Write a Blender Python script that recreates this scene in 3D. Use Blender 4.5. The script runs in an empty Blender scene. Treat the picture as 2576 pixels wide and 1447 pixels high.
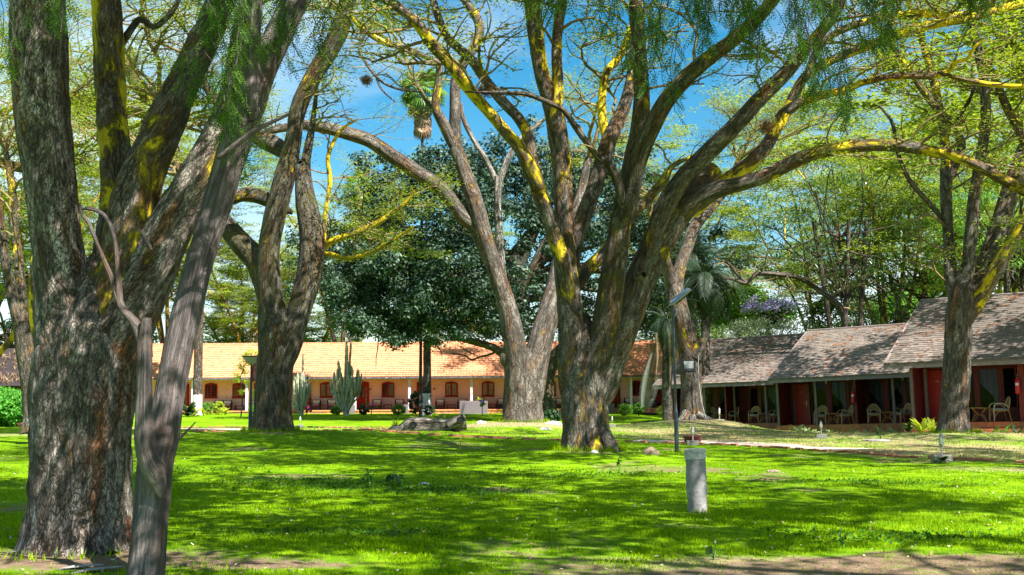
import bpy, bmesh, math, random
import numpy as np
from mathutils import Vector, Matrix

SC = bpy.context.scene
COL = SC.collection
R = math.radians

# ------------------------------------------------------------------ camera
CAM_H, LENS, PITCH = 1.6, 40.0, 4.96
cam_d = bpy.data.cameras.new('camera')
cam_d.lens = LENS; cam_d.sensor_width = 36.0; cam_d.sensor_fit = 'HORIZONTAL'
cam_d.clip_start = 0.1; cam_d.clip_end = 4000
cam = bpy.data.objects.new('camera', cam_d); COL.objects.link(cam)
cam.location = (0, 0, CAM_H); cam.rotation_euler = (R(90 + PITCH), 0, 0)
SC.camera = cam

# ------------------------------------------------------------------ light
SUN_EL, SUN_AZ = 52.0, -46.0          # azimuth measured from +X towards +Y
SDIR = Vector((math.cos(R(SUN_EL)) * math.cos(R(SUN_AZ)), math.cos(R(SUN_EL)) * math.sin(R(SUN_AZ)), math.sin(R(SUN_EL))))
sun_d = bpy.data.lights.new('sun', 'SUN'); sun_d.energy = 5.0; sun_d.angle = R(0.5); sun_d.color = (1.0, 0.95, 0.87)
sun = bpy.data.objects.new('sun', sun_d); COL.objects.link(sun)
sun.rotation_euler = SDIR.to_track_quat('Z', 'Y').to_euler(); sun.location = (20, -20, 40)

W = bpy.data.worlds.new('World'); SC.world = W; W.use_nodes = True
nt = W.node_tree; nt.nodes.clear()
wo = nt.nodes.new('ShaderNodeOutputWorld'); bg = nt.nodes.new('ShaderNodeBackground')
sky = nt.nodes.new('ShaderNodeTexSky'); sky.sky_type = 'NISHITA'; sky.sun_disc = False
sky.sun_elevation = R(SUN_EL); sky.sun_rotation = math.atan2(SDIR.x, SDIR.y)
sky.air_density = 1.0; sky.dust_density = 0.4; sky.ozone_density = 2.5
hs = nt.nodes.new('ShaderNodeHueSaturation'); hs.inputs['Saturation'].default_value = 1.45; hs.inputs['Value'].default_value = 1.08; hs.inputs['Hue'].default_value = 0.482
tc = nt.nodes.new('ShaderNodeTexCoord'); sep = nt.nodes.new('ShaderNodeSeparateXYZ')
nt.links.new(tc.outputs['Generated'], sep.inputs[0])
def wmath(op, a, b=None):
    n = nt.nodes.new('ShaderNodeMath'); n.operation = op
    for i, x in enumerate((a, b)):
        if x is None: continue
        if isinstance(x, (int, float)): n.inputs[i].default_value = x
        else: nt.links.new(x, n.inputs[i])
    return n.outputs[0]
zz = wmath('ADD', wmath('MAXIMUM', sep.outputs[2], 0.0), 0.16)
cmb = nt.nodes.new('ShaderNodeCombineXYZ')
nt.links.new(wmath('DIVIDE', sep.outputs[0], zz), cmb.inputs[0])
nt.links.new(wmath('DIVIDE', sep.outputs[1], zz), cmb.inputs[1])
cn = nt.nodes.new('ShaderNodeTexNoise'); cn.inputs['Scale'].default_value = 0.75; cn.inputs['Detail'].default_value = 7; cn.inputs['Roughness'].default_value = 0.55
mpw = nt.nodes.new('ShaderNodeMapping'); mpw.inputs['Location'].default_value = (3.1, 1.7, 0.0)
nt.links.new(cmb.outputs[0], mpw.inputs[0]); nt.links.new(mpw.outputs[0], cn.inputs['Vector'])
cr = nt.nodes.new('ShaderNodeValToRGB'); cr.color_ramp.elements[0].position = 0.45; cr.color_ramp.elements[1].position = 0.70
nt.links.new(cn.outputs[0], cr.inputs[0])
cloudf = wmath('MULTIPLY', cr.outputs[0], 0.85)
mixw = nt.nodes.new('ShaderNodeMix'); mixw.data_type = 'RGBA'
nt.links.new(cloudf, mixw.inputs[0])
nt.links.new(sky.outputs[0], hs.inputs['Color']); nt.links.new(hs.outputs[0], mixw.inputs[6])
mixw.inputs[7].default_value = (9.5, 10.2, 11.0, 1)
nt.links.new(mixw.outputs[2], bg.inputs['Color']); bg.inputs['Strength'].default_value = 0.050
nt.links.new(bg.outputs[0], wo.inputs['Surface'])

SC.view_settings.view_transform = 'Standard'; SC.view_settings.look = 'None'
SC.view_settings.gamma = 1.0; SC.view_settings.use_curve_mapping = False
SC.view_settings.exposure = 1.68
SC.render.engine = 'CYCLES'
SC.cycles.max_bounces = 6; SC.cycles.diffuse_bounces = 3; SC.cycles.glossy_bounces = 3
SC.cycles.transmission_bounces = 5; SC.cycles.transparent_max_bounces = 10
SC.cycles.caustics_reflective = False; SC.cycles.caustics_refractive = False

# ------------------------------------------------------------------ helpers
FPX = LENS / 36.0 * 2576.0
CT, ST = math.cos(R(PITCH)), math.sin(R(PITCH))
def at(u, v, Y):
    """the point at world distance Y along +Y that a traced outline point of the place sits on"""
    a, c = (u - 1288.0), (723.5 - v)
    dy = FPX * CT - c * ST; dz = FPX * ST + c * CT
    k = Y / dy
    return Vector((a * k, Y, CAM_H + dz * k))
def mpp(Y):                        # metres per traced pixel at distance Y
    return Y / FPX

def hash3(ix, iy, iz, seed):
    h = (ix * 374761393 + iy * 668265263 + iz * 2147483647 + seed * 974634777) & 0xFFFFFFFF
    h = ((h ^ (h >> 13)) * 1274126177) & 0xFFFFFFFF
    h = ((h ^ (h >> 16)) * 2246822519) & 0xFFFFFFFF
    return ((h ^ (h >> 15)) & 0xFFFF) / 65535.0
def vnoise(p, seed=0):
    p = np.asarray(p, float); i = np.floor(p).astype(np.int64); f = p - i; f = f * f * (3 - 2 * f)
    out = 0
    for dx in (0, 1):
        wx = f[:, 0] if dx else 1 - f[:, 0]
        for dy in (0, 1):
            wy = f[:, 1] if dy else 1 - f[:, 1]
            for dz in (0, 1):
                wz = f[:, 2] if dz else 1 - f[:, 2]
                out = out + wx * wy * wz * hash3(i[:, 0] + dx, i[:, 1] + dy, i[:, 2] + dz, seed)
    return out
def fbm(p, oct=3, seed=0):
    a, s, t = 0.5, 0.0, 0.0
    p = np.asarray(p, float)
    for k in range(oct):
        s = s + a * vnoise(p * (2.03 ** k), seed + k); t += a; a *= 0.5
    return s / t
def sstep(a, b, x):
    t = np.clip((np.asarray(x, float) - a) / (b - a), 0, 1); return t * t * (3 - 2 * t)

def tag(o, label=None, cat=None, group=None, kind=None):
    if label: o['label'] = label
    if cat: o['category'] = cat
    if group: o['group'] = group
    if kind: o['kind'] = kind
    return o
def thing(name, label, cat, loc=(0, 0, 0), rz=0.0, group=None, rot=None):
    o = bpy.data.objects.new(name, None); COL.objects.link(o)
    o.location = loc; o.rotation_euler = rot if rot else (0, 0, rz); o.empty_display_size = 0.2
    return tag(o, label, cat, group)
def link(name, me, parent=None, loc=(0, 0, 0), rot=(0, 0, 0), scale=None):
    o = bpy.data.objects.new(name, me); COL.objects.link(o); o.location = loc; o.rotation_euler = rot
    if scale: o.scale = scale
    if parent is not None: o.parent = parent
    return o
CHILD = {}
def kids(o): return [c for c in bpy.data.objects if c.parent is o]
def dup(root, loc, rz=None, label=None, group=None, scale=None, ch=None):
    """a copy of a thing with copies of its parts and sub-parts"""
    if root.name not in CHILD:
        CHILD[root.name] = [(c, kids(c)) for c in kids(root)]
    r = root.copy(); COL.objects.link(r); r.location = loc
    if rz is not None: r.rotation_euler = (0, 0, rz)
    if scale: r.scale = scale
    if label: r['label'] = label
    if group: r['group'] = group
    for c, sub in CHILD[root.name]:
        n = c.copy(); COL.objects.link(n); n.parent = r
        for g in sub:
            m = g.copy(); COL.objects.link(m); m.parent = n
    return r

def np_mesh(name, V, F, mat=None, smooth=False, attrs=None):
    """V (n,3); F (m,k) ints, one face size"""
    V = np.ascontiguousarray(V, np.float32); F = np.ascontiguousarray(F, np.int32)
    me = bpy.data.meshes.new(name)
    me.vertices.add(len(V)); me.vertices.foreach_set('co', V.ravel())
    m, k = F.shape
    me.loops.add(m * k); me.loops.foreach_set('vertex_index', F.ravel())
    me.polygons.add(m); me.polygons.foreach_set('loop_start', np.arange(0, m * k, k, dtype=np.int32))
    try: me.polygons.foreach_set('loop_total', np.full(m, k, np.int32))
    except Exception: pass
    if smooth: me.polygons.foreach_set('use_smooth', np.ones(m, bool))
    me.update(calc_edges=True)
    for an, (typ, arr) in (attrs or {}).items():
        at_ = me.attributes.new(an, typ, 'POINT')
        at_.data.foreach_set('vector' if typ == 'FLOAT_VECTOR' else 'value', np.ascontiguousarray(arr, np.float32).ravel())
    if mat: me.materials.append(mat)
    return me

class MB:
    """collects simple shapes into one mesh"""
    def __init__(s): s.v = []; s.f = []
    def add(s, vs, fs):
        n = len(s.v); s.v += [tuple(p) for p in vs]; s.f += [tuple(i + n for i in f) for f in fs]; return s
    def box(s, x0, x1, y0, y1, z0, z1, bev=0.0):
        if bev <= 0:
            return s.add([(x0, y0, z0), (x1, y0, z0), (x1, y1, z0), (x0, y1, z0), (x0, y0, z1), (x1, y0, z1), (x1, y1, z1), (x0, y1, z1)],
                         [(0, 3, 2, 1), (4, 5, 6, 7), (0, 1, 5, 4), (1, 2, 6, 5), (2, 3, 7, 6), (3, 0, 4, 7)])
        b = min(bev, (x1 - x0) / 2.1, (y1 - y0) / 2.1, (z1 - z0) / 2.1)
        bm = bmesh.new(); bmesh.ops.create_cube(bm, size=1)
        for q in bm.verts: q.co = Vector((x0 + (q.co.x + .5) * (x1 - x0), y0 + (q.co.y + .5) * (y1 - y0), z0 + (q.co.z + .5) * (z1 - z0)))
        bmesh.ops.bevel(bm, geom=bm.edges[:], offset=b, segments=1, affect='EDGES')
        bm.verts.index_update(); s.add([q.co for q in bm.verts], [[q.index for q in f.verts] for f in bm.faces]); bm.free(); return s
    def lathe(s, prof, n=16, c=(0, 0, 0), cap=True):
        vs = []; fs = []
        for r, z in prof:
            for k in range(n):
                a = 2 * math.pi * k / n; vs.append((c[0] + r * math.cos(a), c[1] + r * math.sin(a), c[2] + z))
        for i in range(len(prof) - 1):
            for k in range(n):
                k2 = (k + 1) % n; fs.append((i * n + k, i * n + k2, (i + 1) * n + k2, (i + 1) * n + k))
        if cap: fs.append(tuple(range(n))[::-1]); fs.append(tuple(range((len(prof) - 1) * n, len(prof) * n)))
        return s.add(vs, fs)
    def tube(s, pts, r, n=8, cap=True):
        pts = [Vector(p) for p in pts]; rr = r if hasattr(r, '__len__') else [r] * len(pts)
        V, F, _, _ = tubes(np.array([[list(p) for p in pts]]), np.array([rr], float), n)
        fs = [tuple(f) for f in F.tolist()]; K = len(pts)
        if cap: fs.append(tuple(range(n))[::-1]); fs.append(tuple(range((K - 1) * n, K * n)))
        return s.add(V.tolist(), fs)
    def prism(s, poly, y0, y1):
        """outline in x,z extruded along y"""
        n = len(poly)
        vs = [(x, y0, z) for x, z in poly] + [(x, y1, z) for x, z in poly]
        fs = [tuple(range(n)), tuple(range(2 * n - 1, n - 1, -1))] + [(i, (i + n), ((i + 1) % n) + n, (i + 1) % n) for i in range(n)]
        return s.add(vs, fs)
    def mesh(s, name, mat, smooth=False):
        me = bpy.data.meshes.new(name); me.from_pydata(s.v, [], s.f); me.update()
        bm = bmesh.new(); bm.from_mesh(me); bmesh.ops.recalc_face_normals(bm, faces=bm.faces[:]); bm.to_mesh(me); bm.free()
        if smooth:
            me.polygons.foreach_set('use_smooth', [True] * len(me.polygons))
            try: me.set_sharp_from_angle(angle=R(40))
            except Exception: pass
        me.materials.append(mat); return me
    def build(s, name, mat, parent=None, loc=(0, 0, 0), rot=(0, 0, 0), smooth=False):
        return link(name, s.mesh(name, mat, smooth), parent, loc, rot)

def tubes(P, Rr, n):
    """P (N,K,3) polylines, Rr (N,K) radii -> verts, quads, bark coordinate, index of polyline per vertex"""
    N, K, _ = P.shape
    T = np.gradient(P, axis=1); T /= (np.linalg.norm(T, axis=2, keepdims=True) + 1e-9)
    ref = np.where(np.abs(T[:, 0, 2:3]) > 0.8, np.array([[1.0, 0.1, 0.0]]), np.array([[0.0, 0.0, 1.0]]))
    A = np.zeros_like(P); a = ref - T[:, 0] * np.sum(ref * T[:, 0], 1, keepdims=True); a /= np.linalg.norm(a, axis=1, keepdims=True) + 1e-9
    for k in range(K):
        a = a - T[:, k] * np.sum(a * T[:, k], 1, keepdims=True); a /= np.linalg.norm(a, axis=1, keepdims=True) + 1e-9
        A[:, k] = a
    B = np.cross(T, A)
    th = np.arange(n) * 2 * np.pi / n
    c, s_ = np.cos(th)[None, None, :, None], np.sin(th)[None, None, :, None]
    D = A[:, :, None] * c + B[:, :, None] * s_
    V = P[:, :, None] + D * Rr[:, :, None, None]
    S = np.concatenate([np.zeros((N, 1)), np.cumsum(np.linalg.norm(np.diff(P, axis=1), axis=2), 1)], 1)
    bark = np.zeros((N, K, n, 3)); bark[..., 0] = np.cos(th) * Rr[:, :, None]; bark[..., 1] = np.sin(th) * Rr[:, :, None]; bark[..., 2] = S[:, :, None]
    idx = np.arange(N * K * n).reshape(N, K, n)
    q = np.stack([idx[:, :-1], np.roll(idx[:, :-1], -1, 2), np.roll(idx[:, 1:], -1, 2), idx[:, 1:]], -1).reshape(-1, 4)
    return V.reshape(-1, 3), q, bark.reshape(-1, 3), D.reshape(-1, 3)

# ------------------------------------------------------------------ materials
def new_mat(name):
    m = bpy.data.materials.new(name); m.use_nodes = True; t = m.node_tree; t.nodes.clear()
    o = t.nodes.new('ShaderNodeOutputMaterial'); b = t.nodes.new('ShaderNodeBsdfPrincipled'); t.links.new(b.outputs[0], o.inputs[0])
    return m, t, b, o
def node(t, typ, **kw):
    n = t.nodes.new(typ)
    for k, v in kw.items():
        if k in ('operation', 'data_type', 'blend_type', 'feature', 'distance', 'attribute_name', 'noise_dimensions'): setattr(n, k, v)
        else: n.inputs[k.replace('_', ' ')].default_value = v
    return n
def mathn(t, op, a, b=None, c=None, clamp=False):
    n = t.nodes.new('ShaderNodeMath'); n.operation = op; n.use_clamp = clamp
    for i, x in enumerate((a, b, c)):
        if x is None: continue
        if isinstance(x, (int, float)): n.inputs[i].default_value = x
        else: t.links.new(x, n.inputs[i])
    return n.outputs[0]
def mixc(t, f, a, b, blend='MIX'):
    n = t.nodes.new('ShaderNodeMix'); n.data_type = 'RGBA'; n.blend_type = blend
    for i, x in ((0, f), (6, a), (7, b)):
        if isinstance(x, (int, float)): n.inputs[i].default_value = x
        elif isinstance(x, (tuple, list)): n.inputs[i].default_value = (*x[:3], 1)
        else: t.links.new(x, n.inputs[i])
    return n.outputs[2]
def ramp(t, src, stops):
    n = t.nodes.new('ShaderNodeValToRGB'); el = n.color_ramp.elements
    while len(el) > 1: el.remove(el[-1])
    for i, (p, c) in enumerate(stops):
        e = el[0] if i == 0 else el.new(p); e.position = p
        e.color = (*c[:3], 1) if isinstance(c, (tuple, list)) else (c, c, c, 1)
    t.links.new(src, n.inputs[0]); return n.outputs[0]
def noise(t, vec, scale, detail=4, rough=0.55, dist=0.0):
    n = t.nodes.new('ShaderNodeTexNoise'); n.inputs['Scale'].default_value = scale; n.inputs['Detail'].default_value = detail
    n.inputs['Roughness'].default_value = rough; n.inputs['Distortion'].default_value = dist
    t.links.new(vec, n.inputs['Vector']); return n.outputs[0]
def mapv(t, vec, scale=(1, 1, 1), loc=(0, 0, 0)):
    n = t.nodes.new('ShaderNodeMapping'); n.inputs['Scale'].default_value = scale; n.inputs['Location'].default_value = loc
    t.links.new(vec, n.inputs[0]); return n.outputs[0]
def bump(t, b, h, strength, dist=0.02):
    n = t.nodes.new('ShaderNodeBump'); n.inputs['Strength'].default_value = strength; n.inputs['Distance'].default_value = dist
    t.links.new(h, n.inputs['Height']); t.links.new(n.outputs[0], b.inputs['Normal'])
def objc(t): return t.nodes.new('ShaderNodeTexCoord').outputs['Object']

def simple(name, col, rough=0.6, var=0.18, scale=6.0, bmp=0.0, bscale=40.0, metal=0.0, spec=0.5, rnd=0.0, dirt=None, dirt_amt=0.4):
    """a plain surface with soft mottling, optional wear and per-object variation"""
    m, t, b, o = new_mat(name); v = objc(t)
    n1 = noise(t, v, scale, 5)
    lo = tuple(c * (1 - var) for c in col); hi = tuple(min(1, c * (1 + var)) for c in col)
    c = ramp(t, n1, [(0.3, lo), (0.7, hi)])
    if dirt:
        n2 = noise(t, v, scale * 2.7, 6, 0.65); c = mixc(t, mathn(t, 'MULTIPLY', ramp(t, n2, [(0.5, 0.0), (0.68, 1.0)]), dirt_amt), c, dirt)
    if rnd:
        oi = t.nodes.new('ShaderNodeObjectInfo'); k = mathn(t, 'MULTIPLY_ADD', oi.outputs['Random'], rnd * 2, 1 - rnd)
        h = t.nodes.new('ShaderNodeHueSaturation'); t.links.new(c, h.inputs['Color']); t.links.new(k, h.inputs['Value']); c = h.outputs[0]
    t.links.new(c, b.inputs['Base Color'])
    b.inputs['Roughness'].default_value = rough; b.inputs['Metallic'].default_value = metal; b.inputs['Specular IOR Level'].default_value = spec
    if bmp: bump(t, b, noise(t, v, bscale, 4), bmp, 0.01)
    return m

def bark_mat(name, cA, cB, cC, yel, ysharp=0.16, rough=0.85, vs=0.3, sc=9.0, moss=0.0, bstr=0.9, plate=2.6, orange=0.55, furrow=0.85, plates=1.0, fst=0.38):
    m, t, b, o = new_mat(name)
    a = t.nodes.new('ShaderNodeAttribute'); a.attribute_name = 'bark'
    y = t.nodes.new('ShaderNodeAttribute'); y.attribute_name = 'yel'
    v = mapv(t, a.outputs['Vector'], (1, 1, vs))
    n0 = noise(t, v, sc * 0.35, 4, 0.5); n1 = noise(t, v, sc, 6, 0.62, 0.5); n2 = noise(t, v, sc * 3.1, 5, 0.65)
    # long furrows: thin lines where a stretched noise passes its middle value
    fv = mapv(t, a.outputs['Vector'], (1, 1, vs * fst), (1.7, 4.1, 0.3))
    f1 = mathn(t, 'ABSOLUTE', mathn(t, 'SUBTRACT', noise(t, fv, sc * 0.9, 5, 0.6, 0.6), 0.5))
    fur = ramp(t, f1, [(0.0, 0.0), (0.05, 0.7), (0.14, 1.0)])
    # small flaking plates with broken outlines
    vo = t.nodes.new('ShaderNodeTexVoronoi'); vo.feature = 'DISTANCE_TO_EDGE'; vo.inputs['Scale'].default_value = sc * plate
    vv = t.nodes.new('ShaderNodeVectorMath'); vv.operation = 'ADD'
    cx = t.nodes.new('ShaderNodeCombineXYZ'); t.links.new(mathn(t, 'MULTIPLY', n2, 0.10), cx.inputs[0]); t.links.new(mathn(t, 'MULTIPLY', n1, 0.13), cx.inputs[1]); t.links.new(mathn(t, 'MULTIPLY', n2, 0.12), cx.inputs[2])
    t.links.new(v, vv.inputs[0]); t.links.new(cx.outputs[0], vv.inputs[1]); t.links.new(vv.outputs[0], vo.inputs['Vector'])
    crack = ramp(t, vo.outputs['Distance'], [(0.0, 0.0), (0.10, 1.0)])
    col = ramp(t, n1, [(0.30, cA), (0.48, cB), (0.66, cC)])
    col = mixc(t, mathn(t, 'MULTIPLY', ramp(t, n0, [(0.38, 1.0), (0.6, 0.0)]), 0.6), col, tuple(c * 0.42 for c in cB))
    col = mixc(t, mathn(t, 'MULTIPLY', ramp(t, n2, [(0.38, 1.0), (0.52, 0.0)]), 0.5), col, tuple(c * 0.30 for c in cB))
    n3 = noise(t, mapv(t, a.outputs['Vector'], (1, 1, 0.20), (3.3, 1.1, 0.4)), sc * 0.5, 6, 0.68)
    col = mixc(t, mathn(t, 'MULTIPLY', ramp(t, n3, [(0.53, 0.0), (0.63, 1.0)]), orange), col, (0.22, 0.085, 0.022))
    ck = mathn(t, 'MULTIPLY', mathn(t, 'SUBTRACT', 1.0, crack), ramp(t, n0, [(0.35, 0.3 * plates), (0.6, 0.8 * plates)]))
    col = mixc(t, ck, col, (0.025, 0.02, 0.015))
    col = mixc(t, mathn(t, 'MULTIPLY', mathn(t, 'SUBTRACT', 1.0, fur), furrow), col, (0.014, 0.010, 0.008))
    n4 = noise(t, mapv(t, a.outputs['Vector'], (1, 1, 0.45), (7.7, 2.1, 5.4)), sc * 0.42, 9, 0.70, 0.4)
    yf = mathn(t, 'ADD', mathn(t, 'MULTIPLY_ADD', n4, 2.7, -0.83), mathn(t, 'SUBTRACT', y.outputs['Fac'], 0.5))
    ym = ramp(t, yf, [(0.55, 0.0), (0.55 + ysharp, 1.0)])
    ycol = mixc(t, ramp(t, n1, [(0.35, 0.0), (0.7, 1.0)]), yel, tuple(c * 0.55 for c in yel))
    ycol = mixc(t, mathn(t, 'MULTIPLY', ramp(t, n2, [(0.60, 0.0), (0.70, 1.0)]), 0.6), ycol, (0.10, 0.07, 0.02))
    col = mixc(t, ym, col, ycol)
    rim = mathn(t, 'MULTIPLY', ramp(t, yf, [(0.40, 0.0), (0.52, 0.55), (0.60, 0.0)]), 1.0)
    col = mixc(t, rim, col, (0.20, 0.095, 0.02))
    if moss:
        n5 = noise(t, v, sc * 0.8, 5); col = mixc(t, mathn(t, 'MULTIPLY', ramp(t, n5, [(0.5, 0.0), (0.62, 1.0)]), moss), col, (0.10, 0.09, 0.012))
    t.links.new(col, b.inputs['Base Color']); b.inputs['Roughness'].default_value = rough; b.inputs['Specular IOR Level'].default_value = 0.2
    h = mathn(t, 'ADD', mathn(t, 'MULTIPLY', crack, 0.30), mathn(t, 'ADD', mathn(t, 'MULTIPLY', fur, 0.8), mathn(t, 'ADD', mathn(t, 'MULTIPLY', n1, 0.8), mathn(t, 'MULTIPLY', n2, 0.5))))
    h = mathn(t, 'MULTIPLY', h, mathn(t, 'SUBTRACT', 1.0, mathn(t, 'MULTIPLY', ym, 0.8)))
    bump(t, b, h, bstr, 0.06)
    return m

def leaf_mat(name, c0, c1, trans=0.35, rough=0.5, spec=0.4, tcol=None):
    m, t, b, o = new_mat(name)
    g = t.nodes.new('ShaderNodeNewGeometry')
    col = ramp(t, g.outputs['Random Per Island'], [(0.0, c0), (0.55, tuple((a + b_) / 2 for a, b_ in zip(c0, c1))), (1.0, c1)])
    nz = noise(t, objc(t), 0.35, 3)
    h = t.nodes.new('ShaderNodeHueSaturation'); t.links.new(col, h.inputs['Color'])
    t.links.new(mathn(t, 'MULTIPLY_ADD', nz, 0.9, 0.55), h.inputs['Value'])
    t.links.new(h.outputs[0], b.inputs['Base Color']); b.inputs['Roughness'].default_value = rough; b.inputs['Specular IOR Level'].default_value = spec
    tr = t.nodes.new('ShaderNodeBsdfTranslucent')
    tc_ = mixc(t, 0.5, h.outputs[0], tcol or tuple(min(1, c * 1.6) for c in c1)); t.links.new(tc_, tr.inputs['Color'])
    mx = t.nodes.new('ShaderNodeMixShader'); mx.inputs[0].default_value = trans
    t.links.new(b.outputs[0], mx.inputs[1]); t.links.new(tr.outputs[0], mx.inputs[2]); t.links.new(mx.outputs[0], o.inputs[0])
    return m

M = {}
M['fever'] = bark_mat('fever_bark', (0.085, 0.068, 0.05), (0.22, 0.19, 0.158), (0.41, 0.37, 0.325), (0.72, 0.52, 0.02), sc=6.0, vs=0.40, plate=3.8, furrow=0.6, plates=1.15, fst=0.55, orange=0.65)
M['fever_far'] = bark_mat('fever_bark_far', (0.07, 0.06, 0.05), (0.18, 0.165, 0.14), (0.33, 0.31, 0.27), (0.62, 0.42, 0.04), sc=5.0, bstr=0.6)
M['fever_dark'] = bark_mat('fever_bark_mossy', (0.06, 0.05, 0.035), (0.17, 0.15, 0.12), (0.31, 0.29, 0.25), (0.66, 0.47, 0.02), sc=6.5, moss=0.5, vs=0.38, plate=3.6, furrow=0.65, plates=1.1, fst=0.5)
M['old'] = bark_mat('old_fever_bark', (0.12, 0.090, 0.066), (0.33, 0.278, 0.232), (0.64, 0.575, 0.505), (0.74, 0.54, 0.02), sc=7.0, vs=0.45, bstr=1.0, plate=4.2, furrow=0.6, plates=1.2, orange=0.8, fst=0.62)
M['pepper'] = bark_mat('pepper_bark', (0.10, 0.08, 0.077), (0.19, 0.158, 0.152), (0.30, 0.255, 0.245), (0.4, 0.3, 0.1), sc=9.0, vs=0.12, bstr=0.7, furrow=0.35, plates=0.25, orange=0.25)
M['dead'] = bark_mat('dead_wood', (0.09, 0.07, 0.055), (0.20, 0.165, 0.135), (0.32, 0.28, 0.24), (0.4, 0.3, 0.1), sc=10.0, vs=0.15)
M['palm'] = bark_mat('palm_trunk', (0.06, 0.05, 0.04), (0.20, 0.17, 0.14), (0.40, 0.36, 0.31), (0.4, 0.3, 0.1), sc=7.0, vs=1.2)
M['twig'] = simple('twig_bark', (0.17, 0.12, 0.045), 0.8, 0.4, 2.0)
M['pale'] = bark_mat('pale_bark', (0.24, 0.22, 0.18), (0.42, 0.39, 0.34), (0.58, 0.55, 0.49), (0.72, 0.55, 0.08), sc=7.0)
M['acacia'] = leaf_mat('acacia_leaf', (0.060, 0.11, 0.008), (0.26, 0.34, 0.020), 0.5, 0.55, 0.3, (0.46, 0.58, 0.03))
M['acacia_far'] = leaf_mat('acacia_leaf_far', (0.085, 0.145, 0.014), (0.30, 0.38, 0.035), 0.5, 0.6, 0.3, (0.50, 0.62, 0.05))
M['acacia_deep'] = leaf_mat('acacia_leaf_deep', (0.05, 0.085, 0.015), (0.17, 0.21, 0.03), 0.4, 0.6, 0.3)
M['pepper_leaf'] = leaf_mat('pepper_leaf', (0.012, 0.045, 0.006), (0.09, 0.19, 0.012), 0.4, 0.6, 0.15, (0.16, 0.38, 0.015))
M['ficus'] = leaf_mat('ficus_leaf', (0.008, 0.028, 0.014), (0.065, 0.115, 0.065), 0.12, 0.55, 0.35)
M['broad'] = leaf_mat('broad_leaf', (0.016, 0.055, 0.012), (0.08, 0.16, 0.025), 0.3, 0.4, 0.5)
M['bush'] = leaf_mat('bush_leaf', (0.05, 0.15, 0.012), (0.17, 0.36, 0.03), 0.35, 0.5, 0.4)
M['bush_dark'] = leaf_mat('dark_bush_leaf', (0.008, 0.035, 0.012), (0.03, 0.09, 0.02), 0.25, 0.45, 0.5)
M['lime'] = leaf_mat('lime_leaf', (0.20, 0.32, 0.02), (0.45, 0.50, 0.03), 0.4, 0.5, 0.4)
M['silver'] = leaf_mat('silver_leaf', (0.16, 0.22, 0.12), (0.36, 0.44, 0.26), 0.3, 0.5, 0.4)
M['palm_leaf'] = leaf_mat('palm_leaf', (0.006, 0.022, 0.007), (0.025, 0.055, 0.014), 0.2, 0.5, 0.4)  # frond colour darkened to carry the shade under the ficus
M['fan_leaf'] = leaf_mat('fan_leaf', (0.06, 0.16, 0.02), (0.20, 0.34, 0.06), 0.3, 0.4, 0.5)
M['thatch'] = leaf_mat('dry_frond', (0.20, 0.12, 0.07), (0.40, 0.29, 0.19), 0.2, 0.8, 0.1)
M['jacaranda'] = leaf_mat('jacaranda_bloom', (0.36, 0.27, 0.75), (0.62, 0.52, 0.95), 0.4, 0.6, 0.2)
M['pink_bloom'] = leaf_mat('pink_bloom', (0.65, 0.01, 0.22), (0.90, 0.06, 0.45), 0.3, 0.6, 0.2)
M['cactus'] = simple('cactus_skin', (0.33, 0.34, 0.22), 0.6, 0.45, 2.6, 0.3, 20, dirt=(0.56, 0.53, 0.46), dirt_amt=0.9)
M['concrete'] = simple('concrete', (0.30, 0.28, 0.275), 0.9, 0.22, 6.0, 0.6, 30, dirt=(0.11, 0.10, 0.09), dirt_amt=0.6)
M['concrete_dk'] = simple('dark_concrete', (0.20, 0.185, 0.17), 0.9, 0.25, 8.0, 0.5, 30)
M['mortar'] = simple('broken_mortar', (0.58, 0.54, 0.47), 0.95, 0.25, 14.0, 0.8, 40, dirt=(0.09, 0.08, 0.07), dirt_amt=0.7)
M['galv'] = simple('galvanised_metal', (0.38, 0.38, 0.37), 0.45, 0.2, 20.0, metal=0.6)
M['blue_steel'] = simple('dark_blue_paint', (0.045, 0.058, 0.085), 0.4, 0.15, 8.0)
M['black_steel'] = simple('black_paint', (0.018, 0.019, 0.022), 0.4, 0.15, 8.0)
M['solar'] = simple('solar_panel', (0.30, 0.31, 0.36), 0.12, 0.06, 3.0, spec=0.9)
M['lens'] = simple('lamp_lens', (0.72, 0.72, 0.66), 0.25, 0.05, 5.0)
M['led'] = simple('lamp_face', (0.42, 0.42, 0.44), 0.15, 0.05, 5.0)
M['maroon'] = simple('maroon_plastic', (0.11, 0.015, 0.018), 0.4, 0.15, 8.0)
M['red'] = simple('extinguisher_red', (0.60, 0.008, 0.012), 0.3, 0.08, 8.0)
M['white'] = simple('white_paint', (0.82, 0.73, 0.80), 0.55, 0.06, 4.0)
M['grey_wall'] = simple('grey_plaster', (0.155, 0.13, 0.145), 0.9, 0.1, 4.0, dirt=(0.2, 0.18, 0.18))
M['brown_board'] = simple('dark_brown_board', (0.055, 0.014, 0.010), 0.6, 0.2, 5.0)
M['tile'] = simple('clay_tile', (0.56, 0.225, 0.110), 0.85, 0.30, 2.2, 0.3, 30, rnd=0.16, dirt=(0.30, 0.13, 0.075), dirt_amt=0.55)
M['plank'] = simple('pink_board', (0.84, 0.50, 0.45), 0.75, 0.05, 2.0, 0.1, 20, rnd=0.04, dirt=(0.66, 0.38, 0.32), dirt_amt=0.25)
M['soffit'] = simple('painted_soffit', (0.80, 0.50, 0.36), 0.8, 0.06)
M['gutter'] = simple('grey_gutter', (0.075, 0.065, 0.075), 0.6, 0.3, 3.0, dirt=(0.6, 0.55, 0.58), dirt_amt=0.5)
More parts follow.
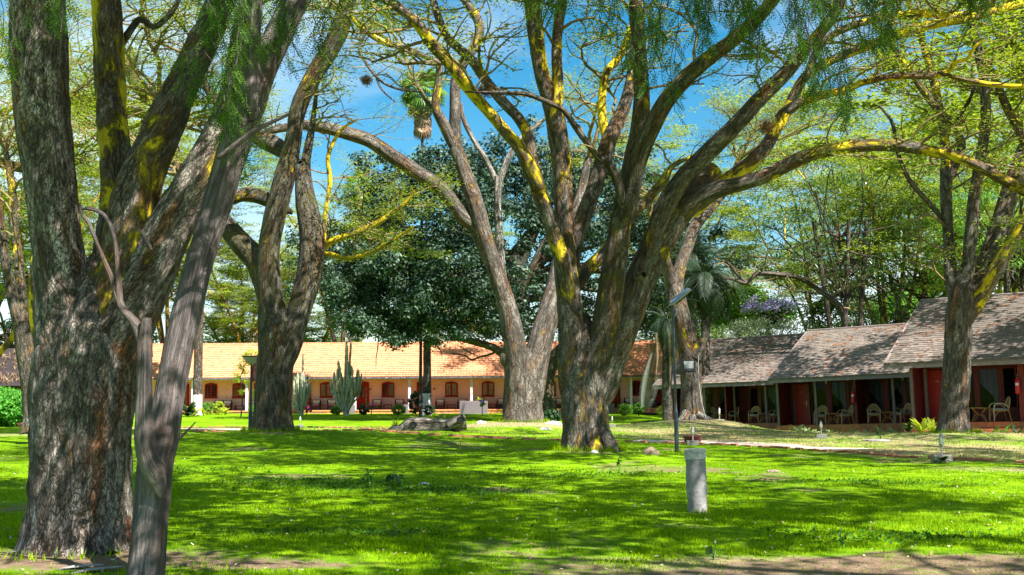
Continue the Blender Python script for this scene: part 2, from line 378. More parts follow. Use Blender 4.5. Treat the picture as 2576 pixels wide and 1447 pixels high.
M['red_frame'] = simple('red_joinery', (0.25, 0.010, 0.005), 0.6, 0.12, 6.0, spec=0.2)
M['pane'] = simple('curtained_pane', (0.16, 0.10, 0.045), 0.12, 0.5, 9.0, spec=0.7, rnd=0.35)
M['pane_dark'] = simple('dark_pane', (0.015, 0.012, 0.010), 0.08, 0.4, 9.0, spec=0.7, rnd=0.3)
M['orange'] = simple('orange_plinth', (0.66, 0.26, 0.10), 0.85, 0.1, 3.0, dirt=(0.45, 0.20, 0.10))
M['pink_tile'] = simple('rose_tile', (0.50, 0.17, 0.15), 0.7, 0.1, 5.0, rnd=0.12)
M['floor_red'] = simple('polished_red_floor', (0.42, 0.12, 0.05), 0.35, 0.15, 3.0)
M['rattan_dk'] = simple('dark_rattan', (0.022, 0.014, 0.014), 0.6, 0.2, 30.0, 0.4, 60)
M['cushion'] = simple('pale_cushion', (0.68, 0.58, 0.50), 0.9, 0.06, 6.0)
M['cushion_p'] = simple('dull_pink_cushion', (0.36, 0.17, 0.19), 0.9, 0.1, 6.0)
M['cane'] = simple('cane', (0.52, 0.285, 0.06), 0.5, 0.2, 12.0, rnd=0.1)
M['cane_pale'] = simple('pale_cane', (0.62, 0.46, 0.26), 0.5, 0.15, 12.0)
M['weave'] = simple('cane_weave', (0.33, 0.20, 0.075), 0.7, 0.35, 45.0, 0.6, 60)
M['seat_pad'] = simple('grey_blue_pad', (0.30, 0.34, 0.36), 0.9, 0.08, 6.0)
M['redwall'] = simple('dark_red_boards', (0.15, 0.012, 0.008), 0.6, 0.25, 4.0, rnd=0.12)
M['reddoor'] = simple('red_door', (0.40, 0.012, 0.008), 0.45, 0.12, 4.0)
M['greypost'] = simple('grey_brown_post', (0.17, 0.12, 0.115), 0.7, 0.15, 6.0)
M['fascia'] = simple('weathered_fascia', (0.24, 0.185, 0.185), 0.8, 0.18, 4.0)
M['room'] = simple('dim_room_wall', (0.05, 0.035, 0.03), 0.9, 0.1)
M['terra'] = simple('terracotta_tile', (0.40, 0.135, 0.045), 0.5, 0.22, 5.0, rnd=0.18, dirt=(0.26, 0.10, 0.06))
M['shingle'] = simple('wood_shingle', (0.19, 0.152, 0.128), 0.9, 0.30, 2.5, 0.5, 40, rnd=0.22, dirt=(0.07, 0.058, 0.050), dirt_amt=0.6)
M['brick'] = simple('edging_brick', (0.42, 0.155, 0.085), 0.9, 0.25, 7.0, 0.4, 40, rnd=0.2, dirt=(0.25, 0.18, 0.13))
M['path'] = simple('pale_path', (0.50, 0.40, 0.33), 0.95, 0.15, 2.5, 0.4, 20, dirt=(0.36, 0.29, 0.2))
M['brass'] = simple('brass_number', (0.62, 0.48, 0.22), 0.4, 0.05, metal=0.4)
M['plaque'] = simple('brown_plaque', (0.20, 0.085, 0.02), 0.5, 0.15)
M['curtain'] = leaf_mat('net_curtain', (0.24, 0.24, 0.28), (0.30, 0.30, 0.34), 0.3, 0.9, 0.1)
M['wood_old'] = bark_mat('weathered_log', (0.26, 0.21, 0.165), (0.50, 0.44, 0.37), (0.68, 0.62, 0.55), (0.3, 0.2, 0.05), sc=7.0, vs=0.10)
M['soil'] = simple('loose_soil', (0.20, 0.15, 0.105), 0.95, 0.3, 6.0, 0.8, 25, dirt=(0.12, 0.11, 0.03), dirt_amt=0.5)
M['stone'] = simple('pale_stone', (0.46, 0.43, 0.39), 0.95, 0.2, 8.0, 0.6, 25)
M['cable'] = simple('grey_cable', (0.30, 0.29, 0.27), 0.6, 0.1)
M['cane_yellow'] = simple('yellow_stick', (0.42, 0.33, 0.05), 0.7, 0.2, 20.0)
M['litter'] = leaf_mat('leaf_litter', (0.20, 0.12, 0.05), (0.62, 0.55, 0.42), 0.1, 0.8, 0.2)
M['roof_litter'] = leaf_mat('fallen_leaves', (0.12, 0.045, 0.02), (0.30, 0.13, 0.06), 0.1, 0.8, 0.2)
M['nest'] = leaf_mat('nest_grass', (0.10, 0.05, 0.02), (0.22, 0.12, 0.05), 0.1, 0.9, 0.1)
M['hedge'] = leaf_mat('hedge_leaf', (0.04, 0.18, 0.015), (0.14, 0.42, 0.04), 0.35, 0.5, 0.4)
M['lily'] = leaf_mat('lily_leaf', (0.10, 0.20, 0.03), (0.42, 0.50, 0.20), 0.3, 0.5, 0.4)

# glass that lets the room behind show
def glass_mat():
    m, t, b, o = new_mat('window_glass'); t.nodes.remove(b)
    tr = t.nodes.new('ShaderNodeBsdfTransparent'); tr.inputs[0].default_value = (0.80, 0.86, 0.92, 1)
    gl = t.nodes.new('ShaderNodeBsdfGlossy'); gl.inputs['Roughness'].default_value = 0.02; gl.inputs[0].default_value = (0.75, 0.82, 1, 1)
    lw = t.nodes.new('ShaderNodeLayerWeight'); lw.inputs[0].default_value = 0.5
    mx = t.nodes.new('ShaderNodeMixShader'); t.links.new(mathn(t, 'MULTIPLY_ADD', mathn(t, 'POWER', lw.outputs['Facing'], 4.0), 0.3, 0.006), mx.inputs[0])
    t.links.new(tr.outputs[0], mx.inputs[1]); t.links.new(gl.outputs[0], mx.inputs[2]); t.links.new(mx.outputs[0], o.inputs[0]); return m
M['glass'] = glass_mat()

def lawn_mat():
    m, t, b, o = new_mat('lawn'); v = objc(t)
    a = t.nodes.new('ShaderNodeAttribute'); a.attribute_name = 'dry'
    n1 = noise(t, v, 0.35, 4); n2 = noise(t, v, 2.2, 6, 0.65); n3 = noise(t, v, 14.0, 5, 0.7); n4 = noise(t, v, 55.0, 4, 0.7)
    g = ramp(t, n2, [(0.30, (0.060, 0.165, 0.001)), (0.5, (0.150, 0.310, 0.0015)), (0.72, (0.29, 0.42, 0.005))])
    g = mixc(t, mathn(t, 'MULTIPLY', ramp(t, n3, [(0.4, 0.0), (0.75, 1.0)]), 0.5), g, (0.22, 0.30, 0.03))
    g = mixc(t, mathn(t, 'MULTIPLY', ramp(t, n1, [(0.42, 1.0), (0.56, 0.0)]), 0.45), g, (0.045, 0.125, 0.001))
    d = ramp(t, n3, [(0.3, (0.20, 0.165, 0.07)), (0.55, (0.34, 0.28, 0.15)), (0.75, (0.46, 0.39, 0.25))])
    s = ramp(t, n3, [(0.3, (0.13, 0.085, 0.055)), (0.6, (0.26, 0.18, 0.125)), (0.8, (0.38, 0.29, 0.22))])
    mixed = mathn(t, 'ADD', mathn(t, 'MULTIPLY', a.outputs['Fac'], 1.35), mathn(t, 'MULTIPLY', mathn(t, 'SUBTRACT', mathn(t, 'ADD', mathn(t, 'MULTIPLY', n2, 0.6), mathn(t, 'MULTIPLY', n3, 0.4)), 0.5), 1.5))
    c = mixc(t, ramp(t, mixed, [(0.45, 0.0), (0.8, 1.0)]), g, d)
    a2 = t.nodes.new('ShaderNodeAttribute'); a2.attribute_name = 'soil'
    mix2 = mathn(t, 'ADD', a2.outputs['Fac'], mathn(t, 'MULTIPLY', mathn(t, 'SUBTRACT', mathn(t, 'ADD', mathn(t, 'MULTIPLY', n2, 0.6), mathn(t, 'MULTIPLY', n3, 0.4)), 0.5), 1.8))
    c = mixc(t, ramp(t, mix2, [(0.5, 0.0), (0.75, 1.0)]), c, s)
    c = mixc(t, mathn(t, 'MULTIPLY', ramp(t, n4, [(0.30, 1.0), (0.48, 0.0)]), 0.45), c, (0.03, 0.05, 0.008))
    t.links.new(c, b.inputs['Base Color']); b.inputs['Roughness'].default_value = 0.95; b.inputs['Specular IOR Level'].default_value = 0.03
    h = mathn(t, 'ADD', mathn(t, 'MULTIPLY', n3, 0.8), mathn(t, 'MULTIPLY', n4, 0.5)); bump(t, b, h, 0.9, 0.05)
    return m
M['lawn'] = lawn_mat()
M['clover'] = leaf_mat('clover_leaf', (0.018, 0.075, 0.006), (0.06, 0.17, 0.012), 0.3, 0.6, 0.15)
M['straw'] = leaf_mat('straw_grass', (0.20, 0.20, 0.04), (0.50, 0.42, 0.20), 0.3, 0.8, 0.05)
M['blade'] = leaf_mat('grass_blade', (0.080, 0.20, 0.001), (0.30, 0.44, 0.004), 0.35, 0.7, 0.05, (0.42, 0.60, 0.004))
# ------------------------------------------------------------------ ground
MOUNDS = []          # (x, y, height, radius)
def mound(u, v, Y, h, r):
    p = at(u, v, Y); MOUNDS.append((p.x, Y, h, r))
mound(688, 1092, 34, 0.30, 3.2); mound(1315, 1068, 42, 0.32, 3.0); mound(1740, 1070, 47, 0.34, 2.6)
mound(2400, 1105, 36, 0.16, 2.8); mound(1475, 1155, 26, 0.20, 2.0); mound(200, 1385, 11.2, 0.06, 1.4); mound(1075, 1092, 36.5, 0.16, 2.6)
def gz(x, y):
    x = np.asarray(x, float); y = np.asarray(y, float)
    z = -0.60 * sstep(42, 64, y)
    z = z - 0.32 * sstep(37, 42, y) * sstep(11, 15, x) * (1 - sstep(44, 60, y))
    z = z - 0.16 * sstep(9, 12, x) * sstep(46, 60, y)
    z = z - 0.20 * sstep(8.5, 11, x) * sstep(37, 46, y) * (1 - sstep(56, 68, y))
    for mx, my, h, r in MOUNDS:
        z = z + h * np.exp(-((x - mx) ** 2 + (y - my) ** 2) / (r * r))
    q = np.stack([x * 0.45, y * 0.45, x * 0], -1).reshape(-1, 3)
    z = z + ((fbm(q, 3, 5) - 0.5) * 0.10).reshape(z.shape) * (1 - sstep(60, 90, y))
    return z
def g1(x, y): return float(gz(np.array([x]), np.array([y]))[0])
def blob(x, y, cx, cy, rx, ry): return np.exp(-(((x - cx) / rx) ** 2 + ((y - cy) / ry) ** 2))
def dry_soil(x, y):
    """how straw-coloured and how bare the turf is (real wear: dry verges, bare soil under the trees)"""
    q = np.stack([x * 0.5, y * 0.5, x * 0], -1)
    n = fbm(q, 3, 11)
    # dry verge beyond the brick edging on the right and round the far trees
    edge = edge_y(x)
    dry = sstep(edge - 0.4, edge + 0.4, y) * (1 - sstep(44, 50, y)) * sstep(1.5, 4.5, x) * 0.50
    dry = np.maximum(dry, 0.75 * blob(x, y, 7.4, 46, 3.0, 2.2)); dry = np.maximum(dry, 0.75 * blob(x, y, .4, 41, 3.4, 1.8))
    dry = np.maximum(dry, 0.70 * blob(x, y, -10.5, 36, 3.2, 2.4)); dry = np.maximum(dry, 0.55 * blob(x, y, 10.5, 22.5, 2.8, 1.6))
    dry = np.maximum(dry, 0.35 * blob(x, y, -4, 60, 20, 9)); dry = np.maximum(dry, 0.55 * blob(x, y, -16, 38, 3, 3))
    dry = np.maximum(dry, 0.62 * (1 - sstep(10.6, 11.9, y)) * sstep(-2, 1, x)); dry = np.maximum(dry, 0.4 * blob(x, y, -2.2, 12.3, 1.2, .5))
    soil = 0.95 * blob(x, y, -4.2, 10.5, 2.6, 1.15); soil = np.maximum(soil, 0.9 * blob(x, y, -2.2, 10.4, 1.3, .42))
    soil = np.maximum(soil, 0.80 * (1 - sstep(10.2, 11.4, y + (fbm(q * 2.6, 3, 31) - .5) * 3.4)) * sstep(-1.5, 1.0, x)); soil = np.maximum(soil, 0.55 * blob(x, y, 2.0, 26, 1.3, 1.0))
    for cx, cy, rr_ in ((-7.15, 33.4, 1.25), (14.0, 35.4, 1.1), (.4, 41.4, 1.5), (2.4, 14.62, .34), (1.75, 25.6, 1.25)): soil = np.maximum(soil, .72 * blob(x, y, cx, cy, rr_, rr_ * .8))
    soil = np.maximum(soil, 0.62 * sstep(.56, .70, fbm(q * .9 + 5, 3, 41)) * (1 - sstep(30, 40, y)))
    soil = np.maximum(soil, 0.45 * blob(x, y, 8.0, 29.5, 3.0, .7)); soil = np.maximum(soil, 0.5 * blob(x, y, 12.5, 34, 3.0, 1.6))
    return np.clip(dry + (n - .5) * .6, 0, 1), np.clip(soil + (n - .5) * .3 * (soil > .1), 0, 1)

EDGE_UV = [(2640, 1170), (2576, 1165), (2300, 1150), (2100, 1137), (1900, 1124), (1720, 1116), (1540, 1111), (1370, 1109), (1200, 1107), (1080, 1106), (960, 1104)]
EDGE_PTS = []
for u, v in EDGE_UV:
    ang = math.atan((v - 723.5) / FPX) - R(PITCH); Y = CAM_H / math.tan(ang); p = at(u, v, Y); EDGE_PTS.append((p.x, Y))
EDGE_PTS.append((EDGE_PTS[-1][0] - 3.2, EDGE_PTS[-1][1] + 2.4)); EDGE_PTS.append((EDGE_PTS[-1][0] - 4.2, EDGE_PTS[-1][1] + 2.6))
EDGE_PTS.insert(0, (EDGE_PTS[0][0] + 6, EDGE_PTS[0][1] - 3.0))
_ex = np.array([p[0] for p in EDGE_PTS])[::-1]; _ey = np.array([p[1] for p in EDGE_PTS])[::-1]
def edge_y(x): return np.interp(x, _ex, _ey)

gx = np.concatenate([-np.geomspace(900, 32, 26), np.arange(-30, 30.01, 0.36), np.geomspace(32, 900, 26)])
gy = np.concatenate([-np.geomspace(400, 8, 14), np.arange(-5, 7.5, .8), np.arange(7.5, 50, 0.28), np.arange(50, 100, 1.2), np.geomspace(102, 1600, 26)])
GX, GY = np.meshgrid(gx, gy); nx, ny = len(gx), len(gy)
GZ = gz(GX.ravel(), GY.ravel())
dr, so = dry_soil(GX.ravel(), GY.ravel())
ii = np.arange(nx * ny).reshape(ny, nx)
F = np.stack([ii[:-1, :-1], ii[:-1, 1:], ii[1:, 1:], ii[1:, :-1]], -1).reshape(-1, 4)
me = np_mesh('ground', np.stack([GX.ravel(), GY.ravel(), GZ], -1), F, M['lawn'], True, {'dry': ('FLOAT', dr), 'soil': ('FLOAT', so)})
tag(link('ground', me), 'green lawn with straw coloured verges and bare soil under the trees', None, None, 'structure')

# grass blades standing on the near lawn
rng = np.random.default_rng(3)
def blades(N, y0, y1, h, w, name, p=2.2, verge=False):
    t = rng.random(N); y = (y0 ** (1 - p) + t * (y1 ** (1 - p) - y0 ** (1 - p))) ** (1 / (1 - p))
    x = (rng.random(N) * 2 - 1) * (0.47 * y + 1.2)
    d, s = dry_soil(x, y)
    cl = fbm(np.stack([x * 2.2, y * 2.2, x * 0], -1), 3, 21)
    keep = (rng.random(N) > np.clip(s * 1.5 - .1, 0, .96)) & (rng.random(N) < np.clip((cl - .25) * 2.4, .12, 1)) & ((y > edge_y(x) + .1) & (x > -8) & ((x < 1.2) | (y > edge_y(x) + 1.5) | (x > 8.3)) if verge else (y < edge_y(x) - .15))
    x, y, d, cl = x[keep], y[keep], d[keep], cl[keep]; n = len(x)
    z = gz(x, y); a = rng.random(n) * 6.283; hh = h * (.5 + rng.random(n) * .9) * (.6 + cl); ww = w * (.7 + .6 * rng.random(n)) * (1 + y * .02)
    lean = (rng.random((n, 2)) - .5) * 1.1
    V = np.zeros((n, 3, 3)); V[:, 0] = np.stack([x - np.cos(a) * ww, y - np.sin(a) * ww, z - .01], -1); V[:, 1] = np.stack([x + np.cos(a) * ww, y + np.sin(a) * ww, z - .01], -1)
    V[:, 2] = np.stack([x + lean[:, 0] * hh, y + lean[:, 1] * hh, z + hh], -1)
    me = np_mesh(name, V.reshape(-1, 3), np.arange(3 * n).reshape(-1, 3), M['straw' if verge else 'blade'])
    tag(link(name, me), 'sparse straw coloured grass on the dry verge' if verge else 'short green grass standing on the near lawn', None, None, 'stuff')
blades(330000, 8.8, 34, .028, .0058, 'grass')
blades(90000, 24, 50, .034, .011, 'dry_grass', 1.4, True)

# brick edging and the pale path behind it
def resample(pts, step):
    P = np.array(pts, float); d = np.concatenate([[0], np.cumsum(np.linalg.norm(np.diff(P, axis=0), axis=1))])
    s = np.arange(0, d[-1], step); return np.stack([np.interp(s, d, P[:, k]) for k in range(P.shape[1])], -1)
def edging(pts, name, label, step=.225, skip=.2):
    root = thing(name, label, 'edging', (0, 0, 0))
    bm_ = MB().box(-.105, .105, -.05, .05, -.05, .05, .008).mesh('brick', M['brick'])
    q = resample(pts, step)
    for i in range(len(q) - 1):
        if random.random() < skip: continue
        a = math.atan2(q[i + 1][1] - q[i][1], q[i + 1][0] - q[i][0]); rr = random.random
        c = link('brick', bm_, root, (q[i][0], q[i][1], g1(q[i][0], q[i][1]) - .006 + rr() * .020), (R(rr() * 6 - 3), R(rr() * 6 - 3), a + R(rr() * 6 - 3)))
random.seed(4)
edging(EDGE_PTS, 'brick_edging', 'long row of red edging bricks between the lawn and the dry verge')
def strip(name, pts, w0, w1, label, lift=.012, m='path'):
    q = resample(pts, .5); T = np.gradient(q, axis=0); T /= np.linalg.norm(T, axis=1, keepdims=True); Nn = np.stack([-T[:, 1], T[:, 0]], -1)
    V = []
    K = 5
    for j in range(K):
        o = w0 + (w1 - w0) * j / (K - 1); p = q + Nn * o; V.append(np.stack([p[:, 0], p[:, 1], gz(p[:, 0], p[:, 1]) + lift], -1))
    V = np.stack(V, 1); n = len(q); idx = np.arange(n * K).reshape(n, K)
    F = np.stack([idx[:-1, :-1], idx[1:, :-1], idx[1:, 1:], idx[:-1, 1:]], -1).reshape(-1, 4)
    return tag(link(name, np_mesh(name, V.reshape(-1, 3), F, M[m])), label, None, None, 'structure')
pth = [p for p in EDGE_PTS if 1.0 < p[0] < 8.3]
strip('path', pth, -.25, -1.5, 'pale sandy path behind the brick edging')
PL = [(-4.4, 36.2), (-7.0, 39.0), (-9.0, 41.5), (-12.0, 44.0), (-16, 45)]
strip('path', PL, -.6, .6, 'pale path curving behind the tree by the left lamp')
edging([(-3.2, 42.5), (-7.2, 45.6), (-12, 47.2), (-17.5, 46.5)], 'brick_edging', 'second row of edging bricks along the far left lawn', .3)

# dark clover, longer grass round the trunks and small fallen twigs
def scatter_quads(name, label, x, y, L, W, lift, mat, tilt=.5):
    n = len(x); z = gz(x, y) + lift; a = rng.random(n) * 6.283; L = L * (.6 + .8 * rng.random(n)); d = np.stack([np.cos(a) * L, np.sin(a) * L, rng.normal(0, tilt, n) * L], -1)
    e = np.stack([-np.sin(a), np.cos(a), rng.normal(0, tilt, n)], -1) * (L * W)[:, None]; c = np.stack([x, y, z], -1)
    tag(link(name, np_mesh(name, np.stack([c - d, c + e, c + d, c - e], 1).reshape(-1, 3), np.arange(4 * n).reshape(-1, 4), mat)), label, None, None, 'stuff')
cx, cy = [], []
for (px, py, sx, sy, n) in ((-2.3, 18.2, 1.1, .5, 1500), (-1.2, 17.6, .8, .35, 900), (-3.4, 19.5, .9, .4, 700), (-1.6, 12.6, .7, .25, 700), (4.2, 12.4, .8, .25, 600), (1.0, 21.0, 1.2, .5, 700), (6.0, 19.0, 1.0, .4, 600), (-6.5, 22, 1.2, .6, 600)):
    cx.append(rng.normal(px, sx, n)); cy.append(rng.normal(py, sy, n))
scatter_quads('clover', 'dark low clover and weeds patching the lawn', np.concatenate(cx), np.concatenate(cy), .022, .6, .022, M['clover'])
def ring_tufts(spots):
    V = []
    for (cx, cy, r, n, h) in spots:
        a = rng.random(n) * 6.283; rr = r * (1 + np.abs(rng.normal(0, .10, n))); x, y = cx + np.cos(a) * rr, cy + np.sin(a) * rr; z = gz(x, y) - .01; hh = h * (.4 + rng.random(n)); b = rng.random(n) * 6.283; w = .006 + cy * .0002
        ln = rng.normal(0, .45, (n, 2)); t = np.zeros((n, 3, 3)); t[:, 0] = np.stack([x - np.cos(b) * w, y - np.sin(b) * w, z], -1); t[:, 1] = np.stack([x + np.cos(b) * w, y + np.sin(b) * w, z], -1); t[:, 2] = np.stack([x + ln[:, 0] * hh, y + ln[:, 1] * hh, z + hh], -1); V.append(t)
    V = np.concatenate(V); tag(link('grass_tufts', np_mesh('grass_tufts', V.reshape(-1, 3), np.arange(len(V) * 3).reshape(-1, 3), M['blade'])), 'longer uncut grass at the foot of the trunks and the stump post', None, None, 'stuff')
ring_tufts([(2.4, 14.7, .14, 130, .07), (1.72, 26, .75, 700, .14), (-7.15, 34, .75, 500, .14), (.4, 42, .85, 400, .14), (13.95, 36, .62, 350, .13), (3.96, 27.3, .07, 60, .10), (-4.25, 11.2, .72, 260, .09), (-3.0, 9.3, .22, 90, .07)])
# ------------------------------------------------------------------ trees
def catmull(P, step):
    """P (n,k): smooth resample; first three columns are xyz"""
    P = np.asarray(P, float); n = len(P)
    E = np.vstack([2 * P[0] - P[1], P, 2 * P[-1] - P[-2]])
    out = []
    for i in range(n - 1):
        p0, p1, p2, p3 = E[i], E[i + 1], E[i + 2], E[i + 3]
        L = np.linalg.norm((p2 - p1)[:3]); m = max(2, int(math.ceil(L / step)))
        t = (np.arange(m) / m)[:, None]
        out.append(.5 * ((2 * p1) + (-p0 + p2) * t + (2 * p0 - 5 * p1 + 4 * p2 - p3) * t * t + (-p0 + 3 * p1 - 3 * p2 + p3) * t ** 3))
    out.append(P[-1:]); return np.vstack(out)

class Tree:
    def __init__(s, base, label, bark, leaf, seed, cat='tree', name='fever_tree', group=None):
        s.base = np.array(base, float); s.root = thing(name, label, cat, tuple(base), group=group)
        s.bark = bark; s.leaf = leaf; s.rng = np.random.default_rng(seed); s.tw = {}; s.lf = []; s.limbs = []
    def limb(s, pts, Y, name='limb', dz=0.0, sides=None, step=None, lump=.06, rough=.02, yel=(0.25, 0.45), flare=None, mat=None, curve=0.0):
        n = len(pts); W = []
        for i, p in enumerate(pts):
            f = i / max(1, n - 1); y = Y + dz * f + curve * math.sin(f * 3.1416)
            if len(p) > 3: y = Y + p[3]
            q = at(p[0], p[1], y); W.append([q.x, q.y, q.z, p[2] * .5 * mpp(y), yel[0] + (yel[1] - yel[0]) * f])
        return s.limb3(W, name, sides, step, lump, rough, flare, mat)
    def limb3(s, W, name='limb', sides=None, step=None, lump=.06, rough=.02, flare=None, mat=None):
        W = np.array(W, float); rmax = W[:, 3].max()
        if name in ('limb', 'branch') and len(W) > 2:      # a limb swells out of the wood it grows from
            d = W[0, :3] - W[1, :3]; d /= np.linalg.norm(d) + 1e-9; w0 = W[0].copy(); w0[:3] += d * W[0, 3] * 2.2; w0[3] *= .35; W = np.vstack([w0, W])
        sides = sides or int(np.clip(rmax * 110, 7, 40)); step = step or max(.06, rmax * .45)
        C = catmull(W, step); P = C[:, :3]; r = np.maximum(C[:, 3], .004); K = len(P)
        V, F, bark, D = tubes(P[None], r[None], sides)
        seed = int(s.rng.integers(1e6)); off = s.rng.random(3) * 40
        rr = np.repeat(r, sides)
        q = bark / np.maximum(rr, .02)[:, None]; q[:, 2] = bark[:, 2] * 0.9
        d = (fbm(q * 1.1 + off, 2, seed) - .5) * 2 * lump * rr
        if rough:
            qq = bark * np.array([1, 1, .34]) * (7.0 if rmax > .2 else 12.0) + off
            nn = np.abs(fbm(qq, 3, seed + 7) - .5) * 2
            d = d + (nn - .35) * rough
        if flare:       # ridged root buttresses towards the ground
            th = np.arctan2(D[:, 1], D[:, 0]); h = V[:, 2] - W[0, 2]
            k = np.exp(-np.maximum(h, 0) / flare[1])
            lob = .55 + .45 * np.cos(th * flare[2] + 1.3 + np.sin(th * 2 + seed % 7) * .9)
            d = d + flare[0] * k * lob
        V = V + D * d[:, None]
        yv = np.repeat(C[:, 4], sides)
        me = np_mesh(name, V - s.base, F, mat or s.bark, True, {'bark': ('FLOAT_VECTOR', bark + off), 'yel': ('FLOAT', yv)})
        o = link(name, me, s.root); s.limbs.append((P, r)); return P, r
    # ---- side growth
    def wander(s, p, d, L, K=6, droop=0.0, flat=0.35, jig=.28):
        pts = [np.array(p, float)]; d = np.array(d, float); d /= np.linalg.norm(d)
        for k in range(K - 1):
            d = d + s.rng.normal(0, jig, 3) * np.array([1, 1, .6]); d[2] = d[2] * (1 - flat * .5) + .02 - droop; d /= np.linalg.norm(d)
            pts.append(pts[-1] + d * L / (K - 1))
        return np.array(pts)
    def twig(s, P, r0, r1, lev):
        s.tw.setdefault(lev, []).append((P, np.linspace(r0, r1, len(P))))
    def sprout(s, p, d, L, r, lev, nchild=(4, 4), leaves=34, spread=.55, flat=.35, size=(.10, .035), thick=.10, bare=0.0):
        P = s.wander(p, d, L, 6, 0, flat); s.twig(P, r, r * .45, lev)
        if lev == 0:
            for k in range(3):
                if s.rng.random() < bare: continue
                c = P[2 + k] if k < 2 else P[-1]
                s.lf.append((c, spread, thick, leaves, size))
            return
        for k in range(nchild[0] if lev > 1 else nchild[1]):
            f = .35 + .65 * (k + s.rng.random()) / nchild[0 if lev > 1 else 1]; i = min(4.999, f * 5); j = int(i)
            b = P[j] + (P[j + 1] - P[j]) * (i - j)
            t = P[j + 1] - P[j]; t /= np.linalg.norm(t); a = s.rng.normal(0, 1, 3); a[2] = abs(a[2]) * .5; a -= t * a.dot(t); a /= np.linalg.norm(a)
            s.sprout(b, t * .75 + a * .75, L * (.55 + .25 * s.rng.random()), r * .55, lev - 1, nchild, leaves, spread, flat, size, thick, bare)
    def along(s, PR, f0, f1, n, L, lev=1, up=.3, **kw):
        P, r = PR; K = len(P)
        for k in range(n):
            f = f0 + (f1 - f0) * (k + s.rng.random()) / n; i = int(np.clip(f * (K - 1), 0, K - 2))
            t = P[i + 1] - P[i]; t = t / np.linalg.norm(t); a = s.rng.normal(0, 1, 3); a[2] = a[2] * .5 + up; a -= t * a.dot(t); a /= np.linalg.norm(a)
            s.sprout(P[i], t * .5 + a, L * (.7 + .6 * s.rng.random()), max(.008, min(r[i] * .45, .05)), lev, **kw)
    def tip(s, PR, n, L, lev=2, up=.25, **kw):
        P, r = PR; t = P[-1] - P[-3]; t /= np.linalg.norm(t)
        for k in range(n):
            a = s.rng.normal(0, .7, 3); a[2] = a[2] * .4 + up
            s.sprout(P[-1], t + a, L * (.7 + .6 * s.rng.random()), max(.012, r[-1] * .7), lev, **kw)
    def finish(s, crown='crown', twigs='twigs', tmat=None):
        if s.tw:
            Vs, Fs, Bs, n0 = [], [], [], 0
            for lev, L in s.tw.items():
                P = np.array([a for a, _ in L]); rr = np.array([b for _, b in L])
                V, F, b, D = tubes(P, rr, {0: 3, 1: 3, 2: 4}.get(lev, 5)); Vs.append(V); Fs.append(F + n0); Bs.append(b); n0 += len(V)
            V = np.vstack(Vs); me = np_mesh(twigs, V - s.base, np.vstack(Fs), tmat or M['twig'], True)
            tag(link(twigs, me, s.root), kind='stuff')
        if s.lf:
            s.leafmesh(crown)
    def leafmesh(s, crown):
        cs = np.array([a[0] for a in s.lf]); n = np.array([a[3] for a in s.lf]); sp = np.array([a[1] for a in s.lf]); th = np.array([a[2] for a in s.lf])
        sz = np.array([a[4] for a in s.lf])
        me = leaf_quads(cs, n, sp, th, sz, s.rng, s.base, crown, s.leaf); tag(link(crown, me, s.root), kind='stuff')
def leaf_quads(cs, n, sp, th, sz, rng, base, name, mat, tilt=.55, hang=0.0):
    i = np.repeat(np.arange(len(cs)), n); N = len(i)
    a = rng.random(N) * 6.283; rad = np.sqrt(rng.random(N)) * sp[i]
    # sprays run in feathery rows: pull the leaves on to a few ribs
    rib = np.round(a / 6.283 * 7) / 7 * 6.283; a = rib + (a - rib) * .35
    c = cs[i] + np.stack([np.cos(a) * rad, np.sin(a) * rad, (rng.random(N) - .5) * 2 * th[i] - rad * rad * .12], -1)
    da = rng.random(N) * 6.283; L = sz[i, 0] * (.6 + .8 * rng.random(N)); Wd = sz[i, 1] * (.7 + .6 * rng.random(N))
    d = np.stack([np.cos(da), np.sin(da), rng.normal(0, .3, N) - hang], -1); d /= np.linalg.norm(d, axis=1, keepdims=True)
    up = np.stack([rng.normal(0, tilt, N), rng.normal(0, tilt, N), np.ones(N)], -1); sd = np.cross(d, up); sd /= np.linalg.norm(sd, axis=1, keepdims=True)
    V = np.stack([c - d * L[:, None] * .5, c + sd * Wd[:, None] * .5, c + d * L[:, None] * .5, c - sd * Wd[:, None] * .5], 1)
    return np_mesh(name, V.reshape(-1, 3) - base, np.arange(4 * N).reshape(-1, 4), mat)

A_SMALL = dict(size=(.10, .034)); LEAN = dict(bare=.35, leaves=22)
# ---- T1: the old multi-stemmed fever tree on the left
b = at(200, 1392, 11.2); t1 = Tree((b.x, 11.2, g1(b.x, 11.2)), 'huge grey barked tree with four stems and yellow patches, left foreground', M['old'], M['acacia'], 11)
kw = dict(sides=72, step=.045, rough=.040, lump=.05)
t1.limb([(200, 1418, 300), (200, 1385, 274), (200, 1340, 256), (203, 1200, 246), (205, 1100, 250), (212, 1000, 258), (220, 900, 256), (224, 820, 225), (230, 760, 170), (236, 690, 100), (240, 640, 30)], 11.2, 'trunk', sides=128, step=.035, rough=.055, lump=.06, flare=(.16, .22, 5), yel=(.05, .22))
A = t1.limb([(198, 900, 190), (170, 770, 158), (146, 620, 128), (126, 450, 132), (108, 300, 140), (98, 150, 140), (95, 0, 138), (80, -150, 115), (40, -350, 80)], 11.2, dz=-.4, yel=(.1, .2), **kw)
B = t1.limb([(262, 850, 170), (282, 740, 142), (300, 600, 118), (298, 480, 95), (290, 380, 82), (282, 300, 80), (275, 150, 76), (266, 0, 76), (258, -120, 62), (230, -350, 42)], 11.2, dz=.9, yel=(.46, .70), **kw)
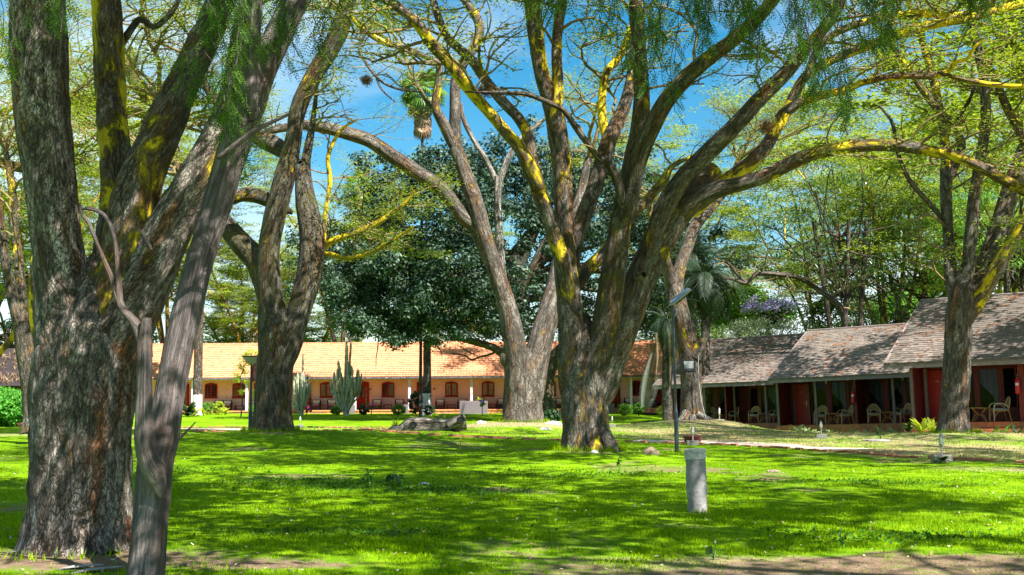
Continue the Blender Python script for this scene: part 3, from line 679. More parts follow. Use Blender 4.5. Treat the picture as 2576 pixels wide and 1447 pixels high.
C_ = t1.limb([(282, 830, 160), (318, 640, 135), (345, 490, 118), (385, 380, 106), (430, 280, 94), (470, 190, 84), (520, 90, 78), (558, 0, 72), (610, -120, 58), (700, -300, 38)], 11.2, dz=.5, yel=(.44, .42), **kw)
D_ = t1.limb([(268, 880, 180), (325, 770, 158), (385, 660, 132), (440, 550, 114), (495, 450, 103), (548, 340, 84), (590, 230, 74), (610, 100, 64), (640, -40, 50), (700, -250, 38)], 11.2, dz=.2, yel=(.18, .42), **kw)
for x_, w_, l_ in ((85, 46, -.05), (140, 60, -.35), (262, 60, -.35), (318, 48, -.1)):
    t1.limb([(x_, 1300, w_ * .5, l_ * .6), (x_ + (x_ - 200) * .06, 1365, w_ * .85, l_), (x_ + (x_ - 200) * .25, 1402, w_ * .8, l_ * 1.3)], 11.2, 'root', sides=20, step=.06, rough=.03, yel=(.0, .0))
for PR in (A, B, C_, D_): t1.tip(PR, 5, 2.4, 2, leaves=15, size=(.32, .11), spread=.6)
t1.along(B, .8, 1, 4, 1.6, 1, leaves=22, size=(.12, .04)); t1.along(C_, .75, 1, 4, 1.6, 1, leaves=22, size=(.12, .04))
t1.limb([(300, 120, 20), (350, 50, 18), (385, 68, 17), (420, 45, 15), (450, 0, 12), (470, -60, 9)], 12.0, 'branch', rough=.01, yel=(.2, .3))
t1.finish()

# ---- the pepper tree in front of it
b = at(369, 1470, 9.3); t0 = Tree((b.x, 9.3, 0.0), 'slender dark pepper tree with smooth leaning trunk, nearest on the left', M['pepper'], M['pepper_leaf'], 12, name='pepper_tree')
kp = dict(sides=44, step=.05, rough=.018, lump=.07, yel=(0, 0))
t0.limb([(368, 1500, 100), (369, 1447, 92), (378, 1330, 88), (386, 1250, 86), (392, 1160, 88), (410, 1090, 84), (424, 1000, 76), (447, 880, 76), (476, 760, 75), (505, 650, 70), (545, 520, 75), (580, 400, 80), (622, 280, 84), (655, 180, 80), (700, 90, 75), (745, 0, 68), (830, -130, 58), (1000, -260, 48), (1300, -340, 44), (1700, -320, 35), (2050, -230, 24)], 9.3, 'trunk', dz=1.2, **kp)
t0.limb([(390, 1195, 55), (364, 1125, 50), (362, 1030, 43), (365, 900, 38), (366, 850, 34), (368, 800, 28)], 9.3, **kp)
t0.limb([(632, 250, 52), (634, 100, 46), (652, -60, 40), (700, -250, 28)], 9.4, **kp)
t0.limb([(160, -180, 40), (420, -190, 40), (640, -170, 36)], 9.4, **kp)
t0.limb([(364, 865, 34), (338, 812, 25), (305, 772, 20), (298, 720, 18), (293, 640, 14), (285, 590, 13), (265, 545, 12), (235, 527, 10), (200, 525, 7)], 9.35, 'branch', rough=.006, step=.03, yel=(0, 0))
t0.limb([(298, 760, 14), (280, 700, 14), (255, 640, 12), (222, 560, 10), (208, 545, 8), (200, 510, 6)], 9.35, 'branch', rough=.006, step=.03, yel=(0, 0))
t0.limb([(340, 575, 9), (362, 590, 8), (382, 628, 5)], 9.3, 'branch', rough=.004, step=.03, yel=(0, 0))
t0.limb([(455, 1100, 8), (475, 1080, 5), (492, 1062, 3)], 9.25, 'branch', rough=.003, step=.03, yel=(0, 0))
t0.limb([(560, 390, 16), (640, 330, 14), (700, 300, 10), (740, 282, 6)], 9.0, 'branch', rough=.005, step=.04, yel=(0, 0))

def fronds(tree, spots, name='crown'):
    """hanging pepper sprays: a drooping string with pairs of small narrow leaflets on each frond"""
    rng = tree.rng; Vl = []; strings = []
    for (u0, u1, v0, v1, Ya, Yb, n, len_) in spots:
        ctr = [(u0 + (u1 - u0) * rng.random(), v0 + (v1 - v0) * rng.random() ** 1.3, Ya + (Yb - Ya) * rng.random()) for _ in range(max(2, n // 6))]
        for _ in range(n):
            cu, cv, cY = ctr[int(rng.integers(len(ctr)))]; Y = cY + rng.normal(0, .12); u = cu + rng.normal(0, 14); v = cv + rng.normal(0, 26)
            e = np.array(at(u, v, Y)); L = len_ * (.6 + .8 * rng.random()); K = 8
            dx = rng.normal(0, .22, 2); P = np.array([e + np.array([dx[0] * (1 - f) ** 2 * L, dx[1] * (1 - f) ** 2 * L, L * (1 - f)]) for f in np.linspace(0, 1, K)])
            P += rng.normal(0, .015, P.shape); strings.append(P)
            nf = int(L / .055)
            for j in range(nf):
                f = rng.random() ** .7; i = min(K - 1.001, f * (K - 1)); q = P[int(i)] + (P[int(i) + 1] - P[int(i)]) * (i - int(i))
                a = rng.random() * 6.283; fl = .13 + .09 * rng.random(); dn = np.array([math.cos(a) * .6, math.sin(a) * .6, -.75 - .4 * rng.random()]); dn /= np.linalg.norm(dn)
                sd = np.cross(dn, rng.normal(0, 1, 3)); sd /= np.linalg.norm(sd)
                for m in range(8):
                    c = q + dn * fl * (m + 1) / 8
                    for sg in (1, -1):
                        ld = sd * sg * .8 + dn * .6; ld /= np.linalg.norm(ld); ll = .036 * (1.1 - abs(m - 3.5) / 6); w = np.cross(ld, np.cross(dn, sd)) * .0048
                        Vl.append((c, c + ld * ll * .5 + w, c + ld * ll, c + ld * ll * .5 - w))
    V = np.array(Vl).reshape(-1, 3)
    tag(link(name, np_mesh(name, V - tree.base, np.arange(len(V)).reshape(-1, 4), M['pepper_leaf']), tree.root), kind='stuff')
    P = np.array(strings); Vt, Ft, bk, _ = tubes(P, np.full(P.shape[:2], .0035), 3)
    tag(link('twigs', np_mesh('twigs', Vt - tree.base, Ft, M['pepper'], True, {'bark': ('FLOAT_VECTOR', bk), 'yel': ('FLOAT', np.zeros(len(Vt)))}), tree.root), kind='stuff')
fronds(t0, [(0, 190, 0, 300, 8.6, 9.8, 22, .6), (500, 700, 0, 280, 8.6, 9.6, 42, .75), (690, 860, 0, 160, 8.8, 9.8, 16, .6), (560, 660, 250, 390, 8.9, 9.6, 10, .5),
            (1130, 1480, -40, 55, 8.8, 10, 30, .45), (1500, 1800, -20, 130, 8.8, 10.2, 26, .5), (1780, 2130, -10, 300, 8.6, 10.2, 74, .75), (2000, 2330, -10, 170, 9, 10.2, 30, .55), (1560, 1700, 80, 260, 9, 10, 18, .6), (2330, 2576, -60, 40, 9, 10, 22, .4), (880, 1130, -60, 20, 9, 10, 14, .35)])

for (x, y, z, n) in ((-2.6, 8.2, 6.6, 3), (-.6, 9.2, 6.9, 2), (1.2, 8.4, 6.8, 3), (.8, 10.6, 7.3, 2), (-4.2, 9.4, 7.0, 2), (3.0, 9.2, 6.8, 2), (-1, 6.6, 6.4, 3), (5.2, 9.6, 6.9, 2), (-5.2, 7.8, 6.8, 2)):
    E = min(((np.linalg.norm(P[k] - np.array([x, y, z])), P[k]) for P, r in t0.limbs[:3] for k in range(len(P))), key=lambda a: a[0])[1]
    t0.limb3([[*E, .05, 0], [*((E + np.array([x, y, z])) / 2), .035, 0], [x, y, z, .02, 0]], 'branch', rough=0, sides=7, mat=M['pepper'])
    for k in range(n): t0.sprout(np.array([x, y, z]) + t0.rng.normal(0, .4, 3), t0.rng.normal(0, 1, 3) * np.array([1, 1, .3]), 1.9, .02, 2, leaves=6, size=(.22, .07), spread=.25, thick=.15)
t0.finish('high_crown', 'high_twigs')

# ---- T2: the two-stemmed tree with the lamp beside it
b = at(690, 1092, 34); t2 = Tree((b.x, 34, g1(b.x, 34)), 'dark forked tree beside the left lamp post, casting shadow on its grassy mound', M['fever_dark'], M['acacia'], 13)
t2.limb([(690, 1108, 130), (688, 1085, 108), (687, 1030, 95), (690, 950, 92), (697, 870, 90), (700, 820, 74), (703, 780, 46), (705, 750, 12)], 34, 'trunk', flare=(.14, .3, 5), rough=.05, step=.1, yel=(.15, .2))
a = t2.limb([(690, 890, 80), (682, 770, 66), (675, 650, 56), (690, 550, 57), (715, 450, 55), (738, 350, 43), (752, 270, 42), (790, 190, 46), (838, 110, 48), (866, 40, 46), (880, -40, 40), (900, -180, 26)], 34, dz=-1.2, rough=.03, yel=(.15, .35))
b_ = t2.limb([(715, 890, 72), (752, 780, 62), (778, 690, 66), (785, 600, 64), (772, 520, 56), (763, 450, 42), (770, 400, 26), (783, 330, 18), (793, 260, 12), (800, 180, 8)], 34, dz=1.5, rough=.03, yel=(.05, .1))
c_ = t2.limb([(686, 770, 58), (650, 665, 60), (600, 605, 56), (555, 550, 46), (490, 470, 36), (450, 420, 30), (430, 340, 26), (400, 250, 18)], 34, dz=1.5, yel=(.2, .55))
d_ = t2.limb([(705, 520, 32), (655, 495, 38), (610, 490, 36), (560, 505, 26), (500, 470, 20), (440, 440, 14)], 34, dz=-1.0, yel=(.2, .55))
e_ = t2.limb([(735, 395, 30), (690, 365, 46), (650, 345, 40), (600, 300, 32), (540, 250, 24), (500, 180, 16)], 34, dz=2, yel=(.2, .55))
yk = dict(yel=(.66, .85), rough=.006)
f_ = t2.limb([(786, 660, 18), (815, 622, 18), (840, 605, 18), (900, 585, 17), (960, 555, 15), (1020, 510, 11), (1045, 480, 7)], 35.0, 'branch', dz=-1, **yk)
g_ = t2.limb([(785, 640, 14), (830, 640, 13), (870, 650, 12), (920, 640, 11), (980, 610, 9), (1040, 570, 5)], 35.0, 'branch', dz=-2, **yk)
h_ = t2.limb([(812, 628, 14), (818, 540, 12), (830, 460, 12), (825, 400, 12), (838, 360, 10), (860, 325, 8), (900, 300, 5)], 35.0, 'branch', dz=1, **yk)
for PR, n in ((a, 5), (c_, 4), (d_, 3), (e_, 4)): t2.tip(PR, n, 2.6, 2, leaves=28, **A_SMALL)
t2.along(a, .6, .95, 7, 1.8, 1, leaves=36, **A_SMALL)
for PR in (f_, g_): t2.along(PR, .25, 1, 9, 1.2, 1, up=.15, leaves=28, spread=.4, **A_SMALL)
t2.along(h_, .3, 1, 9, 1.5, 1, leaves=20, bare=.4, **A_SMALL); t2.along(c_, .5, 1, 6, 1.6, 1, leaves=36, **A_SMALL)
t2.along(b_, .8, 1, 5, 1.2, 1, bare=.6, **A_SMALL)
for (u, v, Y, n) in ((560, -60, 33, 4), (760, -90, 35, 4), (960, -60, 33, 3), (420, 60, 38, 4)):
    for k in range(n): t2.sprout(np.array(at(u + t2.rng.normal(0, 60), v + t2.rng.normal(0, 30), Y + t2.rng.normal(0, 2))), t2.rng.normal(0, 1, 3) * np.array([1, 1, .1]), 2.8, .035, 2, leaves=26, **A_SMALL)
t2.finish()

# ---- T3: the broad fever tree in the middle of the lawn
b = at(1476, 1152, 26); t3 = Tree((b.x, 26, g1(b.x, 26)), 'broad many limbed tree with bright yellow bark patches in the middle of the lawn', M['fever'], M['acacia'], 14)
t3.limb([(1478, 1172, 168), (1476, 1145, 140), (1473, 1080, 118), (1470, 1000, 118), (1469, 930, 114), (1470, 880, 92), (1472, 830, 56), (1474, 790, 16)], 26, 'trunk', flare=(.16, .28, 6), rough=.045, step=.08, sides=64, yel=(.38, .22))
t3.limb([(1520, 1090, 36, -.3), (1540, 1135, 40, -.45), (1556, 1165, 36, -.5)], 26, 'root', rough=.02, yel=(.3, .4)); t3.limb([(1488, 1080, 30, -.5), (1496, 1130, 44, -.62), (1500, 1168, 40, -.7)], 26, 'root', rough=.03, yel=(.38, .50))
s1 = t3.limb([(1446, 970, 84), (1440, 870, 72), (1433, 770, 66), (1421, 650, 57), (1418, 530, 50), (1412, 410, 50), (1402, 330, 52), (1388, 260, 48), (1362, 180, 40), (1350, 100, 42), (1342, 30, 44), (1335, -60, 38), (1300, -220, 26)], 26, dz=-.8, yel=(.34, .46))
s1b = t3.limb([(1398, 300, 34), (1402, 200, 30), (1400, 130, 28), (1405, 60, 28), (1420, -30, 26), (1450, -200, 16)], 25.4, dz=.6, yel=(.6, .7))
yc = t3.limb([(1434, 760, 36), (1425, 690, 40), (1406, 630, 41), (1384, 560, 39), (1358, 490, 40), (1340, 430, 42)], 25.7, dz=-.8, yel=(.42, .46))
l1 = t3.limb([(1346, 452, 40), (1310, 378, 34), (1270, 330, 30), (1215, 265, 30), (1175, 220, 30), (1130, 160, 30), (1085, 110, 30), (1050, 60, 28), (1010, 25, 24), (960, -6, 22), (900, -40, 16), (820, -60, 10)], 24.8, dz=-2.4, yel=(.50, .66))
r1 = t3.limb([(1342, 445, 36), (1332, 360, 31), (1310, 305, 28), (1260, 250, 28), (1220, 200, 26), (1185, 150, 26), (1130, 100, 22), (1105, 50, 20), (1090, 0, 18), (1075, -90, 12)], 24.9, dz=1.0, yel=(.45, .2))
m1 = t3.limb([(1488, 970, 86), (1510, 880, 76), (1530, 780, 70), (1548, 650, 62), (1565, 530, 54), (1592, 410, 52), (1608, 330, 48), (1614, 250, 43), (1610, 150, 39), (1602, 50, 36), (1590, -40, 30), (1560, -200, 18)], 26, dz=-1.5, yel=(.28, .3), mat=M['fever_dark'])
rr_ = t3.limb([(1500, 985, 96), (1535, 900, 86), (1580, 790, 80), (1622, 680, 80), (1672, 580, 85), (1720, 510, 78), (1770, 455, 60), (1800, 425, 44)], 26, dz=.4, rough=.03, yel=(.28, .40))
ra = t3.limb([(1700, 545, 60), (1745, 505, 56), (1795, 480, 48), (1850, 466, 40), (1920, 445, 38), (1990, 410, 36), (2050, 385, 34), (2120, 372, 33), (2200, 365, 33), (2270, 368, 32), (2340, 380, 30), (2400, 392, 29), (2460, 417, 28), (2520, 450, 28), (2580, 482, 28), (2680, 540, 22), (2800, 600, 15)], 26.2, dz=-2.5, yel=(.34, .64), sides=18)
rb = t3.limb([(1735, 525, 52), (1790, 485, 46), (1840, 448, 42), (1880, 418, 40), (1925, 370, 36), (1955, 320, 33), (1990, 262, 30)], 26.3, dz=.8, yel=(.62, .58))
rb1 = t3.limb([(1978, 280, 28), (2025, 253, 23), (2125, 225, 20), (2180, 205, 18), (2260, 192, 18), (2335, 192, 16), (2385, 180, 14), (2400, 160, 11), (2435, 146, 10), (2452, 118, 8), (2478, 100, 5)], 27.0, 'branch', dz=-1, yel=(.5, .9))
rb1b = t3.limb([(2370, 185, 13), (2410, 197, 14), (2485, 212, 14), (2580, 217, 12), (2680, 200, 8)], 26.1, 'branch', dz=-1, yel=(.55, .9))
rb2 = t3.limb([(1982, 275, 27), (2020, 200, 25), (2065, 165, 24), (2135, 135, 24), (2210, 105, 24), (2285, 75, 24), (2385, 55, 24), (2460, 40, 24), (2580, 5, 22), (2700, -40, 14)], 27.1, dz=1, yel=(.5, .72))
rb3 = t3.limb([(2030, 190, 18), (2060, 120, 20), (2120, 75, 20), (2220, 45, 20), (2330, 35, 22), (2410, 40, 20), (2500, 10, 14)], 27.1, 'branch', dz=1.6, yel=(.45, .8))
rc = t3.limb([(1628, 670, 46), (1662, 545, 50), (1710, 460, 48), (1775, 390, 47), (1855, 310, 42), (1910, 250, 40), (1975, 185, 38), (2020, 130, 34), (2080, 60, 30), (2130, -30, 26), (2200, -200, 16)], 26, dz=-2, yel=(.3, .42))
rd = t3.limb([(1580, 520, 44), (1606, 405, 46), (1640, 320, 46), (1685, 240, 45), (1760, 165, 42), (1845, 100, 38), (1905, 45, 36), (1960, -20, 30), (2050, -150, 18)], 25.2, dz=-2.4, yel=(.24, .42), mat=M['fever_dark'])
nn_ = t3.limb([(1436, 690, 34), (1448, 610, 40), (1470, 540, 42), (1500, 460, 40), (1520, 390, 42), (1542, 330, 40), (1566, 280, 34), (1583, 220, 28), (1590, 150, 20), (1600, 60, 12)], 26, dz=2, yel=(.2, .42))
y2 = t3.limb([(1530, 360, 26), (1516, 300, 24), (1515, 240, 22), (1525, 185, 22), (1560, 140, 20), (1580, 90, 18), (1600, 30, 14), (1610, -40, 9)], 27.2, 'branch', dz=1.5, yel=(.75, .9))
pp = t3.limb([(1448, 725, 30), (1475, 682, 36), (1520, 637, 34), (1560, 582, 31), (1600, 530, 30), (1640, 490, 24), (1680, 432, 17), (1705, 410, 13), (1760, 388, 8)], 26.4, dz=2.6, yel=(.42, .6))
db = t3.limb([(1562, 500, 22), (1553, 455, 24), (1530, 412, 21), (1505, 395, 17), (1455, 330, 17), (1420, 280, 15), (1380, 258, 14), (1320, 236, 12), (1255, 234, 9), (1170, 231, 5)], 25.0, 'branch', dz=-1.5, rough=.01, yel=(.0, .0), mat=M['dead'])
bkn = t3.limb([(1604, 700, 22, -.5), (1612, 695, 26, -.62), (1620, 690, 16, -.72)], 26, 'burl', rough=.03, lump=.2, yel=(.45, .45))
for PR, n in ((s1, 4), (s1b, 4), (l1, 4), (r1, 3), (m1, 4), (rc, 5), (rd, 5), (rb2, 4), (ra, 3), (nn_, 2)): t3.tip(PR, n, 2.6, 2, leaves=40, **A_SMALL)
for PR, n, f0 in ((l1, 10, .3), (r1, 8, .4), (rb1, 10, .2), (rb1b, 5, .3), (rb2, 12, .25), (rb3, 10, .2), (rc, 9, .5), (rd, 9, .5), (y2, 7, .3), (pp, 5, .6), (nn_, 5, .6), (s1b, 5, .3)):
    t3.along(PR, f0, 1, n, 1.5, 1, up=.25, leaves=30, bare=.25, **A_SMALL)
t3.along(ra, .35, .95, 12, 1.3, 1, up=-.1, leaves=26, bare=.25, **A_SMALL); t3.along(db, .3, .9, 6, .9, 0, bare=1)
# its flat crown over the lawn, mostly above the view
def carry(T, x, y, z, n, L=2.4, jit=1.5, **kw):
    """a bough from the nearest limb end out to one flat pad of the crown"""
    E = [(np.linalg.norm(P[k] - np.array([x, y, z])), P[k], r[k]) for P, r in T.limbs for k in (-1, len(P) * 3 // 4)]
    _, q, r = min(E, key=lambda a: a[0]); m = (q + np.array([x, y, z])) / 2 + np.array([0, 0, .35])
    T.limb3([[*q, min(.06, max(.03, r * .8)), .6], [*m, .045, .7], [x, y, z, .03, .8]], 'branch', rough=.0, sides=7)
    for k in range(n): T.sprout(np.array([x, y, z]) + T.rng.normal(0, jit, 3) * np.array([1, 1, .3]), T.rng.normal(0, 1, 3) * np.array([1, 1, .12]), L, .03, 2, **kw)
CR = dict(leaves=7, size=(.30, .12), spread=.30)
for (x, y, z, n) in ((-4, 21, 12.6, 3), (-1, 17, 12.4, 4), (2, 13, 12.2, 4), (5, 17, 12.8, 4), (8, 13, 12.4, 4), (11, 17, 12.4, 4), (14, 13, 12.0, 3), (17, 18, 11.8, 4), (4, 22, 13.4, 4), (8, 21, 13.2, 4), (12, 22, 12.8, 4), (0, 25, 13.2, 4), (6, 9, 12.0, 4), (10, 9.5, 12, 4), (3, 8.5, 11.8, 3), (14, 27, 12.4, 4), (18, 24, 11.8, 4), (9, 26, 13.2, 4), (4, 28, 13.4, 3), (-4, 27, 13, 3), (0, 10, 11.8, 3), (14, 8, 11.8, 3), (20, 13, 11.5, 3), (-7, 24, 12.4, 3), (2, 19, 12.8, 3), (7, 16.5, 12.8, 3)):
    carry(t3, x, y, z, n, 3.4, **CR)
t3.finish()

# ---- T4: the tree behind it with the long bough to the left
b = at(1316, 1068, 42); t4 = Tree((b.x, 42, g1(b.x, 42)), 'grey two stemmed tree with a burl and a long bough arching left', M['fever'], M['acacia'], 15)
t4.limb([(1316, 1082, 128), (1316, 1062, 104), (1316, 1010, 92), (1318, 965, 88), (1321, 925, 66), (1323, 895, 36), (1324, 875, 10)], 42, 'trunk', flare=(.2, .35, 5), rough=.05, step=.12, yel=(.1, .12))
tl = t4.limb([(1304, 1000, 66), (1300, 930, 64), (1294, 860, 58), (1274, 765, 49), (1250, 690, 44), (1220, 600, 42), (1192, 500, 43), (1160, 410, 36), (1140, 345, 36)], 42, dz=-1, yel=(.12, .22))
tla = t4.limb([(1148, 375, 30), (1112, 305, 27), (1096, 268, 23), (1102, 210, 20), (1104, 165, 18), (1085, 150, 15), (1040, 130, 16), (990, 115, 16), (950, 100, 15), (905, 65, 14), (870, 30, 10)], 41, dz=-1, yel=(.25, .6))
tlb = t4.limb([(1145, 370, 31), (1145, 270, 30), (1148, 200, 28), (1170, 150, 28), (1200, 105, 26), (1205, 60, 25), (1180, 15, 24), (1150, -30, 20), (1120, -120, 12)], 41, dz=1, yel=(.2, .45))
tlc = t4.limb([(1098, 285, 13), (1070, 250, 12), (1040, 190, 11), (1010, 130, 10), (960, 90, 8), (905, 78, 6)], 41, 'branch', dz=1, yel=(.1, .7))
ll = t4.limb([(1240, 680, 30), (1200, 585, 34), (1160, 540, 36), (1110, 475, 38), (1050, 435, 38), (990, 395, 38), (930, 355, 36), (870, 335, 34), (810, 320, 30), (760, 315, 26), (700, 325, 20), (640, 340, 12)], 41.8, dz=-3, yel=(.15, .35))
tr_ = t4.limb([(1330, 1000, 70), (1344, 930, 68), (1362, 850, 62), (1384, 775, 56), (1402, 700, 48), (1420, 620, 40), (1458, 500, 26), (1480, 400, 18)], 42, dz=2, yel=(.1, .2))
ts = t4.limb([(1288, 800, 26), (1265, 710, 24), (1256, 600, 22), (1252, 520, 20), (1252, 445, 22)], 43.5, dz=.5, yel=(.1, .1), mat=M['pale'])
t4.limb([(1252, 465, 18), (1222, 402, 14), (1190, 350, 13), (1166, 300, 12), (1160, 260, 8)], 44, dz=.5, yel=(.0, .1), mat=M['pale'])
t4.limb([(1253, 465, 18), (1280, 395, 15), (1308, 350, 13), (1340, 322, 13), (1370, 300, 9)], 44, dz=.5, yel=(.0, .1), mat=M['pale'])
t4.limb([(1300, 866, 40, -.1), (1281, 886, 36, -.2), (1270, 904, 28, -.25), (1274, 926, 12, -.2)], 42, 'burl', rough=.05, lump=.2, yel=(.3, .2))
for PR, n in ((tla, 4), (tlb, 4), (tr_, 4)): t4.tip(PR, n, 3, 2, leaves=40, **A_SMALL)
for PR, n, f0 in ((tla, 10, .3), (tlb, 8, .5), (tlc, 8, .2)): t4.along(PR, f0, 1, n, 1.8, 1, leaves=24, bare=.45, **A_SMALL)
dk = t4.limb([(930, 66, 9), (905, 120, 8), (925, 165, 8), (960, 205, 7), (1005, 225, 6), (1060, 232, 4)], 39.5, 'branch', yel=(0, 0), mat=M['dead'], rough=.004)
dk2 = t4.limb([(945, 190, 6), (960, 225, 5), (995, 258, 3)], 39.5, 'branch', yel=(0, 0), mat=M['dead'], rough=.003)
t4.along(dk, .1, 1, 8, 1.0, 0, bare=.7, leaves=16, **A_SMALL)
t4.finish()

# ---- T5: the broken-boughed tree carrying the floodlight
b = at(1740, 1068, 47); t5 = Tree((b.x, 47, g1(b.x, 47)), 'leaning tree with torn stub and spreading pale roots, carrying a floodlight', M['fever'], M['acacia_deep'], 16)
t5.limb([(1742, 1082, 84), (1741, 1055, 62), (1739, 980, 53), (1736, 900, 56), (1724, 850, 50), (1709, 780, 48), (1694, 715, 44)], 47, 'trunk', flare=(.16, .3, 5), rough=.05, step=.12, yel=(.3, .3))
x1 = t5.limb([(1696, 735, 38), (1708, 680, 34), (1726, 630, 32), (1748, 570, 30), (1790, 520, 26), (1830, 470, 20), (1860, 400, 14)], 47, dz=2, yel=(.25, .3))
x2 = t5.limb([(1692, 730, 34), (1680, 672, 28), (1662, 620, 22), (1640, 560, 15)], 47, dz=-1, yel=(.3, .3))
t5.limb([(1748, 900, 40, -.2), (1758, 878, 34, -.25), (1766, 850, 16, -.3)], 47, 'stub', rough=.05, lump=.2, yel=(.35, .5))
rk = dict(rough=.02, yel=(.2, .3), step=.1)
t5.limb([(1750, 1040, 22, -.2), (1775, 1056, 22, -.6), (1805, 1069, 16, -.9), (1850, 1073, 13, -1.2), (1905, 1082, 8, -1.4)], 47, 'root', mat=M['pale'], **rk)
t5.limb([(1728, 1040, 26, -.3), (1715, 1060, 24, -.6), (1690, 1073, 16, -.9), (1640, 1080, 9, -1.2)], 47, 'root', mat=M['pale'], **rk)
t5.limb([(1742, 1050, 20, -.5), (1745, 1075, 18, -1.3), (1760, 1086, 10, -2)], 47, 'root', mat=M['pale'], **rk)
t5.tip(x1, 4, 2.4, 2, leaves=34); t5.tip(x2, 3, 2, 1, leaves=30); t5.along(x1, .5, 1, 8, 1.6, 1, leaves=30)
dr_ = t5.limb([(1822, 700, 5), (1845, 702, 9), (1875, 712, 11), (1905, 690, 11), (1950, 690, 12), (2010, 700, 12), (2060, 730, 14), (2110, 770, 18), (2130, 815, 22)], 54, 'branch', yel=(.0, .0), mat=M['dead'])
dr2 = t5.limb([(1880, 712, 10), (1855, 690, 9), (1835, 665, 8), (1815, 655, 5)], 54, 'branch', yel=(0, 0), mat=M['dead'])
t5.along(dr_, .1, .9, 12, 1.8, 1, up=.6, leaves=18, bare=.4); t5.along(dr2, .2, 1, 5, 1.2, 0, up=.4, bare=.4, leaves=16)
t5.finish()

# ---- T6: the tree in front of the shingled cottages
b = at(2399, 1100, 36); t6 = Tree((b.x, 36, g1(b.x, 36)), 'tall shaggy barked tree in front of the shingled cottages on the right', M['fever'], M['acacia'], 17)
t6.limb([(2400, 1116, 110), (2398, 1092, 84), (2402, 1020, 70), (2405, 950, 68), (2408, 880, 66), (2412, 800, 66), (2420, 735, 62), (2426, 695, 40), (2430, 650, 12)], 36, 'trunk', flare=(.14, .3, 5), rough=.06, step=.1, sides=48, yel=(.2, .18))
q1 = t6.limb([(2416, 790, 48), (2432, 700, 36), (2442, 600, 32), (2450, 500, 30), (2470, 380, 27), (2480, 300, 26), (2475, 200, 25), (2462, 130, 24), (2445, 60, 22), (2430, -40, 18), (2400, -180, 12)], 36, dz=-.8, yel=(.12, .2))
q2 = t6.limb([(2424, 800, 54), (2470, 705, 62), (2508, 595, 50), (2535, 500, 46), (2565, 410, 42), (2600, 320, 34), (2650, 200, 24)], 36, dz=.8, rough=.05, yel=(.25, .35))
q3 = t6.limb([(2440, 780, 44), (2476, 728, 40), (2512, 668, 37), (2556, 590, 34), (2602, 510, 30), (2680, 400, 20)], 36, dz=-1.2, yel=(.52, .62))
q4 = t6.limb([(2412, 770, 42), (2392, 690, 32), (2386, 600, 27), (2380, 500, 29), (2381, 425, 34)], 36, dz=1, yel=(.25, .3))
q5 = t6.limb([(2384, 450, 27), (2412, 392, 23), (2417, 355, 22), (2385, 310, 22), (2350, 265, 20), (2310, 210, 18), (2275, 160, 16), (2235, 105, 14), (2200, 60, 9)], 37, dz=.5, yel=(.3, .5))
q6 = t6.limb([(2381, 440, 25), (2376, 360, 24), (2365, 280, 22), (2345, 190, 20), (2325, 120, 19), (2305, 60, 18), (2285, 0, 16), (2260, -100, 10)], 37, dz=2, yel=(.48, .6))
q7 = t6.limb([(2378, 560, 12), (2345, 520, 14), (2300, 470, 13), (2275, 430, 12), (2255, 370, 11), (2245, 310, 10), (2212, 265, 6)], 36.6, 'branch', dz=-.5, yel=(0, 0), mat=M['dead'])
q8 = t6.limb([(2620, 260, 16), (2575, 190, 18), (2540, 120, 18), (2500, 80, 16), (2450, 52, 13), (2400, 30, 8)], 36.5, 'branch', yel=(.3, .6))
q9 = t6.limb([(2600, 400, 24), (2570, 340, 24), (2535, 275, 22), (2510, 215, 20), (2490, 170, 16), (2480, 120, 10)], 36.5, yel=(.3, .45))
q10 = t6.limb([(2395, 330, 8), (2410, 300, 10), (2440, 250, 10), (2455, 200, 8)], 36.8, 'branch', yel=(0, .1), mat=M['dead'])
for PR, n in ((q1, 4), (q2, 4), (q3, 3), (q5, 4), (q6, 4), (q8, 3)): t6.tip(PR, n, 2.4, 2, leaves=28, **A_SMALL)
for PR, n, f0 in ((q5, 8, .3), (q6, 8, .3), (q8, 8, .1), (q9, 6, .3), (q4, 6, .1), (q1, 8, .3)): t6.along(PR, f0, 1, n, 1.6, 1, leaves=30, bare=.2, **A_SMALL)
for (x, y, z, n) in ((19, 31, 12.5, 5), (16, 33, 13, 4), (23, 35, 12, 5), (21, 41, 12.5, 5), (26, 44, 12, 4), (17, 40, 13, 4), (28, 38, 11.5, 4), (24, 29, 12, 4), (30, 33, 12, 4), (20, 47, 12.5, 5), (24, 50, 12.5, 5), (17, 52, 12.5, 4), (29, 46, 12, 4)):
    for k in range(n): t6.sprout(np.array([x, y, z]) + t6.rng.normal(0, .9, 3) * np.array([1, 1, .3]), t6.rng.normal(0, 1, 3) * np.array([1, 1, .12]), 3.2, .04, 2, leaves=11, size=(.34, .13))
t6.finish()

# ---- T7: dark tree at the left edge
b = at(82, 1066, 32); t7 = Tree((b.x, 32, g1(b.x, 32)), 'dark mossy tree at the far left edge, half hidden by the huge trunk', M['fever_dark'], M['acacia'], 18)
t7.limb([(86, 1085, 62), (80, 1050, 42), (73, 960, 42), (62, 880, 44), (52, 810, 40)], 32, 'trunk', flare=(.1, .3, 4), yel=(.2, .2))
z1 = t7.limb([(50, 825, 30), (30, 740, 28), (15, 660, 24), (5, 580, 20), (-5, 480, 16), (-20, 380, 10)], 32, yel=(.2, .3))
z2 = t7.limb([(58, 825, 28), (52, 720, 26), (45, 640, 24), (35, 560, 22), (30, 470, 20), (15, 380, 14)], 32, dz=2, yel=(.25, .4))
z3 = t7.limb([(95, 1000, 28), (92, 900, 28), (86, 800, 27), (84, 720, 24), (90, 640, 22), (110, 520, 20), (125, 380, 16), (140, 260, 12)], 38, dz=1, yel=(.6, .7))
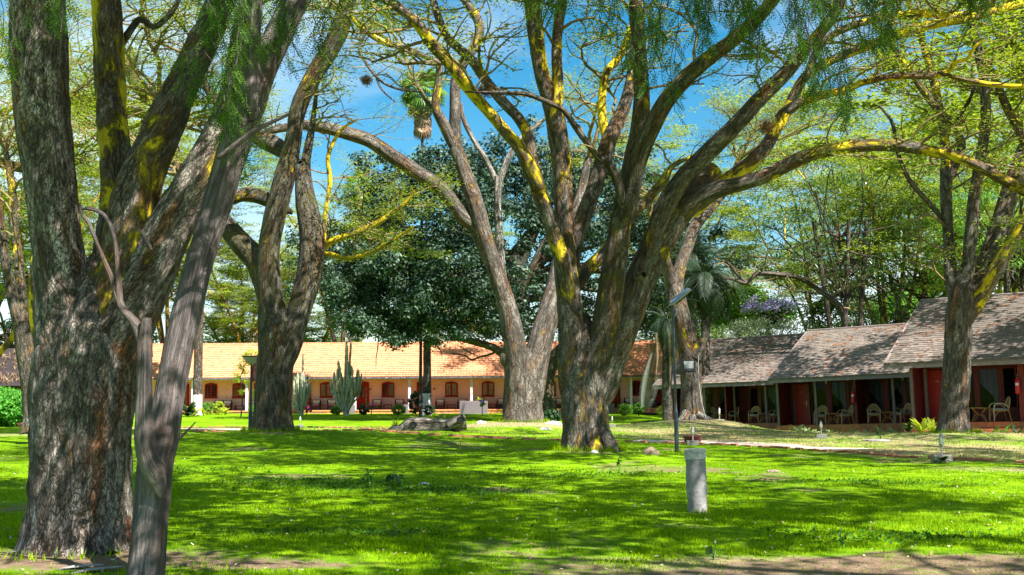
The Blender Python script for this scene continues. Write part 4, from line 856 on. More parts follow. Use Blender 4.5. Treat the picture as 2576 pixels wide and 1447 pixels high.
z4 = t7.limb([(-20, 905, 20), (5, 880, 18), (30, 850, 16), (60, 790, 14)], 40, yel=(.8, .9)); z5 = t7.limb([(-20, 400, 24), (40, 420, 26), (90, 425, 20), (130, 400, 14)], 36, yel=(.3, .6))
z6 = t7.limb([(120, 255, 30), (175, 248, 34), (215, 258, 34), (260, 262, 30), (330, 280, 26), (400, 300, 18)], 38, dz=1, yel=(.55, .6))
z7 = t7.limb([(-30, 300, 14), (20, 275, 14), (60, 260, 10)], 36, yel=(.9, .9), rough=.0); z8 = t7.limb([(330, 140, 24), (335, 200, 30), (370, 245, 28), (410, 270, 20)], 40, yel=(.1, .3))
for PR, n in ((z1, 4), (z2, 4), (z3, 4), (z5, 3), (z6, 4), (z8, 3)): t7.tip(PR, n, 3, 2, leaves=40, **A_SMALL)
t7.along(z6, .1, 1, 8, 2, 1, leaves=34); t7.along(z2, .3, 1, 6, 2, 1, leaves=34); t7.along(z5, .1, 1, 6, 2, 1, leaves=34); t7.along(z3, .3, .9, 6, 2, 1, leaves=34)
t7.finish()
# ------------------------------------------------------------------ trees of the background
def bg_tree(x, y, h, spread, seed, label, nl=4, leaf='acacia_far', leaves=24, size=(.20, .06), bark='fever_far', dens=1.0, lean=0.0, r0=.32, low=.42):
    z = g1(x, y) if y < 400 else 0; T = Tree((x, y, z), label, M[bark], M[leaf], seed, group='fever trees behind the cottages'); rg = T.rng
    base = np.array([x, y, z]); fk = h * (.16 + .08 * rg.random())
    T.limb3([[x, y, z - .3, r0 * 1.25, .4], [x + lean * .2, y, z + fk * .5, r0, .45], [x + lean * .5, y, z + fk, r0 * .95, .5]], 'trunk', sides=12, step=.6)
    a0 = rg.random() * 6.283
    for k in range(nl):
        a = a0 + 6.283 * (k + .3 * rg.random()) / nl; ca, sa = math.cos(a), math.sin(a); sp = spread * (.55 + .35 * rg.random())
        W = [[x + lean * .4, y, z + fk * .85, r0 * .7, .5], [x + lean * .6 + ca * sp * .22, y + sa * sp * .22, z + h * .42, r0 * .52, .55], [x + lean + ca * sp * .55 + rg.normal(0, .4), y + sa * sp * .55 + rg.normal(0, .4), z + h * .70, r0 * .34, .65], [x + lean + ca * sp, y + sa * sp, z + h * .93, r0 * .14, .8]]
        PR = T.limb3(W, 'limb', sides=8, step=.5, rough=0)
        P, r = PR
        for j in range(int(9 * dens)):
            f = low + (1 - low) * (j + rg.random()) / int(9 * dens); i = int(f * (len(P) - 2)); t = P[i + 1] - P[i]; t /= np.linalg.norm(t); aa = rg.random() * 6.283
            d = np.array([math.cos(aa), math.sin(aa), .22]) + t * .3
            T.sprout(P[i], d, spread * .42 * (.6 + .6 * rg.random()), max(.03, r[i] * .5), 2, (4, 3), leaves, .75, .5, size, .12)
        T.tip(PR, 3, spread * .35, 2, up=.1, nchild=(4, 3), leaves=leaves, spread=.75, flat=.5, size=size, thick=.12)
    T.finish(); return T
def gx_(u, Y): return at(u, 972, Y).x
bg_tree(11.5, 5.5, 14.5, 9.5, 45, 'fever tree standing outside the view on the near right, shading the lawn', 4, dens=.7, low=.6, leaves=6, size=(.32, .12))
RB = dict(leaves=24, size=(.22, .085))
tA = bg_tree(gx_(2060, 86), 86, 19.5, 9, 38, 'bright yellow green fever tree behind the roof seam of the cottages', 5, dens=1.2, low=.36, r0=.22, **RB)
tB = bg_tree(gx_(2240, 70), 70, 19.5, 9, 39, 'dense fever tree behind the middle shingled roof', 5, dens=1.2, low=.34, r0=.22, **RB)
tC = bg_tree(gx_(420, 106), 106, 24, 10, 32, 'fever tree with airy crown behind the huge left trunk', 5, dens=1.1, low=.3, leaves=23, size=(.26, .10))
tD = bg_tree(gx_(860, 110), 110, 23, 8.5, 35, 'sparse fever tree with open crown against the blue sky', 4, leaves=9, dens=.9, size=(.24, .09))
tE = bg_tree(gx_(592, 124), 124, 15.5, 9, 33, 'distant fever tree above the tiled roof, left of the lamp post', 5, size=(.30, .11), leaves=20, low=.25)
def again(T, u, Y, rz, label, sc=1.0, dz=0.0): dup(T.root, (gx_(u, Y), Y, g1(gx_(u, Y), Y) + dz), rz, label, scale=(sc, sc, sc * (.95 + .1 * math.sin(u))))
again(tA, 2530, 66, 1.4, 'fever tree behind the tall gabled shingle roof')
again(tB, 2400, 96, 2.1, 'fever tree far behind the tall shingle roof, showing above its ridge', 1.1)
again(tC, 1690, 90, .9, 'fever tree behind the right limbs of the middle lawn tree', .9)
again(tC, 90, 84, 4.0, 'yellow limbed fever tree behind the far left dark tree', .9)
again(tA, 250, 104, 4.6, 'fever tree far behind the yellow patched stem on the left', 1.15)
again(tB, -60, 84, 3.0, 'fever tree at the far left beyond the hedge', 1.0)
again(tC, 620, 112, 5.4, 'fever tree behind the leaning pepper trunk', .85)
again(tB, 2720, 84, 1.0, 'fever tree beyond the right edge of the cottages')
again(tE, 770, 122, 2.2, 'distant fever tree above the tiled roof, right of the dark forked tree', .95)
again(tE, 1790, 134, 1.2, 'flat topped far fever tree right of the feather palms', 1.05)
again(tC, 1130, 104, 2.6, 'feathery fever tree showing above the dark dense crown', .82)

def clump_leaves(centers, rc, n, size, rng, base, name, mat, parent, droop=0.0, kind='stuff', squash=.8):
    N = len(centers) * n; i = np.repeat(np.arange(len(centers)), n)
    d = rng.normal(0, 1, (N, 3)); d /= np.linalg.norm(d, axis=1, keepdims=True); rad = rng.random(N) ** .45
    c = centers[i] + d * (rad * np.asarray(rc)[i])[:, None] * np.array([1, 1, squash])
    nm = d + rng.normal(0, .42, (N, 3)) + np.array([0, 0, .5]); nm /= np.linalg.norm(nm, axis=1, keepdims=True)
    t = rng.normal(0, 1, (N, 3)) + np.array([0, 0, -droop]); t -= nm * np.sum(t * nm, 1, keepdims=True); t /= np.linalg.norm(t, axis=1, keepdims=True)
    b = np.cross(nm, t); L = size[0] * (.6 + .7 * rng.random(N)); Wd = size[1] * (.7 + .6 * rng.random(N))
    V = np.stack([c - t * L[:, None] * .5, c + b * Wd[:, None] * .5 - t * L[:, None] * .08, c + t * L[:, None] * .5, c - b * Wd[:, None] * .5 - t * L[:, None] * .08], 1).reshape(-1, 3)
    return tag(link(name, np_mesh(name, V - np.array(base), np.arange(len(V)).reshape(-1, 4), mat), parent), kind=kind)
def shell_points(c, R3, n, rng, inner=.55, zmin=-1.0, bumpy=.16, seed=0):
    d = rng.normal(0, 1, (n * 3, 3)); d /= np.linalg.norm(d, axis=1, keepdims=True); d = d[d[:, 2] > zmin][:n]
    k = inner + (1 - inner) * rng.random(len(d)) ** .5; k = k * (1 + bumpy * (fbm(d * 3.2 + 9, 2, seed) - .5) * 3.2)
    return np.array(c) + d * np.array(R3) * k[:, None]

def broad_tree(name, u, Y, zc, R3, label, leaf, nclump, nleaf, rc, size, seed, trunk_r=.3, bark='fever_dark', zmin=-.75, droop=0., stems=1, cat='tree', bumpy=.16, inner=.55, x=None, extra=None):
    rg = np.random.default_rng(seed); x = gx_(u, Y) if x is None else x; z = g1(x, Y)
    T = Tree((x, Y, z), label, M[bark], M[leaf], seed, cat, name)
    for k in range(stems):
        o = (k - (stems - 1) / 2) * .8
        T.limb3([[x + o * .4, Y, z - .2, trunk_r * 1.3, 0], [x + o, Y, z + (zc - z) * .45, trunk_r, 0], [x + o * 2.2 + rg.normal(0, .3), Y + rg.normal(0, .3), zc, trunk_r * .7, 0]], 'trunk', sides=10, step=.4)
    pts = shell_points((x, Y, zc), R3, nclump, rg, inner, zmin, bumpy, seed)
    for k in range(0, len(pts), max(1, len(pts) // 26)):
        q = pts[k]; s0 = np.array([x + rg.normal(0, .25), Y, zc - R3[2] * rg.uniform(.0, .85)]); m = (s0 + q) / 2 + rg.normal(0, .4, 3)
        T.limb3([[*s0, trunk_r * .4, 0], [*m, trunk_r * .25, 0], [*q, .04, 0]], 'limb', sides=6, step=.6, rough=0)
    clump_leaves(pts, rc * (.7 + .6 * rg.random(len(pts))), nleaf, size, rg, T.base, 'crown', T.leaf, T.root, droop)
    if extra:
        for (nm, mt, P2, r2, n2, s2) in extra(rg, pts): clump_leaves(P2, r2, n2, s2, rg, T.base, nm, M[mt], T.root)
    return T
# the big dark ficus in the middle
fx = gx_(1235, 76)
FIC = broad_tree('ficus_tree', 1366, 76, 10.7, (14.2, 8, 7.4), 'massive dark glossy broadleaf tree shading the middle of the tiled lodge', 'ficus', 960, 105, .85, (.27, .165), 51, .65, 'fever_dark', -.8, stems=1, x=fx + 1.6, bumpy=.2, inner=.6)
FIC.limb([(1372, 1052, 60), (1368, 1000, 52), (1372, 950, 46), (1392, 905, 36), (1418, 870, 26)], 75.5, 'limb', yel=(0, 0), rough=.02)
bo = FIC.limb([(1355, 940, 34), (1310, 905, 30), (1268, 892, 22), (1240, 874, 20), (1200, 862, 18), (1160, 852, 16), (1120, 848, 12), (1080, 830, 8)], 74.5, 'limb', yel=(0, 0), rough=.02)
FIC.limb([(1258, 880, 7), (1232, 892, 6), (1208, 898, 5), (1185, 905, 5), (1170, 895, 4), (1135, 889, 3)], 74, 'branch', yel=(0, 0), rough=0); FIC.limb([(1200, 895, 3), (1180, 886, 3), (1150, 868, 2)], 74, 'branch', yel=(0, 0), rough=0)
FIC.limb([(1104, 858, 3), (1104, 872, 3), (1110, 888, 2), (1112, 905, 1)], 74, 'branch', yel=(0, 0), rough=0); FIC.limb([(953, 835, 3), (950, 875, 3), (946, 905, 2), (946, 930, 1)], 74, 'branch', yel=(0, 0), rough=0)
rg = np.random.default_rng(52)   # drooping skirts of leaves over the roof
sk = np.array([[gx_(u, 73.5 + o), 73.5 + o, at(u, v, 73.5 + o).z] for u, v, o in zip(rg.uniform(815, 1260, 260), rg.uniform(600, 864, 260), rg.normal(0, 1.8, 260)) if v < 812 + 52 * math.sin((u - 800) / 460 * 3.1) and u > 812 + abs(v - 720) * .25])
clump_leaves(sk, np.full(len(sk), .8), 110, (.24, .13), rg, FIC.base, 'skirt', M['ficus'], FIC.root)

def euc(rg, pts): return []
broad_tree('gum_tree', 2130, 64, 11.0, (6.5, 4.5, 5.4), 'loose dark leaved tree behind the shingled roof, right of the palms', 'broad', 190, 26, .8, (.30, .075), 53, .16, 'dead', -.9, droop=1.6, stems=3, bumpy=.3, inner=.35)
broad_tree('gum_tree', 2330, 68, 8.5, (6, 4, 4.2), 'loose dark leaved tree directly behind the gabled roof', 'broad', 170, 28, .8, (.28, .08), 54, .16, 'dead', -.9, droop=1.4, stems=3, bumpy=.3, inner=.4)
broad_tree('gum_tree', 2560, 60, 10.5, (5, 4, 4.5), 'olive leaved tree behind the right end of the roof', 'bush', 150, 50, .9, (.24, .07), 55, .2, 'dead', -.8, droop=1.4, stems=2, bumpy=.25, inner=.4)
broad_tree('broadleaf_tree', 1862, 92, 8.0, (2.6, 2, 2.2), 'round bright green tree left of the purple blossom', 'bush', 110, 80, .8, (.24, .14), 56, .2)
broad_tree('broadleaf_tree', 2190, 84, 6.0, (5.0, 3, 3.0), 'low mid green tree behind the roof, right of the purple blossom', 'broad', 190, 80, .85, (.26, .13), 57, .2)
broad_tree('broadleaf_tree', 2330, 82, 6.0, (4.6, 3, 3.2), 'low leafy tree filling the gap under the gum trees', 'bush', 120, 70, .85, (.26, .13), 58, .2)
def jac(rg, pts):
    P2 = pts[pts[:, 2] > np.percentile(pts[:, 2], 35)]; return [('blossom', 'jacaranda', P2 + np.array([0, 0, .25]), np.full(len(P2), .5), 60, (.18, .12))]
broad_tree('jacaranda_tree', 1945, 80, 6.5, (1.9, 1.6, 1.0), 'jacaranda covered in pale purple blossom beyond the shingle ridge', 'bush', 44, 24, .6, (.24, .12), 59, .2, extra=jac, zmin=-.3, bumpy=.3)
broad_tree('oleander_shrub', 1925, 77, 4.7, (3.6, 2, 1.5), 'grey green shrub under the purple blossom tree', 'silver', 110, 80, .6, (.20, .05), 60, .08, cat='shrub', stems=2)
broad_tree('broadleaf_tree', 1700, 114, 7.5, (6, 4, 5), 'dark tree behind the palms at the right end of the lodge', 'broad', 170, 70, .95, (.26, .14), 61, .3)
broad_tree('broadleaf_tree', 820, 128, 4.5, (6, 3, 2.6), 'low hazy tree beyond the tiled ridge near the candelabra cactus', 'bush', 80, 60, 1.0, (.3, .16), 62, .3)
broad_tree('broadleaf_tree', 470, 130, 5.2, (7, 3, 3), 'low hazy tree beyond the left part of the tiled ridge', 'bush', 90, 60, 1.0, (.3, .16), 63, .3)
broad_tree('broadleaf_tree', 1250, 128, 6, (12, 3, 4), 'wide tree far behind the dark glossy crown', 'bush_dark', 140, 60, 1.1, (.3, .16), 64, .3)
broad_tree('broadleaf_tree', 20, 96, 6, (9, 3, 5), 'dim green tree behind the thatched shed on the far left', 'bush_dark', 150, 60, 1.0, (.3, .16), 65, .3)
broad_tree('broadleaf_tree', 200, 118, 7, (8, 3, 5.5), 'dim green tree behind the huge left trunk', 'bush_dark', 150, 60, 1.0, (.3, .16), 66, .3)
broad_tree('broadleaf_tree', 2480, 100, 7, (10, 3, 5.5), 'dim green tree behind the right hand cottage roof', 'bush_dark', 170, 60, 1.0, (.3, .16), 67, .3)

# hedge and bushes
def bush(u, v, Y, w, h, label, leaf='bush', seed=1, stem=0.0, name='clipped_bush', n=60, nl=70, size=(.075, .045), group=None, core=True):
    p = at(u, v, Y); z = g1(p.x, Y); rg = np.random.default_rng(seed)
    root = thing(name, label, 'bush', (p.x, Y, z), group=group); zc = stem + h * .5
    if stem or core: MB().lathe([(.05, -.05), (.04, zc)], 8).build('stem', M['dead'], root)
    pts = shell_points((p.x, Y, z + zc), (w * .5 * .86, w * .5 * .86, h * .5 * .86), n, rg, .75, -1, .05, seed)
    pts[:, 2] = np.maximum(pts[:, 2], z + .04)
    clump_leaves(pts, np.full(len(pts), w * .13), nl, size, rg, (p.x, Y, z), 'foliage', M[leaf], root); return root
TB = 'clipped bushes along the lodge verandah'
k = mpp(90)
bush(522, 1042, 90, 36 * k, 34 * k, 'round clipped bush touching the white based palm trunk', 'bush', 71, group=TB)
bush(549, 1043, 89.5, 32 * k, 34 * k, 'paler round bush just right of the bush by the white based palm', 'lime', 72, group=TB)
bush(637, 1038, 90, 30 * k, 24 * k, 'clipped round bush behind the left lamp post', 'bush', 73, group=TB)
bush(754, 1036, 89, 32 * k, 20 * k, 'ball topped bush under the half hidden cactus', 'bush', 74, .3, group=TB)
bush(846, 1038, 89, 34 * k, 25 * k, 'clipped ball bush at the left foot of the big cactus', 'bush', 75, group=TB)
bush(915, 1038, 88, 30 * k, 26 * k, 'dark round bush right of the big cactus', 'bush_dark', 76, group=TB)
bush(1003, 1040, 88.5, 37 * k, 26 * k, 'wide clipped bush in front of the paired chairs', 'bush', 77, group=TB)
bush(1046, 1038, 86, 40 * k, 60 * k, 'tall shaggy dark shrub left of the white painted palm trunk', 'bush_dark', 78, name='tall_shrub', size=(.12, .07))
bush(1080, 1038, 86.5, 30 * k, 26 * k, 'low dark bush at the foot of the white painted palm', 'bush_dark', 79, group=TB)
bush(1573, 1043, 86, 41 * k, 30 * k, 'bright dome shaped bush below the white column at right', 'bush', 80, group=TB)
bush(1607, 1043, 87, 33 * k, 27 * k, 'clipped bush with trunk showing, right of the dome shaped bush', 'bush', 81, .15, group=TB)
bush(1668, 1044, 86, 34 * k, 28 * k, 'feathery yellow green bush left of the right lamp post', 'lime', 82, name='feathery_bush', n=40, nl=40, size=(.16, .03))
bush(385, 1062, 60, 1.0, 1.0, 'leafy bush seen between the huge trunk and the pepper trunk', 'lime', 83, name='leafy_bush', size=(.12, .06))
bush(1390, 1046, 70, 1.2, .8, 'dark green sapling bush at the root of the grey two stemmed tree', 'bush_dark', 84, name='leafy_bush', size=(.14, .08))
for i, (u, w, lb) in enumerate(((-60, 3.2, 'left third'), (0, 3.4, 'middle'), (45, 2.6, 'right end'))):
    bush(u, 1040, 50, w, 1.75 - i * .1, 'bright green hedge bush by the dark shed, %s of the hedge' % lb, 'hedge', 90 + i, name='hedge_bush', n=100, nl=80, size=(.13, .08), group='hedge bushes at the far left')
def flower(u, v, Y, label, bloom, leaf, seed, w=.6):
    p = at(u, v, Y); z = g1(p.x, Y); rg = np.random.default_rng(seed); root = thing('flowering_plant', label, 'flower', (p.x, Y, z))
    zc = max(.3, p.z - z); c = np.array([p.x, Y, z + zc]); MB().tube([(0, 0, 0), (.02, 0, zc)], .03, 6).build('stem', M['dead'], root)
    clump_leaves(c + rg.normal(0, w * .25, (8, 3)), np.full(8, w * .3), 30, (.13, .08), rg, (p.x, Y, z), 'foliage', M[leaf], root)
    clump_leaves(c + np.array([0, -.1, .08]) + rg.normal(0, w * .22, (9, 3)), np.full(9, w * .25), 40, (.11, .09), rg, (p.x, Y, z), 'blossom', M[bloom], root)
flower(934, 1025, 87, 'magenta flowering bougainvillea by the dark round bush', 'pink_bloom', 'bush', 101, .65)
flower(771, 1027, 88.5, 'pink flowering bush beside the ball topped bush', 'pink_bloom', 'bush_dark', 102, .55)
flower(1213, 1015, 86.5, 'small purple flowers on top of the grey planter', 'jacaranda', 'lime', 103, .35)

def fan_blade(n=18, L=.9, dry=False):
    """one fan shaped palm leaf on its stalk, growing along +X"""
    m = MB(); m.tube([(0, 0, 0), (.5, 0, .04), (.9, 0, .02)], [.022, .016, .012], 5)
    for k in range(n):
        a = R(-95 + 190 * k / (n - 1)); d = Vector((math.cos(a), math.sin(a), 0)); s = Vector((-d.y, d.x, 0)); o = Vector((.9, 0, .02)); l = L * (.8 + .2 * math.cos(a))
        p1 = o + d * l * .55 + Vector((0, 0, .05)); p2 = o + d * l + Vector((0, 0, -.28 - .1 * abs(math.sin(a)))); w = .055
        m.add([o, p1 + s * w, p1 - s * w, p2], [(0, 2, 1), (1, 2, 3)])
    return m
def feather(L=3.4, n=42, droop=1.0, wl=.55):
    """one feather palm frond along +X: midrib with two rows of leaflets"""
    m = MB(); pts = []
    for i in range(10):
        f = i / 9; pts.append(Vector((L * f * (1 - .25 * droop * f * f), 0, L * (.30 * f - .62 * droop * f * f))))
    m.tube(pts, [.035 * (1 - .8 * i / 9) for i in range(10)], 4)
    for j in range(n):
        f = .12 + .86 * j / n; i = min(8.999, f * 9); p = pts[int(i)].lerp(pts[int(i) + 1], i - int(i)); t = (pts[int(i) + 1] - pts[int(i)]).normalized()
        for sg in (1, -1):
            d = (t * .55 + Vector((0, sg, 0)) * .8 + Vector((0, 0, -.30))).normalized(); l = wl * (.45 + math.sin(f * 3.0) * .7); w = t * .013
            m.add([p - w, p + w, p + d * l * .6 + w + Vector((0, 0, -.02)), p + d * l * .6 - w, p + d * l + Vector((0, 0, -.10))], [(0, 1, 2, 3), (3, 2, 4)])
    return m
def palm(u, Y, vb, vt, w, label, kind, seed, white=0.0, n=34, scale=1.0, skirt=0, bark='palm', droop=1.0, lean=0.0, low=-50):
    p = at(u, vt, Y); x, zt = p.x, p.z; z = g1(x, Y); T = Tree((x, Y, z), label, M[bark], None, seed, 'palm', 'palm_tree'); rg = T.rng; r = w * .5 * mpp(Y)
    pts = []; K = 12
    for i in range(K):
        f = i / (K - 1); pts.append([x + lean * f * f, Y, z - .1 + (zt - z + .1) * f, r * (1.05 - .15 * f), 0])
    T.limb3(pts, 'trunk', sides=14, step=.22, lump=.14, rough=.07 if kind != 'fan' else .02)
    if white: MB().lathe([(r * 1.28, -.05), (r * 1.14, .4), (r * 1.1, white * .7), (r * 1.08, white)], 14).build('painted_band', M['white'], T.root, smooth=True)
    fm = (fan_blade() if kind == 'fan' else feather(droop=droop)).mesh('frond', M['fan_leaf'] if kind == 'fan' else M['palm_leaf']); dm = fan_blade(12, .7).mesh('dry_frond', M['thatch'])
    top = (lean, 0, zt - z)
    for k in range(n):
        a = k * 2.39996; el = 75 - (75 - low) * ((k + .5) / n) ** .8 + rg.normal(0, 5)
        link('frond', fm, T.root, top, (R(rg.normal(0, 14)), -R(el), a), (scale * (.85 + .3 * rg.random()),) * 3)
    for k in range(skirt):
        a = k * 2.39996; link('dry_frond', dm, T.root, (top[0], 0, top[2] - .25 - 1.7 * (k / skirt)), (0, R(72 + rg.normal(0, 8)), a), (scale * .95,) * 3)
    return T
palm(1063, 80, 1040, 232, 8, 'tall fan palm with brown hanging skirt, rising into the blue sky', 'fan', 111, n=46, scale=1.15, skirt=60, low=-55)
palm(507, 88, 1020, 560, 22, 'shaggy palm trunk with white painted base, left on the lodge front', 'fan', 112, white=1.55, n=20, scale=.8, low=-30)
palm(1075, 87.5, 1036, 850, 21, 'shaggy palm trunk with white painted base under the dark glossy crown', 'fan', 113, white=1.65, n=14, scale=.5, low=-30)
P4 = palm(1676, 62, 1050, 806, 26, 'dark feather palm with hanging fronds in front of the right end of the lodge', 'feather', 114, n=22, scale=.72, droop=1.5, low=-60)
fd = feather(3.7, 60, .25, .62).mesh('frond', M['palm_leaf'])
q0 = at(1650, 866, 61.5); link('frond', fd, P4.root, (q0.x - P4.base[0], -.5, q0.z - P4.base[2]), (R(80), R(82), R(185)))
for kk, (a_, l_) in enumerate(((20, 2.0), (-30, 2.6), (5, 3.0), (60, 1.6))):
    MB().tube([(0, 0, 0), (.05, -.05, -l_ * .5), (.02 * a_ / 10, -.06, -l_)], [.09, .07, .02], 6).build('dry_stalk', M['thatch'], P4.root, (.02 * a_, -.3, q0.z - P4.base[2] + .6))
palm(1772, 66, 1055, 700, 24, 'dark dense feather palm behind the floodlight tree', 'feather', 115, n=44, scale=1.0, droop=1.3, low=-72)
palm(1740, 70, 1055, 640, 20, 'higher feather palm behind the leaning tree', 'feather', 118, n=30, scale=.9, droop=1.1, low=-60)
palm(905, 112, 1040, 478, 8, 'far fan palm peeping over the left shoulder of the dark crown', 'fan', 116, n=30, scale=1.15, skirt=10, low=-50)
# candelabra cacti
def cactus(u, v, Y, w, h, tall, label, seed, n=24):
    p = at(u, v, Y); z = g1(p.x, Y); root = thing('candelabra_cactus', label, 'cactus', (p.x, Y, z)); rg = random.Random(seed)
    def column(pts, r, name):
        m = MB(); q = catmull([[*a, r] for a in pts], .18); P = q[:, :3]; n_ = 10; rr = np.full(len(P), r); rr[-1] *= .35; rr[-2] *= .8
        rr = rr * (1 + .10 * np.sin(np.arange(len(P)) * 1.9 + rg.random() * 6))
        V, F, bk, D = tubes(P[None], rr[None], n_); s = np.tile(np.where(np.arange(n_) % 2 == 0, 0.0, -.42), len(P)) * np.repeat(rr, n_); V = V + D * s[:, None]
        m.add(V.tolist(), F.tolist()); m.f.append(tuple(range((len(P) - 1) * n_, len(P) * n_))); return m.build(name, M['cactus'], root)
    column([(0, 0, -.1), (0, 0, .5), (.02, 0, 1.1)], w * .11, 'trunk')
    for k in range(n):
        a = 2.399 * k + rg.random() * .5; f = (k + .5) / n; rad = w * .5 * (f ** .55) * (.7 + .4 * rg.random()); c, s = math.cos(a), math.sin(a) * .7
        hh = h * (.98 - .30 * f - .26 * rg.random()); zz = .3 + .8 * rg.random(); r = w * (.030 + .020 * rg.random()); lx, ly = rg.uniform(-.12, .12) * w, rg.uniform(-.08, .08) * w
        if k in tall: hh = tall[k]
        column([(c * .08, s * .08, zz * .6), (c * rad * .45, s * rad * .45, zz + .30), (c * rad * .8, s * rad * .8, zz + .8), (c * rad + lx * .5, s * rad + ly * .5, zz + .55 * (hh - zz)), (c * rad * 1.08 + lx, s * rad * 1.08 + ly, hh)], r, 'arm')
cactus(870, 1036, 85.5, 132 / 1.59 * mpp(85.5) * .95, 4.4, {1: 6.1, 2: 5.3, 0: 5.6}, 'big candelabra cactus standing in front of the lodge door', 121, 46)
cactus(757, 1036, 86, 60 * mpp(86), 3.9, {0: 4.7}, 'smaller candelabra cactus half hidden by the dark forked tree', 122, 26)

# rosette plants, lilies, seedlings
def rosette(x, y, z, n, L, w, label, leaf, name, seed, cat='plant', group=None, el0=20, el1=80):
    rg = random.Random(seed); root = thing(name, label, cat, (x, y, z), group=group)
    m = MB(); ks = 5
    for k in range(ks):
        f0, f1 = k / ks, (k + 1) / ks
        def pt(f): return Vector((L * f * (1 - .12 * f), 0, -L * .38 * f * f))
        def wd(f): return w * (.35 + 1.1 * max(0.0, math.sin(min(1, f * 1.05) * 3.1416)) ** .7) * .5 + (0 if f < 1 else -w * .17)
        a, b2 = pt(f0), pt(f1); m.add([a + Vector((0, wd(f0), .25 * wd(f0))), a - Vector((0, wd(f0), -.25 * wd(f0))), b2 - Vector((0, wd(f1), -.25 * wd(f1))), b2 + Vector((0, wd(f1), .25 * wd(f1)))], [(0, 1, 2, 3)])
    lm = m.mesh('leaf', M[leaf])
    for k in range(n): link('leaf', lm, root, (0, 0, .02), (R(rg.uniform(-15, 15)), -R(rg.uniform(el0, el1)), k * 2.4 + rg.random() * .5), (rg.uniform(.7, 1.15),) * 3)
    return root
pz = lambda u, v, Y: (at(u, v, Y).x, Y, g1(at(u, v, Y).x, Y))
rosette(*pz(472, 1040, 84), 34, 1.6, .20, 'dark spiky rosette plant left of the white based palm', 'palm_leaf', 'cycad_plant', 131)
rosette(*pz(488, 1040, 86), 20, .9, .16, 'lime lily clump between the spiky rosette and the palm base', 'lime', 'lily_plant', 132)
rosette(*pz(566, 1042, 88), 20, .8, .14, 'yellow green lily clump below the paler round bush', 'lime', 'lily_plant', 133)
rosette(*pz(512, 1043, 87), 18, .8, .14, 'lime lily clump in front of the white based palm', 'lime', 'lily_plant', 134)
# ------------------------------------------------------------------ the tiled lodge
LY = 93.0                                   # verandah edge
def ux(u, Y=LY): return at(u, 972, Y).x
LF = at(1288, 1029.5, LY).z                 # verandah floor level
LG = LF - .36
X0, X1 = ux(330), ux(1790)
TILT = 0.0062
lodge = thing('tiled_lodge', 'long low pink lodge with orange tiled roof and verandah at the back', 'building', (0, LY, LF), rot=(0, -TILT, 0))
WALL = 2.3                                   # back wall behind the verandah edge
EZ = at(1288, 949, LY).z - LF               # eave above floor
RD, RH = 5.9, at(1288, 862, LY + 5.4).z - LF
def arch(x0, x1, z0, z1, rise=.13, n=7):
    pts = [(x0, z0), (x1, z0)]
    for k in range(n): f = k / (n - 1); pts.append((x1 + (x0 - x1) * f, z1 - rise + rise * math.sin(f * math.pi)))
    return pts
MB().box(X0, X1, .02, 8, -.36, -.004).build('verandah_slab', M['floor_red'], lodge)
# front kerb of the verandah: orange render with rose tiles set in
MB().box(X0, X1, -.06, .02, -.10, .004, .01).build('kerb_band', M['orange'], lodge)
rt = MB().box(-.145, .145, -.012, .012, -.11, .11, .006).mesh('tile', M['pink_tile']); ot = MB().box(-.3, .3, -.012, .012, -.11, .11, .006).mesh('tile', M['orange'])
x = X0; sg = 0
random.seed(7)
while x < X1:
    pink = (math.sin(x * .8) + math.sin(x * 1.9 + 1)) > .15; wd = .30 if pink else .61
    if x > ux(1500) : pink = pink or x > ux(1615); wd = .30 if pink else .61
    for zrow in (-.218,): link('tile', rt if pink else ot, lodge, (x + wd / 2, .005, zrow))
    x += wd + .012
MB().box(X0, X1, WALL + .02, WALL + .25, -.01, EZ + .5).build('wall_core', M['soffit'], lodge)
# lapped pink boards across the wall, cut in lengths
nb, seg = 13, 7.2
x = X0; k = 0
bh = (EZ + .12) / nb
while x < X1 - .1:
    x2 = min(X1, x + seg)
    bmesh_ = MB().add([(0, 0, 0), (x2 - x - .012, 0, 0), (x2 - x - .012, .022, bh), (0, .022, bh), (0, .05, 0), (x2 - x - .012, .05, 0), (x2 - x - .012, .05, bh), (0, .05, bh)],
                      [(0, 1, 2, 3), (4, 7, 6, 5), (0, 4, 5, 1), (3, 2, 6, 7), (0, 3, 7, 4), (1, 5, 6, 2)]).mesh('board', M['plank'])
    for r_ in range(nb): link('board', bmesh_, lodge, (x + random.uniform(-.3, .3) * (0 < k), WALL - .035 + random.uniform(-.004, .004), r_ * bh))
    x = x2; k += 1
MB().box(X0 - .3, X1, -.30, WALL, EZ + .02, EZ + .06).build('soffit', M['soffit'], lodge)
MB().box(X0 - .3, X1, -.42, -.30, EZ - .05, EZ + .07).build('gutter', M['gutter'], lodge)
gp = MB()
MB().box(X0 - .3, X1, -.20, -.10, EZ - .12, EZ + .02).build('verandah_beam', M['soffit'], lodge)
